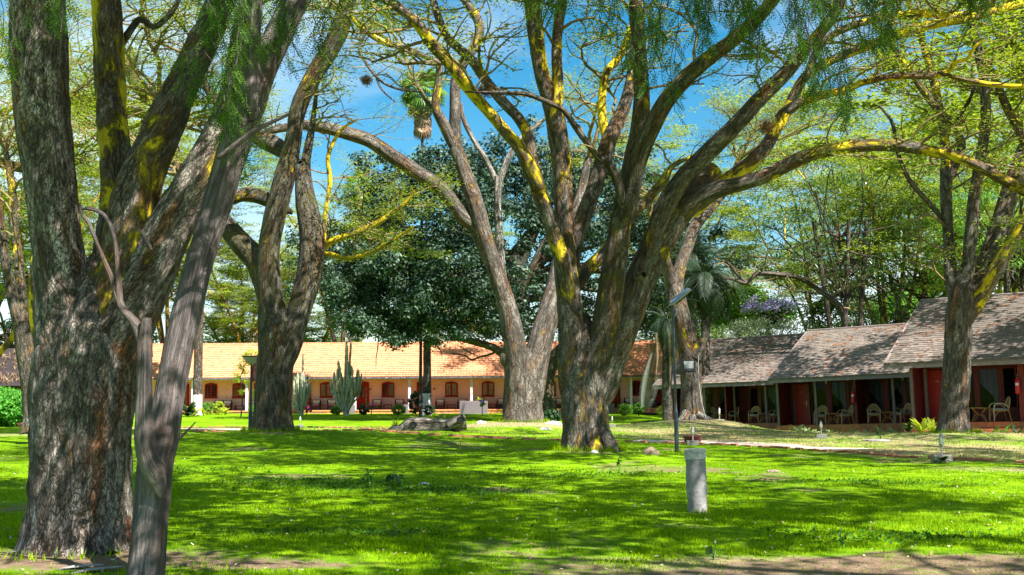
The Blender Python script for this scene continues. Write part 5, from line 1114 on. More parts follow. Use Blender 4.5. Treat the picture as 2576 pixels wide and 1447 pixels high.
# windows: red arched casements
def lodge_window(u, curtained):  # some windows get yellowish curtained panes, the rest dark panes
    xc = ux(u, LY + WALL); w, z0, z1 = .52, 1.06, 2.28
    fr = MB(); o = arch(-w, w, z0, z1); n = len(o); i_ = [(-w + .09, z0 + .09), (w - .09, z0 + .09)] + [(a * (w - .09) / w, z1 - .09 - (z1 - b) * .9) for a, b in o[2:]]
    vs = [(a, -.07, b) for a, b in o] + [(a, -.07, b) for a, b in i_] + [(a, .02, b) for a, b in o] + [(a, .02, b) for a, b in i_]
    fs = []
    for q in range(n): p_ = (q + 1) % n; fs += [(q, p_, n + p_, n + q), (q + 2 * n, p_ + 2 * n, p_, q), (n + q, n + p_, 3 * n + p_, 3 * n + q)]
    fr.add(vs, fs); win = fr.build('window', M['red_frame'], lodge, (xc, WALL - .055, 0))
    MB().box(-.065, .065, -.06, .01, z0 + .02, z1 - .04).build('meeting_stile', M['red_frame'], win)
    MB().box(-w - .05, w + .05, -.12, .02, z0 - .07, z0 - .003).build('sill', M['red_frame'], win)
    br = MB()
    for a in (-w + .02, w - .02): pass
    pw, ph = (w - .09 - .065) / 2, (z1 - z0 - .26) / 4
    pm = MB().box(-pw / 2 + .013, pw / 2 - .013, -.005, .005, -ph / 2 + .013, ph / 2 - .013).mesh('pane', M['pane'] if curtained else M['pane_dark'])
    bars = MB().box(-w + .08, w - .08, -.012, .012, z0 + .08, z1 - .06).build('sash', M['red_frame'], win, (0, -.012, 0))
    for s_ in (-1, 1):
        for i2 in range(2):
            for j in range(4): link('pane', pm, win, (s_ * (.065 + pw * (i2 + .5)), -.026, z0 + .09 + ph * (j + .5)))
    return win
for u, curtained in ((532, 0), (601.5, 1), (821.6, 1), (976.6, 0), (1136, 1), (1228, 1), (1312, 1), (1382.7, 1), (1468, 0), (1602, 0), (410, 0), (700, 0)): lodge_window(u, curtained)
def lodge_door(u, w=.50):
    xc = ux(u, LY + WALL); d = MB().prism(arch(-w, w, 0, 2.3, .07), -.07, .02).build('door', M['red_frame'], lodge, (xc, WALL - .055, 0))
    pm = MB().box(-.145, .145, -.008, .008, -.19, .19).mesh('pane', M['pane_dark']); pl = MB().box(-.05, .05, -.008, .008, -.19, .19).mesh('pane', M['pane'])
    for j in range(4):
        if j != 1: link('pane', pm, d, (-.07, -.078, .30 + .47 * j))
        link('pane', pl, d, (.27, -.078, .30 + .47 * j))
    MB().box(-.02, .02, -.12, -.07, .95, 1.15).build('handle', M['galv'], d, (-.36, 0, 0))
for u in (462, 655, 768, 914, 1064, 1320, 1545, 1657): lodge_door(u)
for u in (487, 643, 779, 932, 1093, 1557): MB().box(-.09, .09, -.02, .01, 1.62, 1.74).build('number_plaque', M['plaque'], lodge, (ux(u, LY + WALL), WALL - .05, 0))
pq = MB().box(-.19, .19, -.03, .01, 2.1, 2.33).build('wall_vent', M['soffit'], lodge, (ux(1018, LY + WALL), WALL - .05, 0))
cm = MB().box(-.10, .10, -.10, .10, 0, EZ - .13, .02).mesh('column', M['white'])
for u in (485, 621, 757, 893, 1030, 1186, 1325, 1460, 1588, 1720): link('column', cm, lodge, (ux(u), .10, .006))
# low wall ends beside the steps
for u, w in ((888, .42), (1022, .36), (1537, .45)): MB().box(-w / 2, w / 2, -.5, .0, -.36, .42, .015).build('step_wall', M['grey_wall'], lodge, (ux(u), -.07, 0))
# roof: real clay tiles course by course
sl = math.hypot(RD + .42, RH - EZ); nrow = 18; ex = sl / nrow; tw_ = .236; ang = math.atan2(RH - EZ - .08, RD + .42)
def tile_shape(L):
    vs, fs = [], []; n = 5
    for e, yy in enumerate((0, L)):
        for k in range(n): f = k / (n - 1); vs.append((tw_ * (f - .5) * 1.06, yy, .030 * max(0.0, math.sin(f * math.pi)) ** .8 + (.034 if e == 0 else .0)))
    for k in range(n): f = k / (n - 1); vs.append((tw_ * (f - .5) * 1.06, 0, .030 * max(0.0, math.sin(f * math.pi)) ** .8 + .008))
    for k in range(n - 1): fs += [(k, k + 1, n + k + 1, n + k), (2 * n + k, 2 * n + k + 1, k + 1, k)]
    return vs, fs
tvs, tfs = tile_shape(ex * 1.12); tmesh = MB().add(tvs, tfs).mesh('tile', M['tile'], True)
roof = MB().add([(X0 - .35, 0, 0), (X1, 0, 0), (X1, RD + .42, RH - EZ - .08), (X0 - .35, RD + .42, RH - EZ - .08), (X1, 2 * RD + .42, 0), (X0 - .35, 2 * RD + .42, 0)],
               [(0, 1, 2, 3), (3, 2, 4, 5)]).build('roof', M['tile'], lodge, (0, -.42, EZ + .075))
ncol = int((X1 - X0 + .35) / tw_); singles = 0; jv, jf = [], []
ca, sa = math.cos(ang), math.sin(ang)
vis = [(ux(640, LY), ux(655, LY)), (ux(735, LY), ux(840, LY)), (ux(905, LY), ux(1060, LY)), (ux(1092, LY), ux(1255, LY))]
tv = np.array(tvs); rg = np.random.default_rng(9); TV = []; nT = 0
for r_ in range(nrow):
    for c in range(ncol):
        xx = X0 - .35 + tw_ * (c + .5); y0 = ex * r_; j = rg.normal(0, .006, 2); tl = rg.normal(0, .02)
        if r_ < 3 and singles < 300 and any(a < xx < b2 for a, b2 in vis):
            link('tile', tmesh, roof, (xx + j[0], y0 * ca, y0 * sa + .012), (ang + tl * .6 - .045, tl * .4, 0)); singles += 1; continue
        v = tv.copy(); v[:, 0] += xx + j[0]; a_ = ang + tl * .6 - .045
        yy, zz_ = v[:, 1].copy(), v[:, 2].copy(); v[:, 1] = yy * math.cos(a_) - zz_ * math.sin(a_) + y0 * ca; v[:, 2] = yy * math.sin(a_) + zz_ * math.cos(a_) + y0 * sa + .012
        TV.append(v); nT += 1
V = np.concatenate(TV); F0 = np.array(tfs); F = (F0[None] + (np.arange(nT) * len(tvs))[:, None, None]).reshape(-1, 4)
tag(link('tile_courses', np_mesh('tile_courses', V, F, M['tile'], True), roof), kind='stuff')
rdg = MB().tube([(-.16, 0, 0), (.16, 0, 0)], .11, 8).mesh('ridge_tile', M['tile'])
nR = int((X1 - X0) / .34)
for k in range(nR): link('ridge_tile', rdg, roof, (X0 - .2 + .34 * k, RD + .42, RH - EZ - .06), (0, R(3), 0))
# white bougainvillea stain-like flowers on the roof edge are left out; furniture next
def lodge_chair():
    t = thing('verandah_chair', 'dark woven verandah armchair with pale cushion', 'chair')
    MB().box(-.30, .30, -.28, .30, 0, .36, .02).build('seat', M['rattan_dk'], t)
    for s_ in (-1, 1): MB().box(s_ * .34 - .045, s_ * .34 + .045, -.30, .30, 0, .60, .02).build('armrest', M['rattan_dk'], t)
    MB().box(-.385, .385, .22, .30, .36, .84, .02).build('backrest', M['rattan_dk'], t)
    MB().box(-.28, .28, -.27, .20, .365, .46, .03).build('seat_cushion', M['cushion_p'], t)
    b_ = MB().add([(-.26, 0, 0), (.26, 0, 0), (.30, .02, .34), (-.30, .02, .34), (-.26, .12, 0), (.26, .12, 0), (.28, .10, .34), (-.28, .10, .34), (0, -.07, .16), (0, .02, .28)],
                  [(0, 1, 8), (1, 2, 8), (2, 3, 8), (3, 0, 8), (4, 7, 6, 5), (0, 4, 5, 1), (1, 5, 6, 2), (2, 6, 7, 3), (3, 7, 4, 0)])
    b_.v = b_.v; b_.build('back_cushion', M['cushion'], t, (0, .10, .46), (R(-8), 0, 0), True); return t
def lodge_table():
    t = thing('low_table', 'low dark table on the verandah', 'table')
    MB().box(-.36, .36, -.22, .22, .36, .42, .01).build('tabletop', M['rattan_dk'], t)
    lg = MB().box(-.03, .03, -.03, .03, 0, .36).mesh('leg', M['rattan_dk'])
    for a in (-.32, .32):
        for b2 in (-.18, .18): link('leg', lg, t, (a, b2, 0))
    MB().box(-.30, .30, -.012, .012, .09, .13).build('stretcher', M['rattan_dk'], t); return t
lc, lt = lodge_chair(), lodge_table(); first = [True, True]
def zt(x): return LF + TILT * x + .004
chairs = [(549.5, 'first chair right of the white based palm, behind the paler bush'), (572, 'chair just left of the lit arched window by the lamp'), (635, 'chair immediately right of the left lamp post'), (795, 'chair between the two cacti'),
          (835, 'chair partly hidden by the left arms of the big cactus'), (949, 'chair right of the magenta flowers'), (1006, 'chair left of the tall shaggy shrub'), (1107, 'chair right of the palm painted white'),
          (1162, 'chair directly left of the grey planter'), (1206, 'chair directly above the grey planter'), (1261, 'chair touching the left side of the grey forked trunk'), (1408, 'chair touching the left side of the yellow patched trunk'),
          (1582, 'chair behind the white column over the dome bush'), (1638, 'chair right of the long hanging frond'), (388, 'chair glimpsed between the huge trunk and the pepper trunk')]
for u, s_ in chairs:
    Yc = LY + 1.55; x = ux(u, Yc); lb = 'dark woven verandah ' + s_; rz = R(random.uniform(-10, 10)); l_ = (x, Yc, zt(x))
    if first[0]: first[0] = False; lc.location = l_; lc.rotation_euler = (0, 0, rz); lc['label'] = lb; lc['group'] = 'dark woven armchairs along the lodge verandah'
    else: dup(lc, l_, rz, lb)
tabs = [(603, 'under the lit window by the lamp'), (815, 'between the chairs beside the big cactus'), (976, 'between the two chairs right of the magenta flowers'), (1135, 'between the palm and the grey planter'),
        (1238, 'right of the grey planter'), (1386, 'between the grey forked trunk and the yellow patched trunk'), (1609, 'behind the hanging frond')]
for u, s_ in tabs:
    Yc = LY + 1.5; x = ux(u, Yc); lb = 'low dark verandah table ' + s_; l_ = (x, Yc, zt(x))
    if first[1]: first[1] = False; lt.location = l_; lt['label'] = lb; lt['group'] = 'low tables along the lodge verandah'
    else: dup(lt, l_, 0, lb)
# grey planter
pb = thing('planter_box', 'long grey rendered planter wall in front of the lodge verandah', 'planter', (ux(1193), LY - 1.2, LG)); pw = 70 * mpp(92)
MB().box(-pw / 2, pw / 2, -.35, .35, 0, 1.02, .015).build('box', M['grey_wall'], pb); MB().box(-pw / 2 + .08, pw / 2 - .08, -.27, .27, 1.022, 1.04).build('soil', M['soil'], pb)
rosette(ux(1207), LY - 1.25, LG + 1.03, 9, .45, .07, 'strappy green plant growing on the grey planter', 'lime', 'strappy_plant', 141)
# fire extinguisher builder
def extinguisher(loc, label, rz=0.0, s=1.0):
    t = thing('fire_extinguisher', label, 'extinguisher', loc, rz, 'fire extinguishers on the verandahs')
    MB().lathe([(.001, 0), (.075, .005), (.08, .03), (.08, .42), (.06, .47), (.025, .50), (.025, .54)], 16).build('cylinder', M['red'], t, smooth=True)
    MB().box(-.05, .05, -.087, -.06, .28, .36).build('label_patch', M['white'], t); MB().tube([(-.03, 0, .54), (0, 0, .60), (.05, -.02, .59)], .014, 6).build('handle', M['black_steel'], t)
    MB().tube([(.03, 0, .55), (.10, 0, .48), (.105, 0, .25)], .012, 6).build('hose', M['black_steel'], t)
    MB().tube([(0, .02, .58), (-.02, .03, .66), (.02, .03, .66), (0, .02, .58)], .007, 5).build('hanger', M['galv'], t); t.scale = (s,) * 3; return t
extinguisher((ux(879, LY + WALL), LY + WALL - .15, zt(ux(879)) + .85), 'red fire extinguisher on the lodge wall, seen through the big cactus', 0, 1.3)

# ------------------------------------------------------------------ the shingled cottages
AX = Vector((math.cos(R(-34)), math.sin(R(-34)), 0)); BX = Vector((-AX.y, AX.x, 0))
class Cottage:
    def __init__(s, ox, oy, oz, tilt, label):
        s.o = Vector((ox, oy, oz)); s.tilt = tilt
        s.root = thing('shingled_cottage', label, 'building', tuple(s.o), rot=(0, -tilt, R(-34)), group='row of shingled guest cottages')
        s.Mx = Matrix.Translation(s.o) @ Matrix.Rotation(R(-34), 4, 'Z') @ Matrix.Rotation(-tilt, 4, 'Y')
    def t(s, sx, b=0.0):
        """distance along the front of a traced upright line, b metres behind the verandah edge"""
        k = (sx - 2048) / 4551.0 / math.cos(R(PITCH)) * 1.0
        X, Y = s.o.x + BX.x * b, s.o.y + BX.y * b
        return (k * Y - X) / (AX.x - k * AX.y)
    def w(s, x, y, z): return s.Mx @ Vector((x, y, z))
    def shell(s, x0, x1, eave, ridge, dep=5.6, ov0=.6, ov1=.3, plinth=.4, wall_b=1.9, seed=1, hip=0.0, rows=30):
        r = s.root; s.x0, s.x1, s.wb, s.ev = x0, x1, wall_b, eave
        MB().box(x0, x1, .02, dep * 2 - .5, -plinth - .5, -.004).build('verandah_slab', M['floor_red'], r)
        # terracotta tiles facing the verandah edge
        tm = MB().box(-.147, .147, -.012, .012, -.097, .097, .006).mesh('tile', M['terra']); x = x0
        while x < x1 - .05:
            for q in range(int(math.ceil(plinth / .2))): link('tile', tm, r, (x + .15, .004, -.10 - .2 * q))
            x += .3
        # roof deck and shingles
        e0 = -.55; sl = math.hypot(dep - e0, ridge - eave); an = math.atan2(ridge - eave, dep - e0)
        xa, xb = x0 - ov0, x1 + ov1
        deck = MB().add([(xa, e0, eave), (xb, e0, eave), (xb, dep, ridge), (xa, dep, ridge), (xa, 2 * dep - e0, eave), (xb, 2 * dep - e0, eave), (xa, e0, eave - .06), (xb, e0, eave - .06), (xb, dep, ridge - .06), (xa, dep, ridge - .06), (xa, 2 * dep - e0, eave - .06), (xb, 2 * dep - e0, eave - .06)],
                        [(0, 1, 2, 3), (3, 2, 5, 4), (6, 9, 8, 7), (9, 10, 11, 8), (0, 3, 9, 6), (3, 4, 10, 9), (1, 7, 8, 2), (2, 8, 11, 5), (0, 6, 7, 1), (4, 5, 11, 10)]).build('roof', M['shingle'], r)
        s.deck = deck; ex = sl / rows; rg = np.random.default_rng(seed); V, nS, n1 = [], 0, 0
        wds = [.13, .16, .19]; sh = {}
        for w_ in wds:
            m = MB().add([(-w_ / 2, 0, .034), (w_ / 2, 0, .034), (w_ / 2, ex * 1.25, .012), (-w_ / 2, ex * 1.25, .012), (-w_ / 2, 0, .002), (w_ / 2, 0, .002)], [(0, 1, 2, 3), (4, 5, 1, 0), (0, 3, 4), (1, 5, 2)])
            sh[w_] = (m.mesh('shingle', M['shingle']), np.array(m.v))
        for q in range(rows):
            x = xa + rg.random() * .1
            while x < xb - .1:
                w_ = wds[rg.integers(3)]; y0 = ex * q + rg.normal(0, .012) if q else ex * q + rg.normal(0, .01) - .02; dz = abs(rg.normal(0, .006)); rt_ = rg.normal(0, .025)
                yy, zz_ = e0 + y0 * math.cos(an), eave + y0 * math.sin(an) + dz
                vis_ = (s.t(s.sv[0]) < x < s.t(s.sv[1]))
                if n1 < 300 and q < 12 and vis_ and rg.random() < .8:
                    link('shingle', sh[w_][0], deck, (x + w_ / 2, yy, zz_ + .004), (an, 0, rt_)); n1 += 1
                else:
                    v = sh[w_][1].copy(); c_, s_ = math.cos(rt_), math.sin(rt_); vx, vy = v[:, 0] * c_ - v[:, 1] * s_, v[:, 0] * s_ + v[:, 1] * c_
                    v = np.stack([vx + x + w_ / 2, vy * math.cos(an) - v[:, 2] * math.sin(an) + yy, vy * math.sin(an) + v[:, 2] * math.cos(an) + zz_ + .004], -1); V.append(v); nS += 1
                x += w_ + .008
        V = np.concatenate(V); q4 = np.array([(0, 1, 2, 3), (4, 5, 1, 0), (0, 3, 4, 4), (1, 5, 2, 2)])[:2]
        tag(link('shingle_courses', np_mesh('shingle_courses', V, (q4[None] + (np.arange(nS) * 6)[:, None, None]).reshape(-1, 4), M['shingle']), deck), kind='stuff')
        MB().box(xa, xb, dep - .12, dep + .12, ridge - .01, ridge + .06, .02).build('ridge_cap', M['fascia'], deck)
        MB().box(xa, xb, e0 + .01, e0 + .05, eave - .20, eave - .005).build('fascia', M['fascia'], r)
        bg_ = MB().add([(xa, e0, eave - .19), (xa, e0, eave + .03), (xa, dep, ridge + .03), (xa, dep, ridge - .19), (xa - .03, e0, eave - .19), (xa - .03, e0, eave + .03), (xa - .03, dep, ridge + .03), (xa - .03, dep, ridge - .19)], [(0, 1, 2, 3), (4, 7, 6, 5), (0, 4, 5, 1), (1, 5, 6, 2), (2, 6, 7, 3), (3, 7, 4, 0)]).build('barge_board', M['fascia'], r)
        # fallen leaves caught on the shingles
        n = int(240 * (xb - xa) / 8); lx = rg.uniform(xa, xb, n); f = rg.random(n) ** .8
        cl = fbm(np.stack([lx * 1.2, f * 7, lx * 0], -1), 3, seed + 3); kp = cl > .5; lx, f = lx[kp], f[kp]; n = len(lx) * 4; i = np.repeat(np.arange(len(lx)), 4)
        px = lx[i] + rg.normal(0, .10, n); ff = f[i] * sl + rg.normal(0, .08, n); a = rg.random(n) * 6.28; L = .05 + .05 * rg.random(n)
        c = np.stack([px, e0 + ff * math.cos(an), eave + ff * math.sin(an) + .05 + .02 * rg.random(n)], -1); d = np.stack([np.cos(a) * L, np.sin(a) * L * math.cos(an), np.sin(a) * L * math.sin(an) + .01], -1); e = np.stack([-np.sin(a) * L * .45, np.cos(a) * L * .45 * math.cos(an), np.cos(a) * L * .45 * math.sin(an)], -1)
        Vq = np.stack([c - d, c + e, c + d, c - e], 1).reshape(-1, 3)
        tag(link('leaf_litter', np_mesh('leaf_litter', Vq, np.arange(4 * n).reshape(-1, 4), M['roof_litter']), deck), kind='stuff')
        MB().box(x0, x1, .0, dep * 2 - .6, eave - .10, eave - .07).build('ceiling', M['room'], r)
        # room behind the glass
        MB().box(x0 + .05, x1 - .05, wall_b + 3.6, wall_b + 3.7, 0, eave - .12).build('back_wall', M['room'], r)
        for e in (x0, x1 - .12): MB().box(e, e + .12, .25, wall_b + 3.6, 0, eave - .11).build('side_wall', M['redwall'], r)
        return s
    def boards(s, xa, xb, b, z0, z1, m='redwall', pitch=.16):
        n = max(1, int(round((z1 - z0) / pitch))); h = (z1 - z0) / n
        bm_ = MB().box(0, xb - xa, -.015, .02, .004, h - .006).mesh('board', M[m])
        for k in range(n): link('board', bm_, s.root, (xa, b + random.uniform(-.004, .004), z0 + h * k))
    def post(s, x, b=.08, z0=.0, w=.055, m='greypost', name='post'):
        return MB().box(x - w, x + w, b - w, b + w, z0, s.ev - .205).build(name, M[m], s.root)
    def door(s, xa, xb, b, h=2.05, num=True):
        d = MB().box(xa, xb, b - .05, b - .01, .01, h, .006).build('door', M['reddoor'], s.root)
        for e in (xa - .09, xb + .01): MB().box(e, e + .08, b - .06, b + .02, 0, h + .1).build('door_jamb', M['greypost'], s.root)
        MB().box(xa - .09, xb + .09, b - .06, b + .02, h + .02, h + .10).build('door_head', M['redwall'], s.root)
        MB().box(xb - .10, xb - .05, b - .065, b - .05, .92, 1.20, .004).tube([(xb - .075, b - .08, 1.08), (xb - .19, b - .09, 1.08)], .012, 6).build('handle', M['brass'], d)
        return d
    def window(s, xa, xb, b, z0, z1, sweep=0, mull=True):
        w = MB(); f = .05
        w.box(xa, xb, b - .05, b + .03, z0, z0 + f).box(xa, xb, b - .05, b + .03, z1 - f, z1).box(xa, xa + f, b - .05, b + .03, z0 + f, z1 - f).box(xb - f, xb, b - .05, b + .03, z0 + f, z1 - f)
        o = w.build('window', M['redwall'], s.root)
        MB().box(xa + f, xb - f, b - .006, b, z0 + f, z1 - f).build('pane', M['glass'], o)
        if sweep:
            W_, H_ = xb - xa, z1 - z0; cv = MB(); n = 14
            for k in range(n + 1):
                f_ = k / n; x = xa + W_ * f_; fold = .04 * math.sin(k * 2.3)
                dr_ = (.10 + .85 * abs(f_ - (.0 if sweep > 0 else 1.0)) ** 1.3) if abs(sweep) == 1 else .10 + .8 * abs(f_ - .5) * 1.6
                zb = z0 + .05 + H_ * .62 * (1 - f_ if sweep < 0 else f_) ** .8 if abs(sweep) == 1 else z0 + H_ * (.75 - .9 * abs(f_ - .5))
                cv.v += [(x, b + .16 + fold, z1 - .06), (x, b + .16 + fold * .6, max(z0 + .04, zb))]
            for k in range(n): cv.f.append((2 * k, 2 * k + 2, 2 * k + 3, 2 * k + 1))
            cv.build('curtain', M['curtain'], o)
            if abs(sweep) == 1:
                xs = xa + .02 if sweep > 0 else xb - .26
                c2 = MB()
                for k in range(7): c2.v += [(xs + .04 * k, b + .20 + .03 * math.sin(k * 2), z1 - .1), (xs + .035 * k, b + .20 + .03 * math.sin(k * 2), z0 + .05)]
                for k in range(6): c2.f.append((2 * k, 2 * k + 2, 2 * k + 3, 2 * k + 1))
                c2.build('curtain', M['curtain'], o)
        return o
random.seed(12)
def cane_chair():
    t = thing('cane_armchair', 'cane armchair', 'chair'); r = .017
    def arc(a, b, c, n=9): return [((1 - f) ** 2 * Vector(a) + 2 * f * (1 - f) * Vector(b) + f * f * Vector(c)) for f in [k / (n - 1) for k in range(n)]]
    # front is -y
    hoop = [Vector((math.cos(a) * .29, .26 + .10 * math.sin(a), .50 + .42 * math.sin(a))) for a in [math.pi * k / 14 for k in range(15)]]
    MB().tube(hoop, r, 7).build('back_hoop', M['cane_pale'], t, smooth=True)
    hoop2 = [Vector((math.cos(a) * .17, .24 + .04 * math.sin(a), .48 + .16 * math.sin(a))) for a in [math.pi * k / 8 for k in range(9)]]
    MB().tube(hoop2, .012, 6).build('inner_hoop', M['cane_pale'], t, smooth=True)
    bk = MB()
    for k in range(1, 12):
        a = math.pi * k / 12; h, q = Vector((math.cos(a) * .28, .265 + .10 * math.sin(a), .50 + .41 * math.sin(a))), Vector((math.cos(a) * .165, .25 + .04 * math.sin(a), .48 + .155 * math.sin(a)))
        bk.v += [h, q]
    for k in range(10): bk.f.append((2 * k, 2 * k + 2, 2 * k + 3, 2 * k + 1))
    bk.build('back_weave', M['weave'], t)
    for s_ in (-1, 1):
        MB().tube(arc((s_ * .29, .26, .52), (s_ * .34, -.04, .78), (s_ * .28, -.26, .60)) + arc((s_ * .28, -.26, .60), (s_ * .285, -.30, .50), (s_ * .27, -.28, 0.0), 5)[1:], r, 7).build('armrest', M['cane_pale'], t, smooth=True)
        MB().tube([(s_ * .29, .26, .52), (s_ * .27, .25, .42), (s_ * .29, .34, 0)], r, 7).build('leg', M['cane'], t, smooth=True)
        MB().tube(arc((s_ * .26, -.27, .10), (s_ * .24, -.26, .38), (0, -.26, .38), 7), .011, 6).build('brace', M['cane'], t, smooth=True)
        MB().tube(arc((s_ * .27, -.27, .10), (s_ * .27, -.20, .38), (s_ * .27, .02, .38), 7), .011, 6).build('brace', M['cane'], t, smooth=True)
    MB().box(-.265, .265, -.265, .26, .38, .42, .012).build('seat_frame', M['cane'], t)
    MB().box(-.25, .25, -.26, .24, .422, .485, .025).build('seat_pad', M['seat_pad'], t, smooth=True); return t
def cane_table():
    t = thing('cane_table', 'cane side table', 'table'); MB().box(-.30, .30, -.24, .24, .50, .525, .006).build('tabletop', M['cane'], t)
    for s_ in (-1, 1):
        MB().tube([(s_ * .26, -.12, 0), (s_ * .16, -.03, .24), (s_ * .03, 0, .27), (s_ * .14, .02, .36), (s_ * .25, .12, .50)], .013, 6).build('leg', M['cane'], t, smooth=True)
        MB().tube([(s_ * .24, .14, 0), (s_ * .10, .06, .20), (s_ * .02, .02, .22), (s_ * .12, -.06, .34), (s_ * .24, -.16, .50)], .013, 6).build('leg', M['cane'], t, smooth=True)
    return t
cc, ct = cane_chair(), cane_table(); cfirst = [True, True]
def put(kind, cot, sx, b, face, lb):
    src = cc if kind == 0 else ct; x = cot.t(sx, b); l_ = cot.w(x, b, .005); rz = R(-34 + face); grp = ('cane armchairs on the cottage verandahs', 'cane tables on the cottage verandahs')[kind]
    if cfirst[kind]: cfirst[kind] = False; src.location = l_; src.rotation_euler = (0, 0, rz); src['label'] = lb; src['group'] = grp
    else: dup(src, l_, rz, lb)

# left cottage
c1 = Cottage(9.38, 66.5, -.62, .035, 'left shingled cottage with dark glazed front, behind the floodlight tree'); c1.sv = (2760, 3060)
c1.shell(-.2, 6.4, 2.28, 5.1, plinth=.4, seed=1, ov0=.75, ov1=.0)
tt = lambda px, b=1.9: c1.t(2650 + px / 4.257, b)
for px in (205, 705, 1740): c1.post(tt(px, .08))
c1.boards(tt(690), tt(1210), 1.92, 2.02, 2.27); c1.boards(tt(1440), 6.3, 1.92, 2.02, 2.27)
for a, b_, sw in ((720, 865, 0), (930, 1130, 2), (1440, 1620, 0), (1650, 1740, 1), (1760, 1935, -1), (1965, 2170, 0)): c1.window(tt(a), tt(b_), 1.92, .42, 2.0, sw)
for a, b_ in ((868, 925), (1134, 1210), (1622, 1648)): MB().box(tt(a), tt(b_), 1.88, 1.98, .02, 2.02).build('wall_post', M['redwall'], c1.root)
for a, b_ in ((705, 1210), (1440, 2180)): c1.boards(tt(a), tt(b_), 1.92, 0, .42)
MB().box(tt(1215), tt(1240), .4, 1.9, 0, 2.15).build('partition', M['redwall'], c1.root); MB().box(tt(1242), tt(1438), 2.3, 2.36, 0, 2.17).build('recessed_door', M['redwall'], c1.root)
c1.post(tt(1208, 1.0), 1.0)
put(0, c1, 2650 + 790 / 4.257, 1.1, 8, 'cane armchair nearest the floodlight tree, at the left end of its verandah')
put(0, c1, 2650 + 1150 / 4.257, 1.1, -48, 'cane armchair turned sideways against the dark partition of the left cottage')
put(1, c1, 2650 + 925 / 4.257, 1.1, 0, 'cane table between the two leftmost cane armchairs')
put(0, c1, 2650 + 1530 / 4.257, .9, 8, 'cane armchair facing the lawn just right of the recessed dark doorway')
put(0, c1, 2650 + 1890 / 4.257, .9, -45, 'cane armchair behind the verandah post left of the red door')
put(1, c1, 2650 + 1690 / 4.257, .9, 0, 'cane table behind the thin grey post of the left cottage')

# middle cottage
c2 = Cottage(13.35, 57.5, -.37, .04, 'middle shingled cottage with bright red door and sunlit grey roof'); c2.sv = (3150, 3560)
c2.shell(-.1, 7.5, 2.32, 5.0, plinth=.2, seed=2, ov0=.05, ov1=.2)
tt = lambda px, b=1.9: c2.t(3150 + px / 4.257, b)
for px in (455, 1770): c2.post(tt(px, .08))
c2.post(c2.t(3106, .08), .08, -.2)
d2 = c2.door(tt(110), tt(325), 1.9, 2.04)
for k in range(3): MB().box(-.025, -.002, -.01, .0, 0, .045).build('number', M['brass'], d2, (tt(205) + .03 * k, 1.848, 1.62))
c2.boards(tt(60), tt(1085), 1.93, 2.14, 2.30); c2.boards(tt(1320), tt(2280), 1.93, 2.14, 2.30); c2.boards(tt(370), tt(1085), 1.93, 0, .5); c2.boards(tt(1320), tt(2280), 1.93, 0, .5)
c2.boards(-.08, tt(70), 1.93, 0, 2.3)
for a, b_, sw in ((375, 640, 0), (715, 975, -1), (1012, 1085, 0), (1345, 1605, -1), (1680, 1950, 2), (1995, 2270, 1)): c2.window(tt(a), tt(b_), 1.92, .5, 2.12, sw)
for a, b_ in ((644, 710), (980, 1008), (1610, 1676), (1954, 1990)): MB().box(tt(a), tt(b_), 1.87, 1.98, .02, 2.14).build('wall_post', M['redwall'], c2.root)
xp = tt(1095, .5); MB().box(xp, xp + .14, .5, 1.9, 0, 2.2).build('partition', M['redwall'], c2.root); MB().box(tt(1270, 2.2), tt(1335, 2.2), 1.9, 2.2, 0, 2.2).build('partition', M['redwall'], c2.root)
c2.boards(xp + .15, tt(1320), 1.95, 0, 2.2)
l2 = c2.w(xp + .0, .40, 1.0); extinguisher(tuple(l2), 'red fire extinguisher with white patch on the middle cottage partition', R(-34), 1.15)
for px in (650, 1950):
    p_ = c2.w(tt(px, 1.8), 1.78, 2.1); t = thing('wall_lamp', 'small pale wall lamp high on the middle cottage, %s' % ('left of the hanging curtain' if px == 650 else 'near the gabled cottage'), 'lamp', tuple(p_), R(-34))
    MB().lathe([(.02, -.10), (.05, -.04), (.06, .06), (.03, .10)], 10).build('lamp_shade', M['lens'], t); MB().box(-.05, .05, .0, .10, .0, .10).build('bracket', M['black_steel'], t)
put(0, c2, 3150 + 525 / 4.257, .8, 6, 'cane armchair facing the lawn right beside the bright red door')
put(0, c2, 3150 + 930 / 4.257, .8, -52, 'cane armchair turned sideways left of the extinguisher with white patch')
put(1, c2, 3150 + 715 / 4.257, .8, 0, 'cane table left of the extinguisher with white patch')
put(0, c2, 3150 + 1415 / 4.257, .8, 18, 'cane armchair facing the lawn right of the dark partition')
put(0, c2, 3150 + 1890 / 4.257, .8, -40, 'cane armchair behind a grey post, nearest the gabled cottage')
put(1, c2, 3150 + 1650 / 4.257, .8, 0, 'cane table between the last two chairs before the gabled cottage')

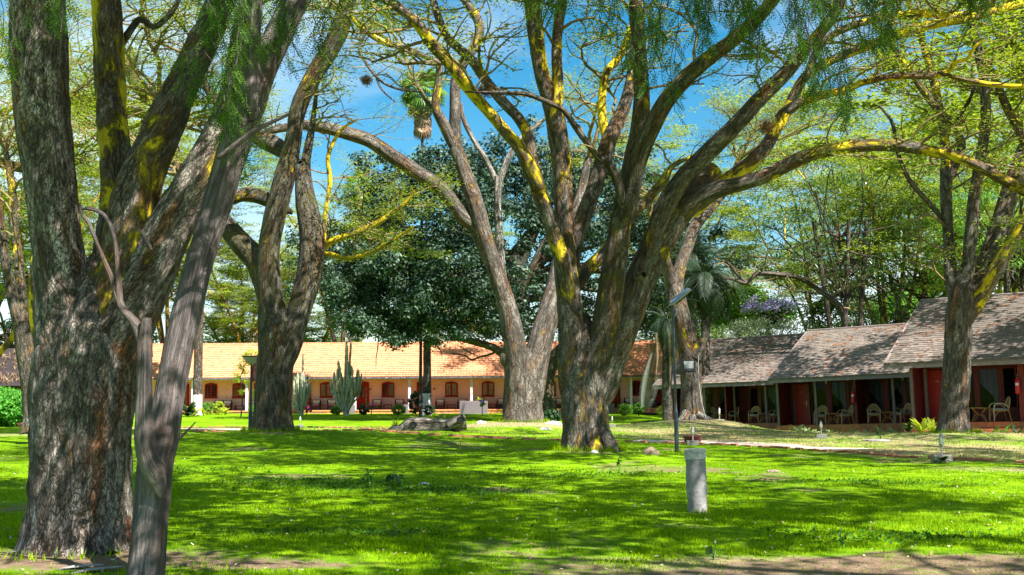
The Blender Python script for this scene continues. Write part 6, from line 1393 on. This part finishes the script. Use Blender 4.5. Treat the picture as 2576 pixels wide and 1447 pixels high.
# right cottage, higher and nearer
c3 = Cottage(15.5, 44.3, .19, .03, 'nearest shingled cottage with tall gable roof and orange tiled steps'); c3.sv = (3590, 3730)
c3.shell(-.05, 7.0, 2.30, 5.15, plinth=.62, seed=3, ov0=.75, ov1=.4, rows=32)
tt = lambda px, b=1.9: c3.t(3496 + px / 4.257, b)
c3.post(tt(612, .08), .08, -.05)
c3.post(tt(850, 1.2), 1.2); c3.boards(tt(790), tt(880), 1.92, 0, 2.3); c3.boards(tt(1600), tt(2440), 1.93, 2.08, 2.30); c3.boards(tt(1600), tt(2440), 1.93, 0, .45); c3.boards(tt(880), tt(1300), 1.93, 2.08, 2.3)
d3 = c3.door(tt(895), tt(1190), 1.9, 2.04)
def letters(txt, mat, parent, loc, size, name):
    cu = bpy.data.curves.new(name, 'FONT'); cu.body = txt; cu.size = size; cu.extrude = .004; cu.align_x = 'CENTER'; cu.materials.append(mat)
    tmp = bpy.data.objects.new(name, cu); COL.objects.link(tmp); me = bpy.data.meshes.new_from_object(tmp.evaluated_get(bpy.context.evaluated_depsgraph_get())); bpy.data.objects.remove(tmp)
    o = bpy.data.objects.new(name, me); COL.objects.link(o); o.parent = parent; o.location = loc; o.rotation_euler = (R(90), 0, 0); return o
letters('1402', M['brass'], d3, (tt(1050), 1.838, 1.56), .085, 'door_number')
for a, b_, sw in ((1590, 1690, 0), (1735, 2090, -1), (2145, 2390, 0)): c3.window(tt(a), tt(b_), 1.92, .45, 2.06, sw)
for a, b_ in ((1694, 1730), (2094, 2140)): MB().box(tt(a), tt(b_), 1.87, 1.98, .02, 2.08).build('wall_post', M['redwall'], c3.root)
xp3 = tt(2410, .3); MB().box(xp3, xp3 + .22, .3, 1.9, 0, 2.2).build('partition', M['redwall'], c3.root); c3.boards(xp3 + .23, 6.9, 1.93, 0, 2.3)
extinguisher(tuple(c3.w(xp3 - .02, .24, 1.02)), 'red fire extinguisher hanging at the right edge of the nearest cottage', R(-34), 1.1)
put(0, c3, 3496 + 2060 / 4.257, .75, -62, 'cane armchair seen from the side right of the shaggy barked trunk')
put(1, c3, 3496 + 1720 / 4.257, .75, 0, 'cane table just right of the shaggy barked trunk')
# steps of the right cottage, faced with orange tiles
stp = MB().box(tt(440, -.5), tt(1500, -.5), -.55, .0, -.62, -.25).build('step', M['floor_red'], c3.root); tm = MB().box(-.147, .147, -.012, .012, -.09, .09, .006).mesh('tile', M['terra'])
x = tt(440, -.5)
while x < 6.9:
    for q in range(2): link('tile', tm, c3.root, (x + .15, -.555, -.345 - .187 * q))
    x += .3
MB().box(tt(1500, -.5), 6.95, -.55, 0, -.62, -.25).build('step', M['floor_red'], c3.root)
MB().box(tt(270, -.9), tt(760, -.9), -1.0, -.57, -.72, -.5).build('step', M['terra'], c3.root)

# far left thatched shed
sx_ = gx_(10, 62); sh_ = thing('thatched_shed', 'low dark thatched shed behind the hedge at the far left', 'building', (sx_, 62, g1(sx_, 62)))
MB().box(-6, 3.2, 0, 4, 0, 2.3).build('wall', M['room'], sh_)
ths = MB().add([(-6.6, -1, 2.2), (3.8, -1, 2.2), (3.0, 2, 4.3), (-6, 2, 4.3), (3.8, 5, 2.2), (-6.6, 5, 2.2)], [(0, 1, 2, 3), (3, 2, 4, 5), (1, 4, 2), (0, 3, 5)]).build('roof', M['rattan_dk'], sh_)
rg = np.random.default_rng(77); tp = np.stack([rg.uniform(-6.5, 3.6, 300), np.full(300, -.9) + rg.random(300) * 2.6, np.zeros(300)], -1); tp[:, 2] = 2.25 + (tp[:, 1] + 1) * .7
tag(clump_leaves(tp, np.full(300, .16), 12, (.5, .03), rg, (0, 0, 0), 'thatch', M['thatch'], sh_, 2.0), kind='stuff')
# ------------------------------------------------------------------ lawn objects
# broken concrete post
p = at(1755, 1288, 14.7); cp = thing('concrete_post', 'leaning grey round concrete stump post with a broken whitish top on the lawn', 'post', (p.x, 14.7, g1(p.x, 14.7)), rot=(0, R(-1.6), 0))
rp = 25 * mpp(14.7); hp = 154 * mpp(14.7)
def rough_lathe(prof, n, amp, seed, fr=6.0):
    m = MB().lathe(prof, n, cap=False); v = np.array(m.v); d = v.copy(); d[:, 2] = 0; d /= np.linalg.norm(d, axis=1, keepdims=True) + 1e-9
    v = v + d * ((fbm(v * fr, 4, seed) - .5) * amp)[:, None]; m.v = [tuple(q) for q in v]; k = len(prof); m.f.append(tuple(range((k - 1) * n, k * n))); return m
rough_lathe([(rp * 1.0, -.06 + (hp - .04) * f / 22) if f else (rp * 1.02, -.08) for f in range(23)], 40, .022, 3, 7).build('shaft', M['concrete'], cp, smooth=True)
m_ = rough_lathe([(rp * 1.04, hp - .115), (rp * 1.06, hp - .08), (rp * 1.04, hp - .04), (rp * 1.05, hp), (rp * .95, hp + .012), (rp * .4, hp - .02)], 40, .05, 5, 16); m_.build('broken_cap', M['mortar'], cp)

# solar street lamps
def lamp(u, v, Y, top, label, kind):
    p = at(u, v, Y); z = g1(p.x, Y); h = top - z; t = thing('solar_lamp_post', label, 'lamp post', (p.x, Y, z), rot=(0, R(-.9 if kind == 0 else 0), 0), group='solar lamp posts on the lawn'); return t, h
ht = at(1700, 768, 27.3).z
t, h = lamp(1703, 1141, 27.3, ht, 'slim dark blue solar lamp post with tilted silver panel, by the concrete stump', 0); r0 = 5.3 * mpp(27.3)
MB().lathe([(r0, -.05), (r0, .9), (r0 * .95, .95), (r0 * .62, 1.02)], 14).build('base_tube', M['blue_steel'], t, smooth=True); MB().lathe([(r0 * .60, 1.02), (r0 * .56, h)], 12).build('pole', M['blue_steel'], t, smooth=True)
MB().tube([(0, 0, h - .02), (.05, 0, h + .04), (.26, 0, h + .20)], [.022, .02, .018], 8).build('arm', M['galv'], t, smooth=True); MB().tube([(0.0, 0, h - .32), (.14, 0, h - .05), (.20, 0, h + .14)], .011, 6).build('brace', M['galv'], t)
MB().tube([(-.10, 0, h), (.02, 0, h + .005)], .012, 6).build('stub', M['galv'], t)
pn = MB().box(-.28, .28, -.17, .17, -.018, .018, .008).build('solar_panel', M['galv'], t, (.19, 0, h + .22), (R(14), R(-38), 0)); MB().box(-.265, .265, -.155, .155, .0, .004).build('cells', M['solar'], pn, (0, 0, .0185))
MB().box(-.17, .17, -.12, .12, -.07, -.03, .01).build('led_head', M['black_steel'], t, (.17, 0, h + .17), (0, R(-38), 0))
ht = at(628, 912, 37).z
t, h = lamp(629, 1096, 37, ht, 'dark solar lamp post with flat tray head left of the dark forked tree', 1); r0 = 5.0 * mpp(37)
MB().lathe([(r0, -.1), (r0, .62), (r0 * .62, .72)], 14).build('base_tube', M['black_steel'], t, smooth=True); MB().lathe([(r0 * .62, .72), (r0 * .55, h)], 12).build('pole', M['black_steel'], t, smooth=True)
MB().add([(-.22, -.2, .22), (.20, -.2, .22), (.20, .2, .22), (-.22, .2, .22), (-.06, -.12, 0), (.20, -.12, 0), (.20, .12, 0), (-.06, .12, 0)], [(0, 1, 2, 3), (7, 6, 5, 4), (0, 4, 5, 1), (1, 5, 6, 2), (2, 6, 7, 3), (3, 7, 4, 0)]).build('lamp_head', M['galv'], t, (-.04, 0, h - .04))
MB().box(-.24, .22, -.22, .22, 0, .035, .01).build('solar_panel', M['black_steel'], t, (-.04, 0, h + .183))
# brown board
p = at(650, 928, 37.5); bd = thing('brown_board', 'plain dark brown tilted board half hidden behind the dark forked tree', 'board', (p.x, 37.5, g1(p.x, 37.5)))
zb0, zb1 = at(655, 960, 37.5).z - bd.location.z, at(655, 897, 37.5).z - bd.location.z
w = 40 * mpp(37.5); MB().add([(-w * .45, -.03, zb0), (w * .6, -.03, zb0), (w * .7, -.03, zb1), (-w * .30, -.03, zb1), (-w * .45, .03, zb0), (w * .6, .03, zb0), (w * .7, .03, zb1), (-w * .30, .03, zb1)], [(0, 1, 2, 3), (4, 7, 6, 5), (0, 4, 5, 1), (1, 5, 6, 2), (2, 6, 7, 3), (3, 7, 4, 0)]).build('panel', M['brown_board'], bd)
MB().box(w * .42, w * .48, .03, .11, -.1, zb1 - .1).build('post', M['blue_steel'], bd)
MB().box(w * .0, w * .05, .03, .09, -.1, zb1 - .1).build('post', M['blue_steel'], bd) if False else None
# vine with lime leaves behind the lamp
p = at(600, 1040, 80); rgv = np.random.default_rng(8); vine = thing('climbing_shrub', 'lime leaved climbing shrub behind the left lamp head', 'shrub', (at(606, 1042, 80).x, 80, g1(at(606, 1042, 80).x, 80)))
vp = np.array([list(at(u, v, 80 + rgv.normal(0, .3))) for u, v in [(650, 888), (635, 885), (618, 893), (612, 905), (625, 890), (605, 925), (598, 940), (610, 920), (615, 935), (600, 950), (620, 960), (608, 985), (640, 985), (645, 1000), (595, 955), (655, 892), (628, 912)]])
clump_leaves(vp, np.full(len(vp), .36), 42, (.20, .09), rgv, tuple(vine.location), 'foliage', M['lime'], vine)
MB().tube([(0, 0, -.05), (.1, 0, 1.6), (-.1, 0, 2.8), (.4, 0, 4.2)], [.05, .04, .03, .02], 6).build('stem', M['dead'], vine)

# floodlight on the leaning tree, with its cable
p = at(1733, 921, 46.2); fl = thing('floodlight', 'square black framed floodlight fixed to the leaning tree trunk', 'floodlight', tuple(p), rot=(R(-12), 0, R(-6))); q = 15 * mpp(46.2)
MB().box(-q, q, -.05, .05, -q, q, .02).build('housing', M['black_steel'], fl); MB().box(-q * .78, q * .78, -.056, -.05, -q * .45, q * .8).build('glass', M['led'], fl); MB().box(-q * .5, q * .5, -.055, -.05, -q * .8, -q * .55).build('badge', M['blue_steel'], fl)
MB().tube([(-q, .05, 0), (-q * .9, .16, 0), (0, .22, 0), (q * .9, .16, 0), (q, .05, 0)], .014, 6).build('bracket', M['black_steel'], fl)
cb = thing('cable', 'grey cable running down the leaning tree from the floodlight', 'cable', tuple(p)); o = p
def cabl(pts, n): MB().tube([at(u, v, y) - o for u, v, y in pts], .016, 6).build(n, M['cable'], cb)
cabl([(1719, 905, 46.3), (1722, 918, 46.1), (1728, 927, 46.15), (1732, 931, 46.15)], 'cable_loop'); cabl([(1757, 895, 46.5), (1757, 940, 46.3), (1759, 970, 46.3), (1765, 1010, 46.2), (1772, 1040, 46.0), (1776, 1052, 45.9)], 'cable_run')

# garden lanterns on concrete blocks
def lantern():
    t = thing('garden_lantern', 'garden lantern', 'lantern', group='garden lanterns on concrete blocks')
    MB().box(-.30, .30, -.16, .16, -.12, .20, .012).build('block', M['concrete_dk'], t); MB().lathe([(.035, .20), (.032, .46), (.055, .47), (.055, .50)], 10).build('post', M['galv'], t, smooth=True)
    MB().lathe([(.04, .50), (.085, .53), (.085, .55)], 10).build('collar', M['galv'], t); MB().lathe([(.050, .55), (.078, .66), (.062, .80)], 10).build('glass', M['lens'], t, smooth=True)
    for k in range(4):
        a = k * math.pi / 2 + .4; MB().tube([(math.cos(a) * .07, math.sin(a) * .07, .55), (math.cos(a) * .09, math.sin(a) * .09, .67), (math.cos(a) * .07, math.sin(a) * .07, .81)], .008, 5).build('cage_bar', M['concrete_dk'], t)
    MB().lathe([(.085, .80), (.06, .86), (.025, .89), (.012, .96)], 10).build('cap', M['galv'], t, smooth=True); return t
ln = lantern()
spots = [(2369, 1149, 24.6, 74, 'garden lantern on a grey block in front of the shaggy barked tree'), (2066, 1108, 35, 45, 'garden lantern on the dry verge below the cane chairs'), (1743, 1120, 31.2, 49, 'garden lantern directly behind the concrete stump post'),
         (1540, 1080, 42, 28, 'small garden lantern right of the yellow patched trunk'), (755, 1065, 54, 28, 'faint garden lantern right of the dark forked tree'), (1810, 1072, 48.5, 38, 'garden lantern between the pale roots and the left cottage')]
for i, (u, v, Y, hpx, lb) in enumerate(spots):
    p = at(u, v, Y); l_ = (p.x, Y, g1(p.x, Y) + .02); s_ = hpx * mpp(Y) / .98
    if i == 0: ln.location = l_; ln['label'] = lb; ln.scale = (s_,) * 3
    else: dup(ln, l_, R(random.uniform(-15, 15)), lb, scale=(s_,) * 3)
p = at(1742, 1112, 32.2); tb = thing('plastic_tub', 'shallow maroon plastic tub behind a garden lantern', 'tub', (p.x, 32.2, g1(p.x, 32.2) + .02))
q = 23 * mpp(32.2); MB().lathe([(q * .86, 0), (q, .17), (q * 1.05, .175), (q * 1.05, .20), (q * .95, .20), (q * .84, .05)], 24).build('tub', M['maroon'], tb, smooth=True)
p = at(66, 1043, 47); tb = thing('low_tub', 'low pale red tub at the foot of the hedge, far left', 'tub', (p.x, 47, g1(p.x, 47))); MB().lathe([(.26, 0), (.36, .16), (.40, .17), (.34, .17), (.24, .03)], 20).build('tub', M['pink_tile'], tb, smooth=True)

# fallen hollow log
p = at(1075, 1090, 36.2); base = (p.x, 36.2, g1(p.x, 36.2)); lg = Tree(base, 'weathered hollow fallen log with knot holes lying on the lawn', M['wood_old'], None, 21, 'log', 'fallen_log')
kk = dict(rough=.05, lump=.16, step=.06, sides=40, yel=(0, 0))
lg.limb([(1010, 1085, 34), (1032, 1076, 48), (1060, 1072, 46), (1095, 1074, 40), (1125, 1071, 36), (1150, 1066, 38), (1170, 1063, 42)], 36.2, 'trunk', dz=.3, **kk)
lg.limb([(1130, 1070, 24), (1148, 1061, 25), (1164, 1054, 25)], 36.2, 'stub', dz=-.15, **kk)
for (u, v, r, n) in ((1040, 1068, 7, 'knot_rim'), (1160, 1056, 8, 'knot_rim')):
    c = np.array(at(u, v, 35.85)) - np.array(base); s_ = r * mpp(36); a = [6.283 * k / 14 for k in range(15)]
    MB().tube([(c[0] + math.cos(t_) * s_ * 1.25, c[1] - .03 * math.cos(t_), c[2] + math.sin(t_) * s_ * .9) for t_ in a], s_ * .20, 7).build(n, M['dead'], lg.root, smooth=True)
    MB().lathe([(s_ * 1.1, -.02), (s_ * .9, .02)], 14).build('hollow', M['black_steel'], lg.root, (c[0], c[1] + .02, c[2]), (R(90), 0, 0))  # dark disc stands in for the shade inside the knot hole
lg.limb([(975, 1094, 16), (990, 1088, 34), (1005, 1086, 30), (1022, 1088, 14)], 36.1, 'root_plate', **kk)
lg.limb([(1098, 1056, 5), (1106, 1048, 5), (1112, 1043, 2)], 36.3, 'splinter', rough=.01, yel=(0, 0))
def sprig(u, v, Y, label, leaf, seed, n=9, L=.16, h=.4, name='seedling', w=.6):
    p = at(u, v, Y); root = thing(name, label, 'plant', (p.x, Y, g1(p.x, Y))); rg = random.Random(seed); m = MB()
    m.add([(0, 0, 0), (L * .35, .28 * L, .02), (L * .75, .22 * L, 0), (L, 0, -.03 * L), (L * .75, -.22 * L, 0), (L * .35, -.28 * L, .02), (L * .5, 0, .0)], [(0, 6, 1), (1, 6, 2), (2, 6, 3), (3, 6, 4), (4, 6, 5), (5, 6, 0)]); lm = m.mesh('leaf', M[leaf])
    for k in range(max(1, n // 4)):
        dx = rg.uniform(-w, w) * h * .5; MB().tube([(0, 0, -.02), (dx * .4, 0, h * .5), (dx, 0, h)], [.012, .009, .005], 5).build('stem', M['hedge'], root)
        for j in range(4): f = .4 + .2 * j; link('leaf', lm, root, (dx * f, 0, h * f), (0, R(rg.uniform(-30, 45)), rg.random() * 6.28))
    return root
sprig(1062, 1060, 36.4, 'small lime shoots growing from the top of the fallen log', 'lime', 1, 14, .16, .55, w=1.6)
sprig(1112, 1052, 36.5, 'upright shoot behind the raised end of the fallen log', 'lime', 2, 8, .14, .6)
sprig(1090, 1056, 36.4, 'yellow green shoot in the middle of the fallen log', 'lime', 5, 8, .16, .5)
rosette(*pz(995, 1076, 36.4), 40, .42, .02, 'tuft of straw coloured grass on the root plate of the log', 'lime', 'grass_tuft', 143, el0=40, el1=88)
# big leaved seedlings on the near lawn
def seedling(u, v, Y, label, spec, leaf='broad'):
    p = at(u, v, Y); root = thing('seedling', label, 'plant', (p.x, Y, g1(p.x, Y)))
    for i, (dx, z, L, w, rx, ry, rz) in enumerate(spec):
        m = MB(); n = 7; o = []
        for k in range(n): f = k / (n - 1); o.append((f * L, w * max(0.0, math.sin(f * math.pi)) ** .8, -.12 * L * f * f))
        vs = [(a, b_, c) for a, b_, c in o] + [(a, 0, c + .02 * L) for a, b_, c in o] + [(a, -b_, c) for a, b_, c in o]
        fs = [(k, k + 1, n + k + 1, n + k) for k in range(n - 1)] + [(n + k, n + k + 1, 2 * n + k + 1, 2 * n + k) for k in range(n - 1)]
        m.add(vs, fs).build('leaf', M[leaf if i % 2 == 0 else 'silver'] if leaf == 'broad' else M[leaf], root, (dx, -.01 * i, z), (R(rx), R(ry), R(rz)))
        MB().tube([(0, 0, 0), (dx * .5, 0, z * .6), (dx, -.01 * i, z)], .004, 5).build('stem', M['hedge'], root)
seedling(1796, 1402, 10.75, 'seedling with three large drooping leaves on the near lawn', [(-.02, .13, .10, .036, 70, 60, 150), (.01, .105, .125, .03, 80, 85, 60), (.05, .12, .10, .015, 20, 60, 10), (-.03, .05, .07, .012, 20, 70, 170), (.01, .15, .05, .01, 20, -60, 80)], 'broad')
seedling(988, 1216, 18.6, 'leafy seedling with drooping leaves on the middle lawn', [(-.03, .16, .15, .05, 60, 60, 170), (.03, .16, .15, .05, 60, 60, 20), (0, .18, .14, .045, 60, 75, 270), (.01, .2, .12, .04, 40, 20, 60), (-.06, .1, .1, .03, 20, 30, 190)], 'bush_dark')
for u, v, lb, sd in ((2117, 1378, 'tiny upright weed on the right part of the near lawn', 11), (1010, 1228, 'low weed just right of the leafy seedling', 12), (930, 1220, 'thin weed left of the leafy seedling', 13), (2215, 1108, 'small weed on the dry verge left of the shaggy tree', 14), (2260, 1072, 'small plant at the foot of the orange tiled step', 15), (1560, 1185, 'weed tuft in front of the yellow patched trunk', 16)):
    Y = CAM_H / math.tan(math.atan((v - 723.5) / FPX) - R(PITCH)); sprig(u, v, min(Y, 40), lb, 'bush_dark', sd, 8, .09 * min(Y, 40) / 20, .22 * min(Y, 40) / 20)
p = at(1156, 1130, 29.0); st = thing('yellow_stick', 'thin yellow stick standing upright on the lawn below the log', 'stick', (p.x, 29.0, g1(p.x, 29.0)), rot=(0, R(4), 0)); MB().tube([(0, 0, -.05), (.01, 0, .25), (0, 0, .44)], [.018, .016, .014], 7).build('stick', M['cane_yellow'], st)
# soil heaps, stones, fallen bark
def lump(u, v, Y, w, h, label, m, name, cat, seed):
    p = at(u, v, Y); bm = bmesh.new(); bmesh.ops.create_icosphere(bm, subdivisions=3, radius=1)
    V = np.array([q.co for q in bm.verts]); k = 1 + (fbm(V * 2.2 + seed, 3, seed) - .5) * .9
    for q, f in zip(bm.verts, k): q.co = Vector((q.co.x * w * f, q.co.y * w * .7 * f, q.co.z * h * f))
    me = bpy.data.meshes.new(name); bm.to_mesh(me); bm.free(); me.materials.append(M[m]); me.polygons.foreach_set('use_smooth', [True] * len(me.polygons))
    return tag(link(name, me, None, (p.x, Y, g1(p.x, Y))), label, cat)
lump(1637, 1155, 25.2, .19, .14, 'small brown soil heap right of the yellow patched trunk', 'soil', 'soil_heap', 'soil heap', 1)
lump(1945, 1186, 21.2, .13, .05, 'dark patch of dug soil on the right lawn', 'soil', 'soil_heap', 'soil heap', 2)
lump(2205, 1112, 33.4, .45, .05, 'flat pale slab lying on the dry verge', 'concrete_dk', 'stone', 'stone', 3)
lump(1210, 1070, 41.5, .18, .10, 'pale stone left of the roots of the grey forked tree', 'stone', 'stone', 'stone', 4)
lump(1392, 1068, 41, .3, .10, 'pale stone right of the roots of the grey forked tree', 'stone', 'stone', 'stone', 5)
lump(1372, 1090, 39, .22, .08, 'flat stone in the dry patch behind the yellow patched trunk', 'stone', 'stone', 'stone', 6)
lump(1064, 1207, 18.9, .11, .02, 'white flat scrap lying on the middle lawn', 'white', 'scrap', 'litter', 7)
lump(1496, 1163, 25.0, .07, .06, 'white scrap at the foot of the yellow patched trunk', 'white', 'scrap', 'litter', 8)
for i, (u, v, Y, L, a, lb) in enumerate(((205, 1437, 10.0, .20, 10, 'flat grey bark piece in the soil under the huge trunk'), (245, 1442, 9.9, .22, 25, 'second grey bark piece under the huge trunk'), (62, 1400, 10.9, .14, 0, 'small grey bark piece left of the huge trunk'))):
    p = at(u, v, Y); t = MB().add([(-L, -.03, 0), (-L * .2, -.05, .012), (L, -.02, .004), (L * .8, .03, .008), (-L * .3, .05, .02), (-L * .9, .03, .006)], [(0, 1, 2, 3, 4, 5)])
    o = t.build('bark_piece', M['concrete'], None, (p.x, Y, g1(p.x, Y) + .015), (0, R(-4), R(a))); tag(o, lb, 'bark piece')
# dry leaves and petals strewn on the lawn
rg = np.random.default_rng(30); N = 2600; y = 9 + 27 * rg.random(N) ** 1.25; x = (rg.random(N) * 2 - 1) * (.46 * y + 1); z = gz(x, y) + .012 + .02 * rg.random(N)
a = rg.random(N) * 6.283; L = .010 + .020 * rg.random(N); d = np.stack([np.cos(a) * L, np.sin(a) * L, rg.normal(0, .3, N) * L], -1); e = np.stack([-np.sin(a) * L * .5, np.cos(a) * L * .5, rg.normal(0, .2, N) * L], -1); c = np.stack([x, y, z], -1)
tag(link('leaf_litter', np_mesh('leaf_litter', np.stack([c - d, c + e, c + d, c - e], 1).reshape(-1, 3), np.arange(4 * N).reshape(-1, 4), M['litter'])), 'dry leaves strewn over the lawn', None, None, 'stuff')
# lilies along the cottages
for i, (u, v, Y, n, L) in enumerate(((2005, 1077, 55.0, 26, .62), (2027, 1077, 54.6, 16, .55), (2045, 1076, 54.2, 12, .45), (2085, 1076, 53.4, 12, .5), (2112, 1076, 53, 8, .42), (2142, 1074, 52.5, 10, .5), (2182, 1077, 51.6, 16, .5), (2232, 1076, 50.6, 12, .55), (2247, 1070, 50.4, 8, .5))):
    rosette(*pz(u, v, Y), n, L, .10, 'pale strappy lily clump along the middle cottage plinth, %s in line from the red door' % ('first second third fourth fifth sixth seventh eighth ninth'.split()[i]), 'lily', 'lily_plant', 150 + i, group='lily clumps along the cottage plinths')
for i, (u, v, Y, n, L, lf, lb) in enumerate(((2318, 1098, 38.5, 18, .75, 'lime', 'big yellow green lily left of the shaggy barked tree'), (2345, 1098, 38.8, 16, .7, 'lime', 'yellow green lily touching the left side of the shaggy barked tree'), (2496, 1096, 40.6, 9, .75, 'bush', 'upright dark lily right of the shaggy barked tree'),
        (2518, 1096, 40.2, 9, .8, 'bush', 'second upright lily on the orange tiled steps'), (2556, 1098, 39.6, 9, .7, 'bush_dark', 'dark lily at the right edge below the extinguisher'), (2470, 1097, 41.0, 6, .55, 'pink_bloom' if False else 'bush_dark', 'thin dark lily next to the shaggy barked trunk'), (2285, 1100, 38, 14, .45, 'bush_dark', 'low dark clump by the pale slab'))):
    rosette(*pz(u, v, Y), n, L, .085, lb, lf, 'lily_plant', 170 + i, el0=35, el1=85)
rosette(*pz(2370, 1153, 24.2), 26, .22, .07, 'weeds growing round the block of the front lantern', 'bush_dark', 'weed_clump', 180, el0=10, el1=60)
# weaver nests hanging in the branches
for (u, v, Y, lb) in ((922, 200, 30, 'brown straw bird nest in the twigs near the upper left'), (1925, 318, 25, 'brown straw bird nest on the yellow right hand limb'), (1226, 228, 24, 'small brown nest in the fork of the upper middle limbs')):
    p = at(u, v, Y); rgn = np.random.default_rng(int(u)); t = thing('bird_nest', lb, 'nest', tuple(p), group='straw bird nests')
    clump_leaves(np.array([list(p)]) + rgn.normal(0, .05, (5, 3)), np.full(5, .17), 90, (.16, .012), rgn, tuple(p), 'nest_ball', M['nest'], t, squash=.8)
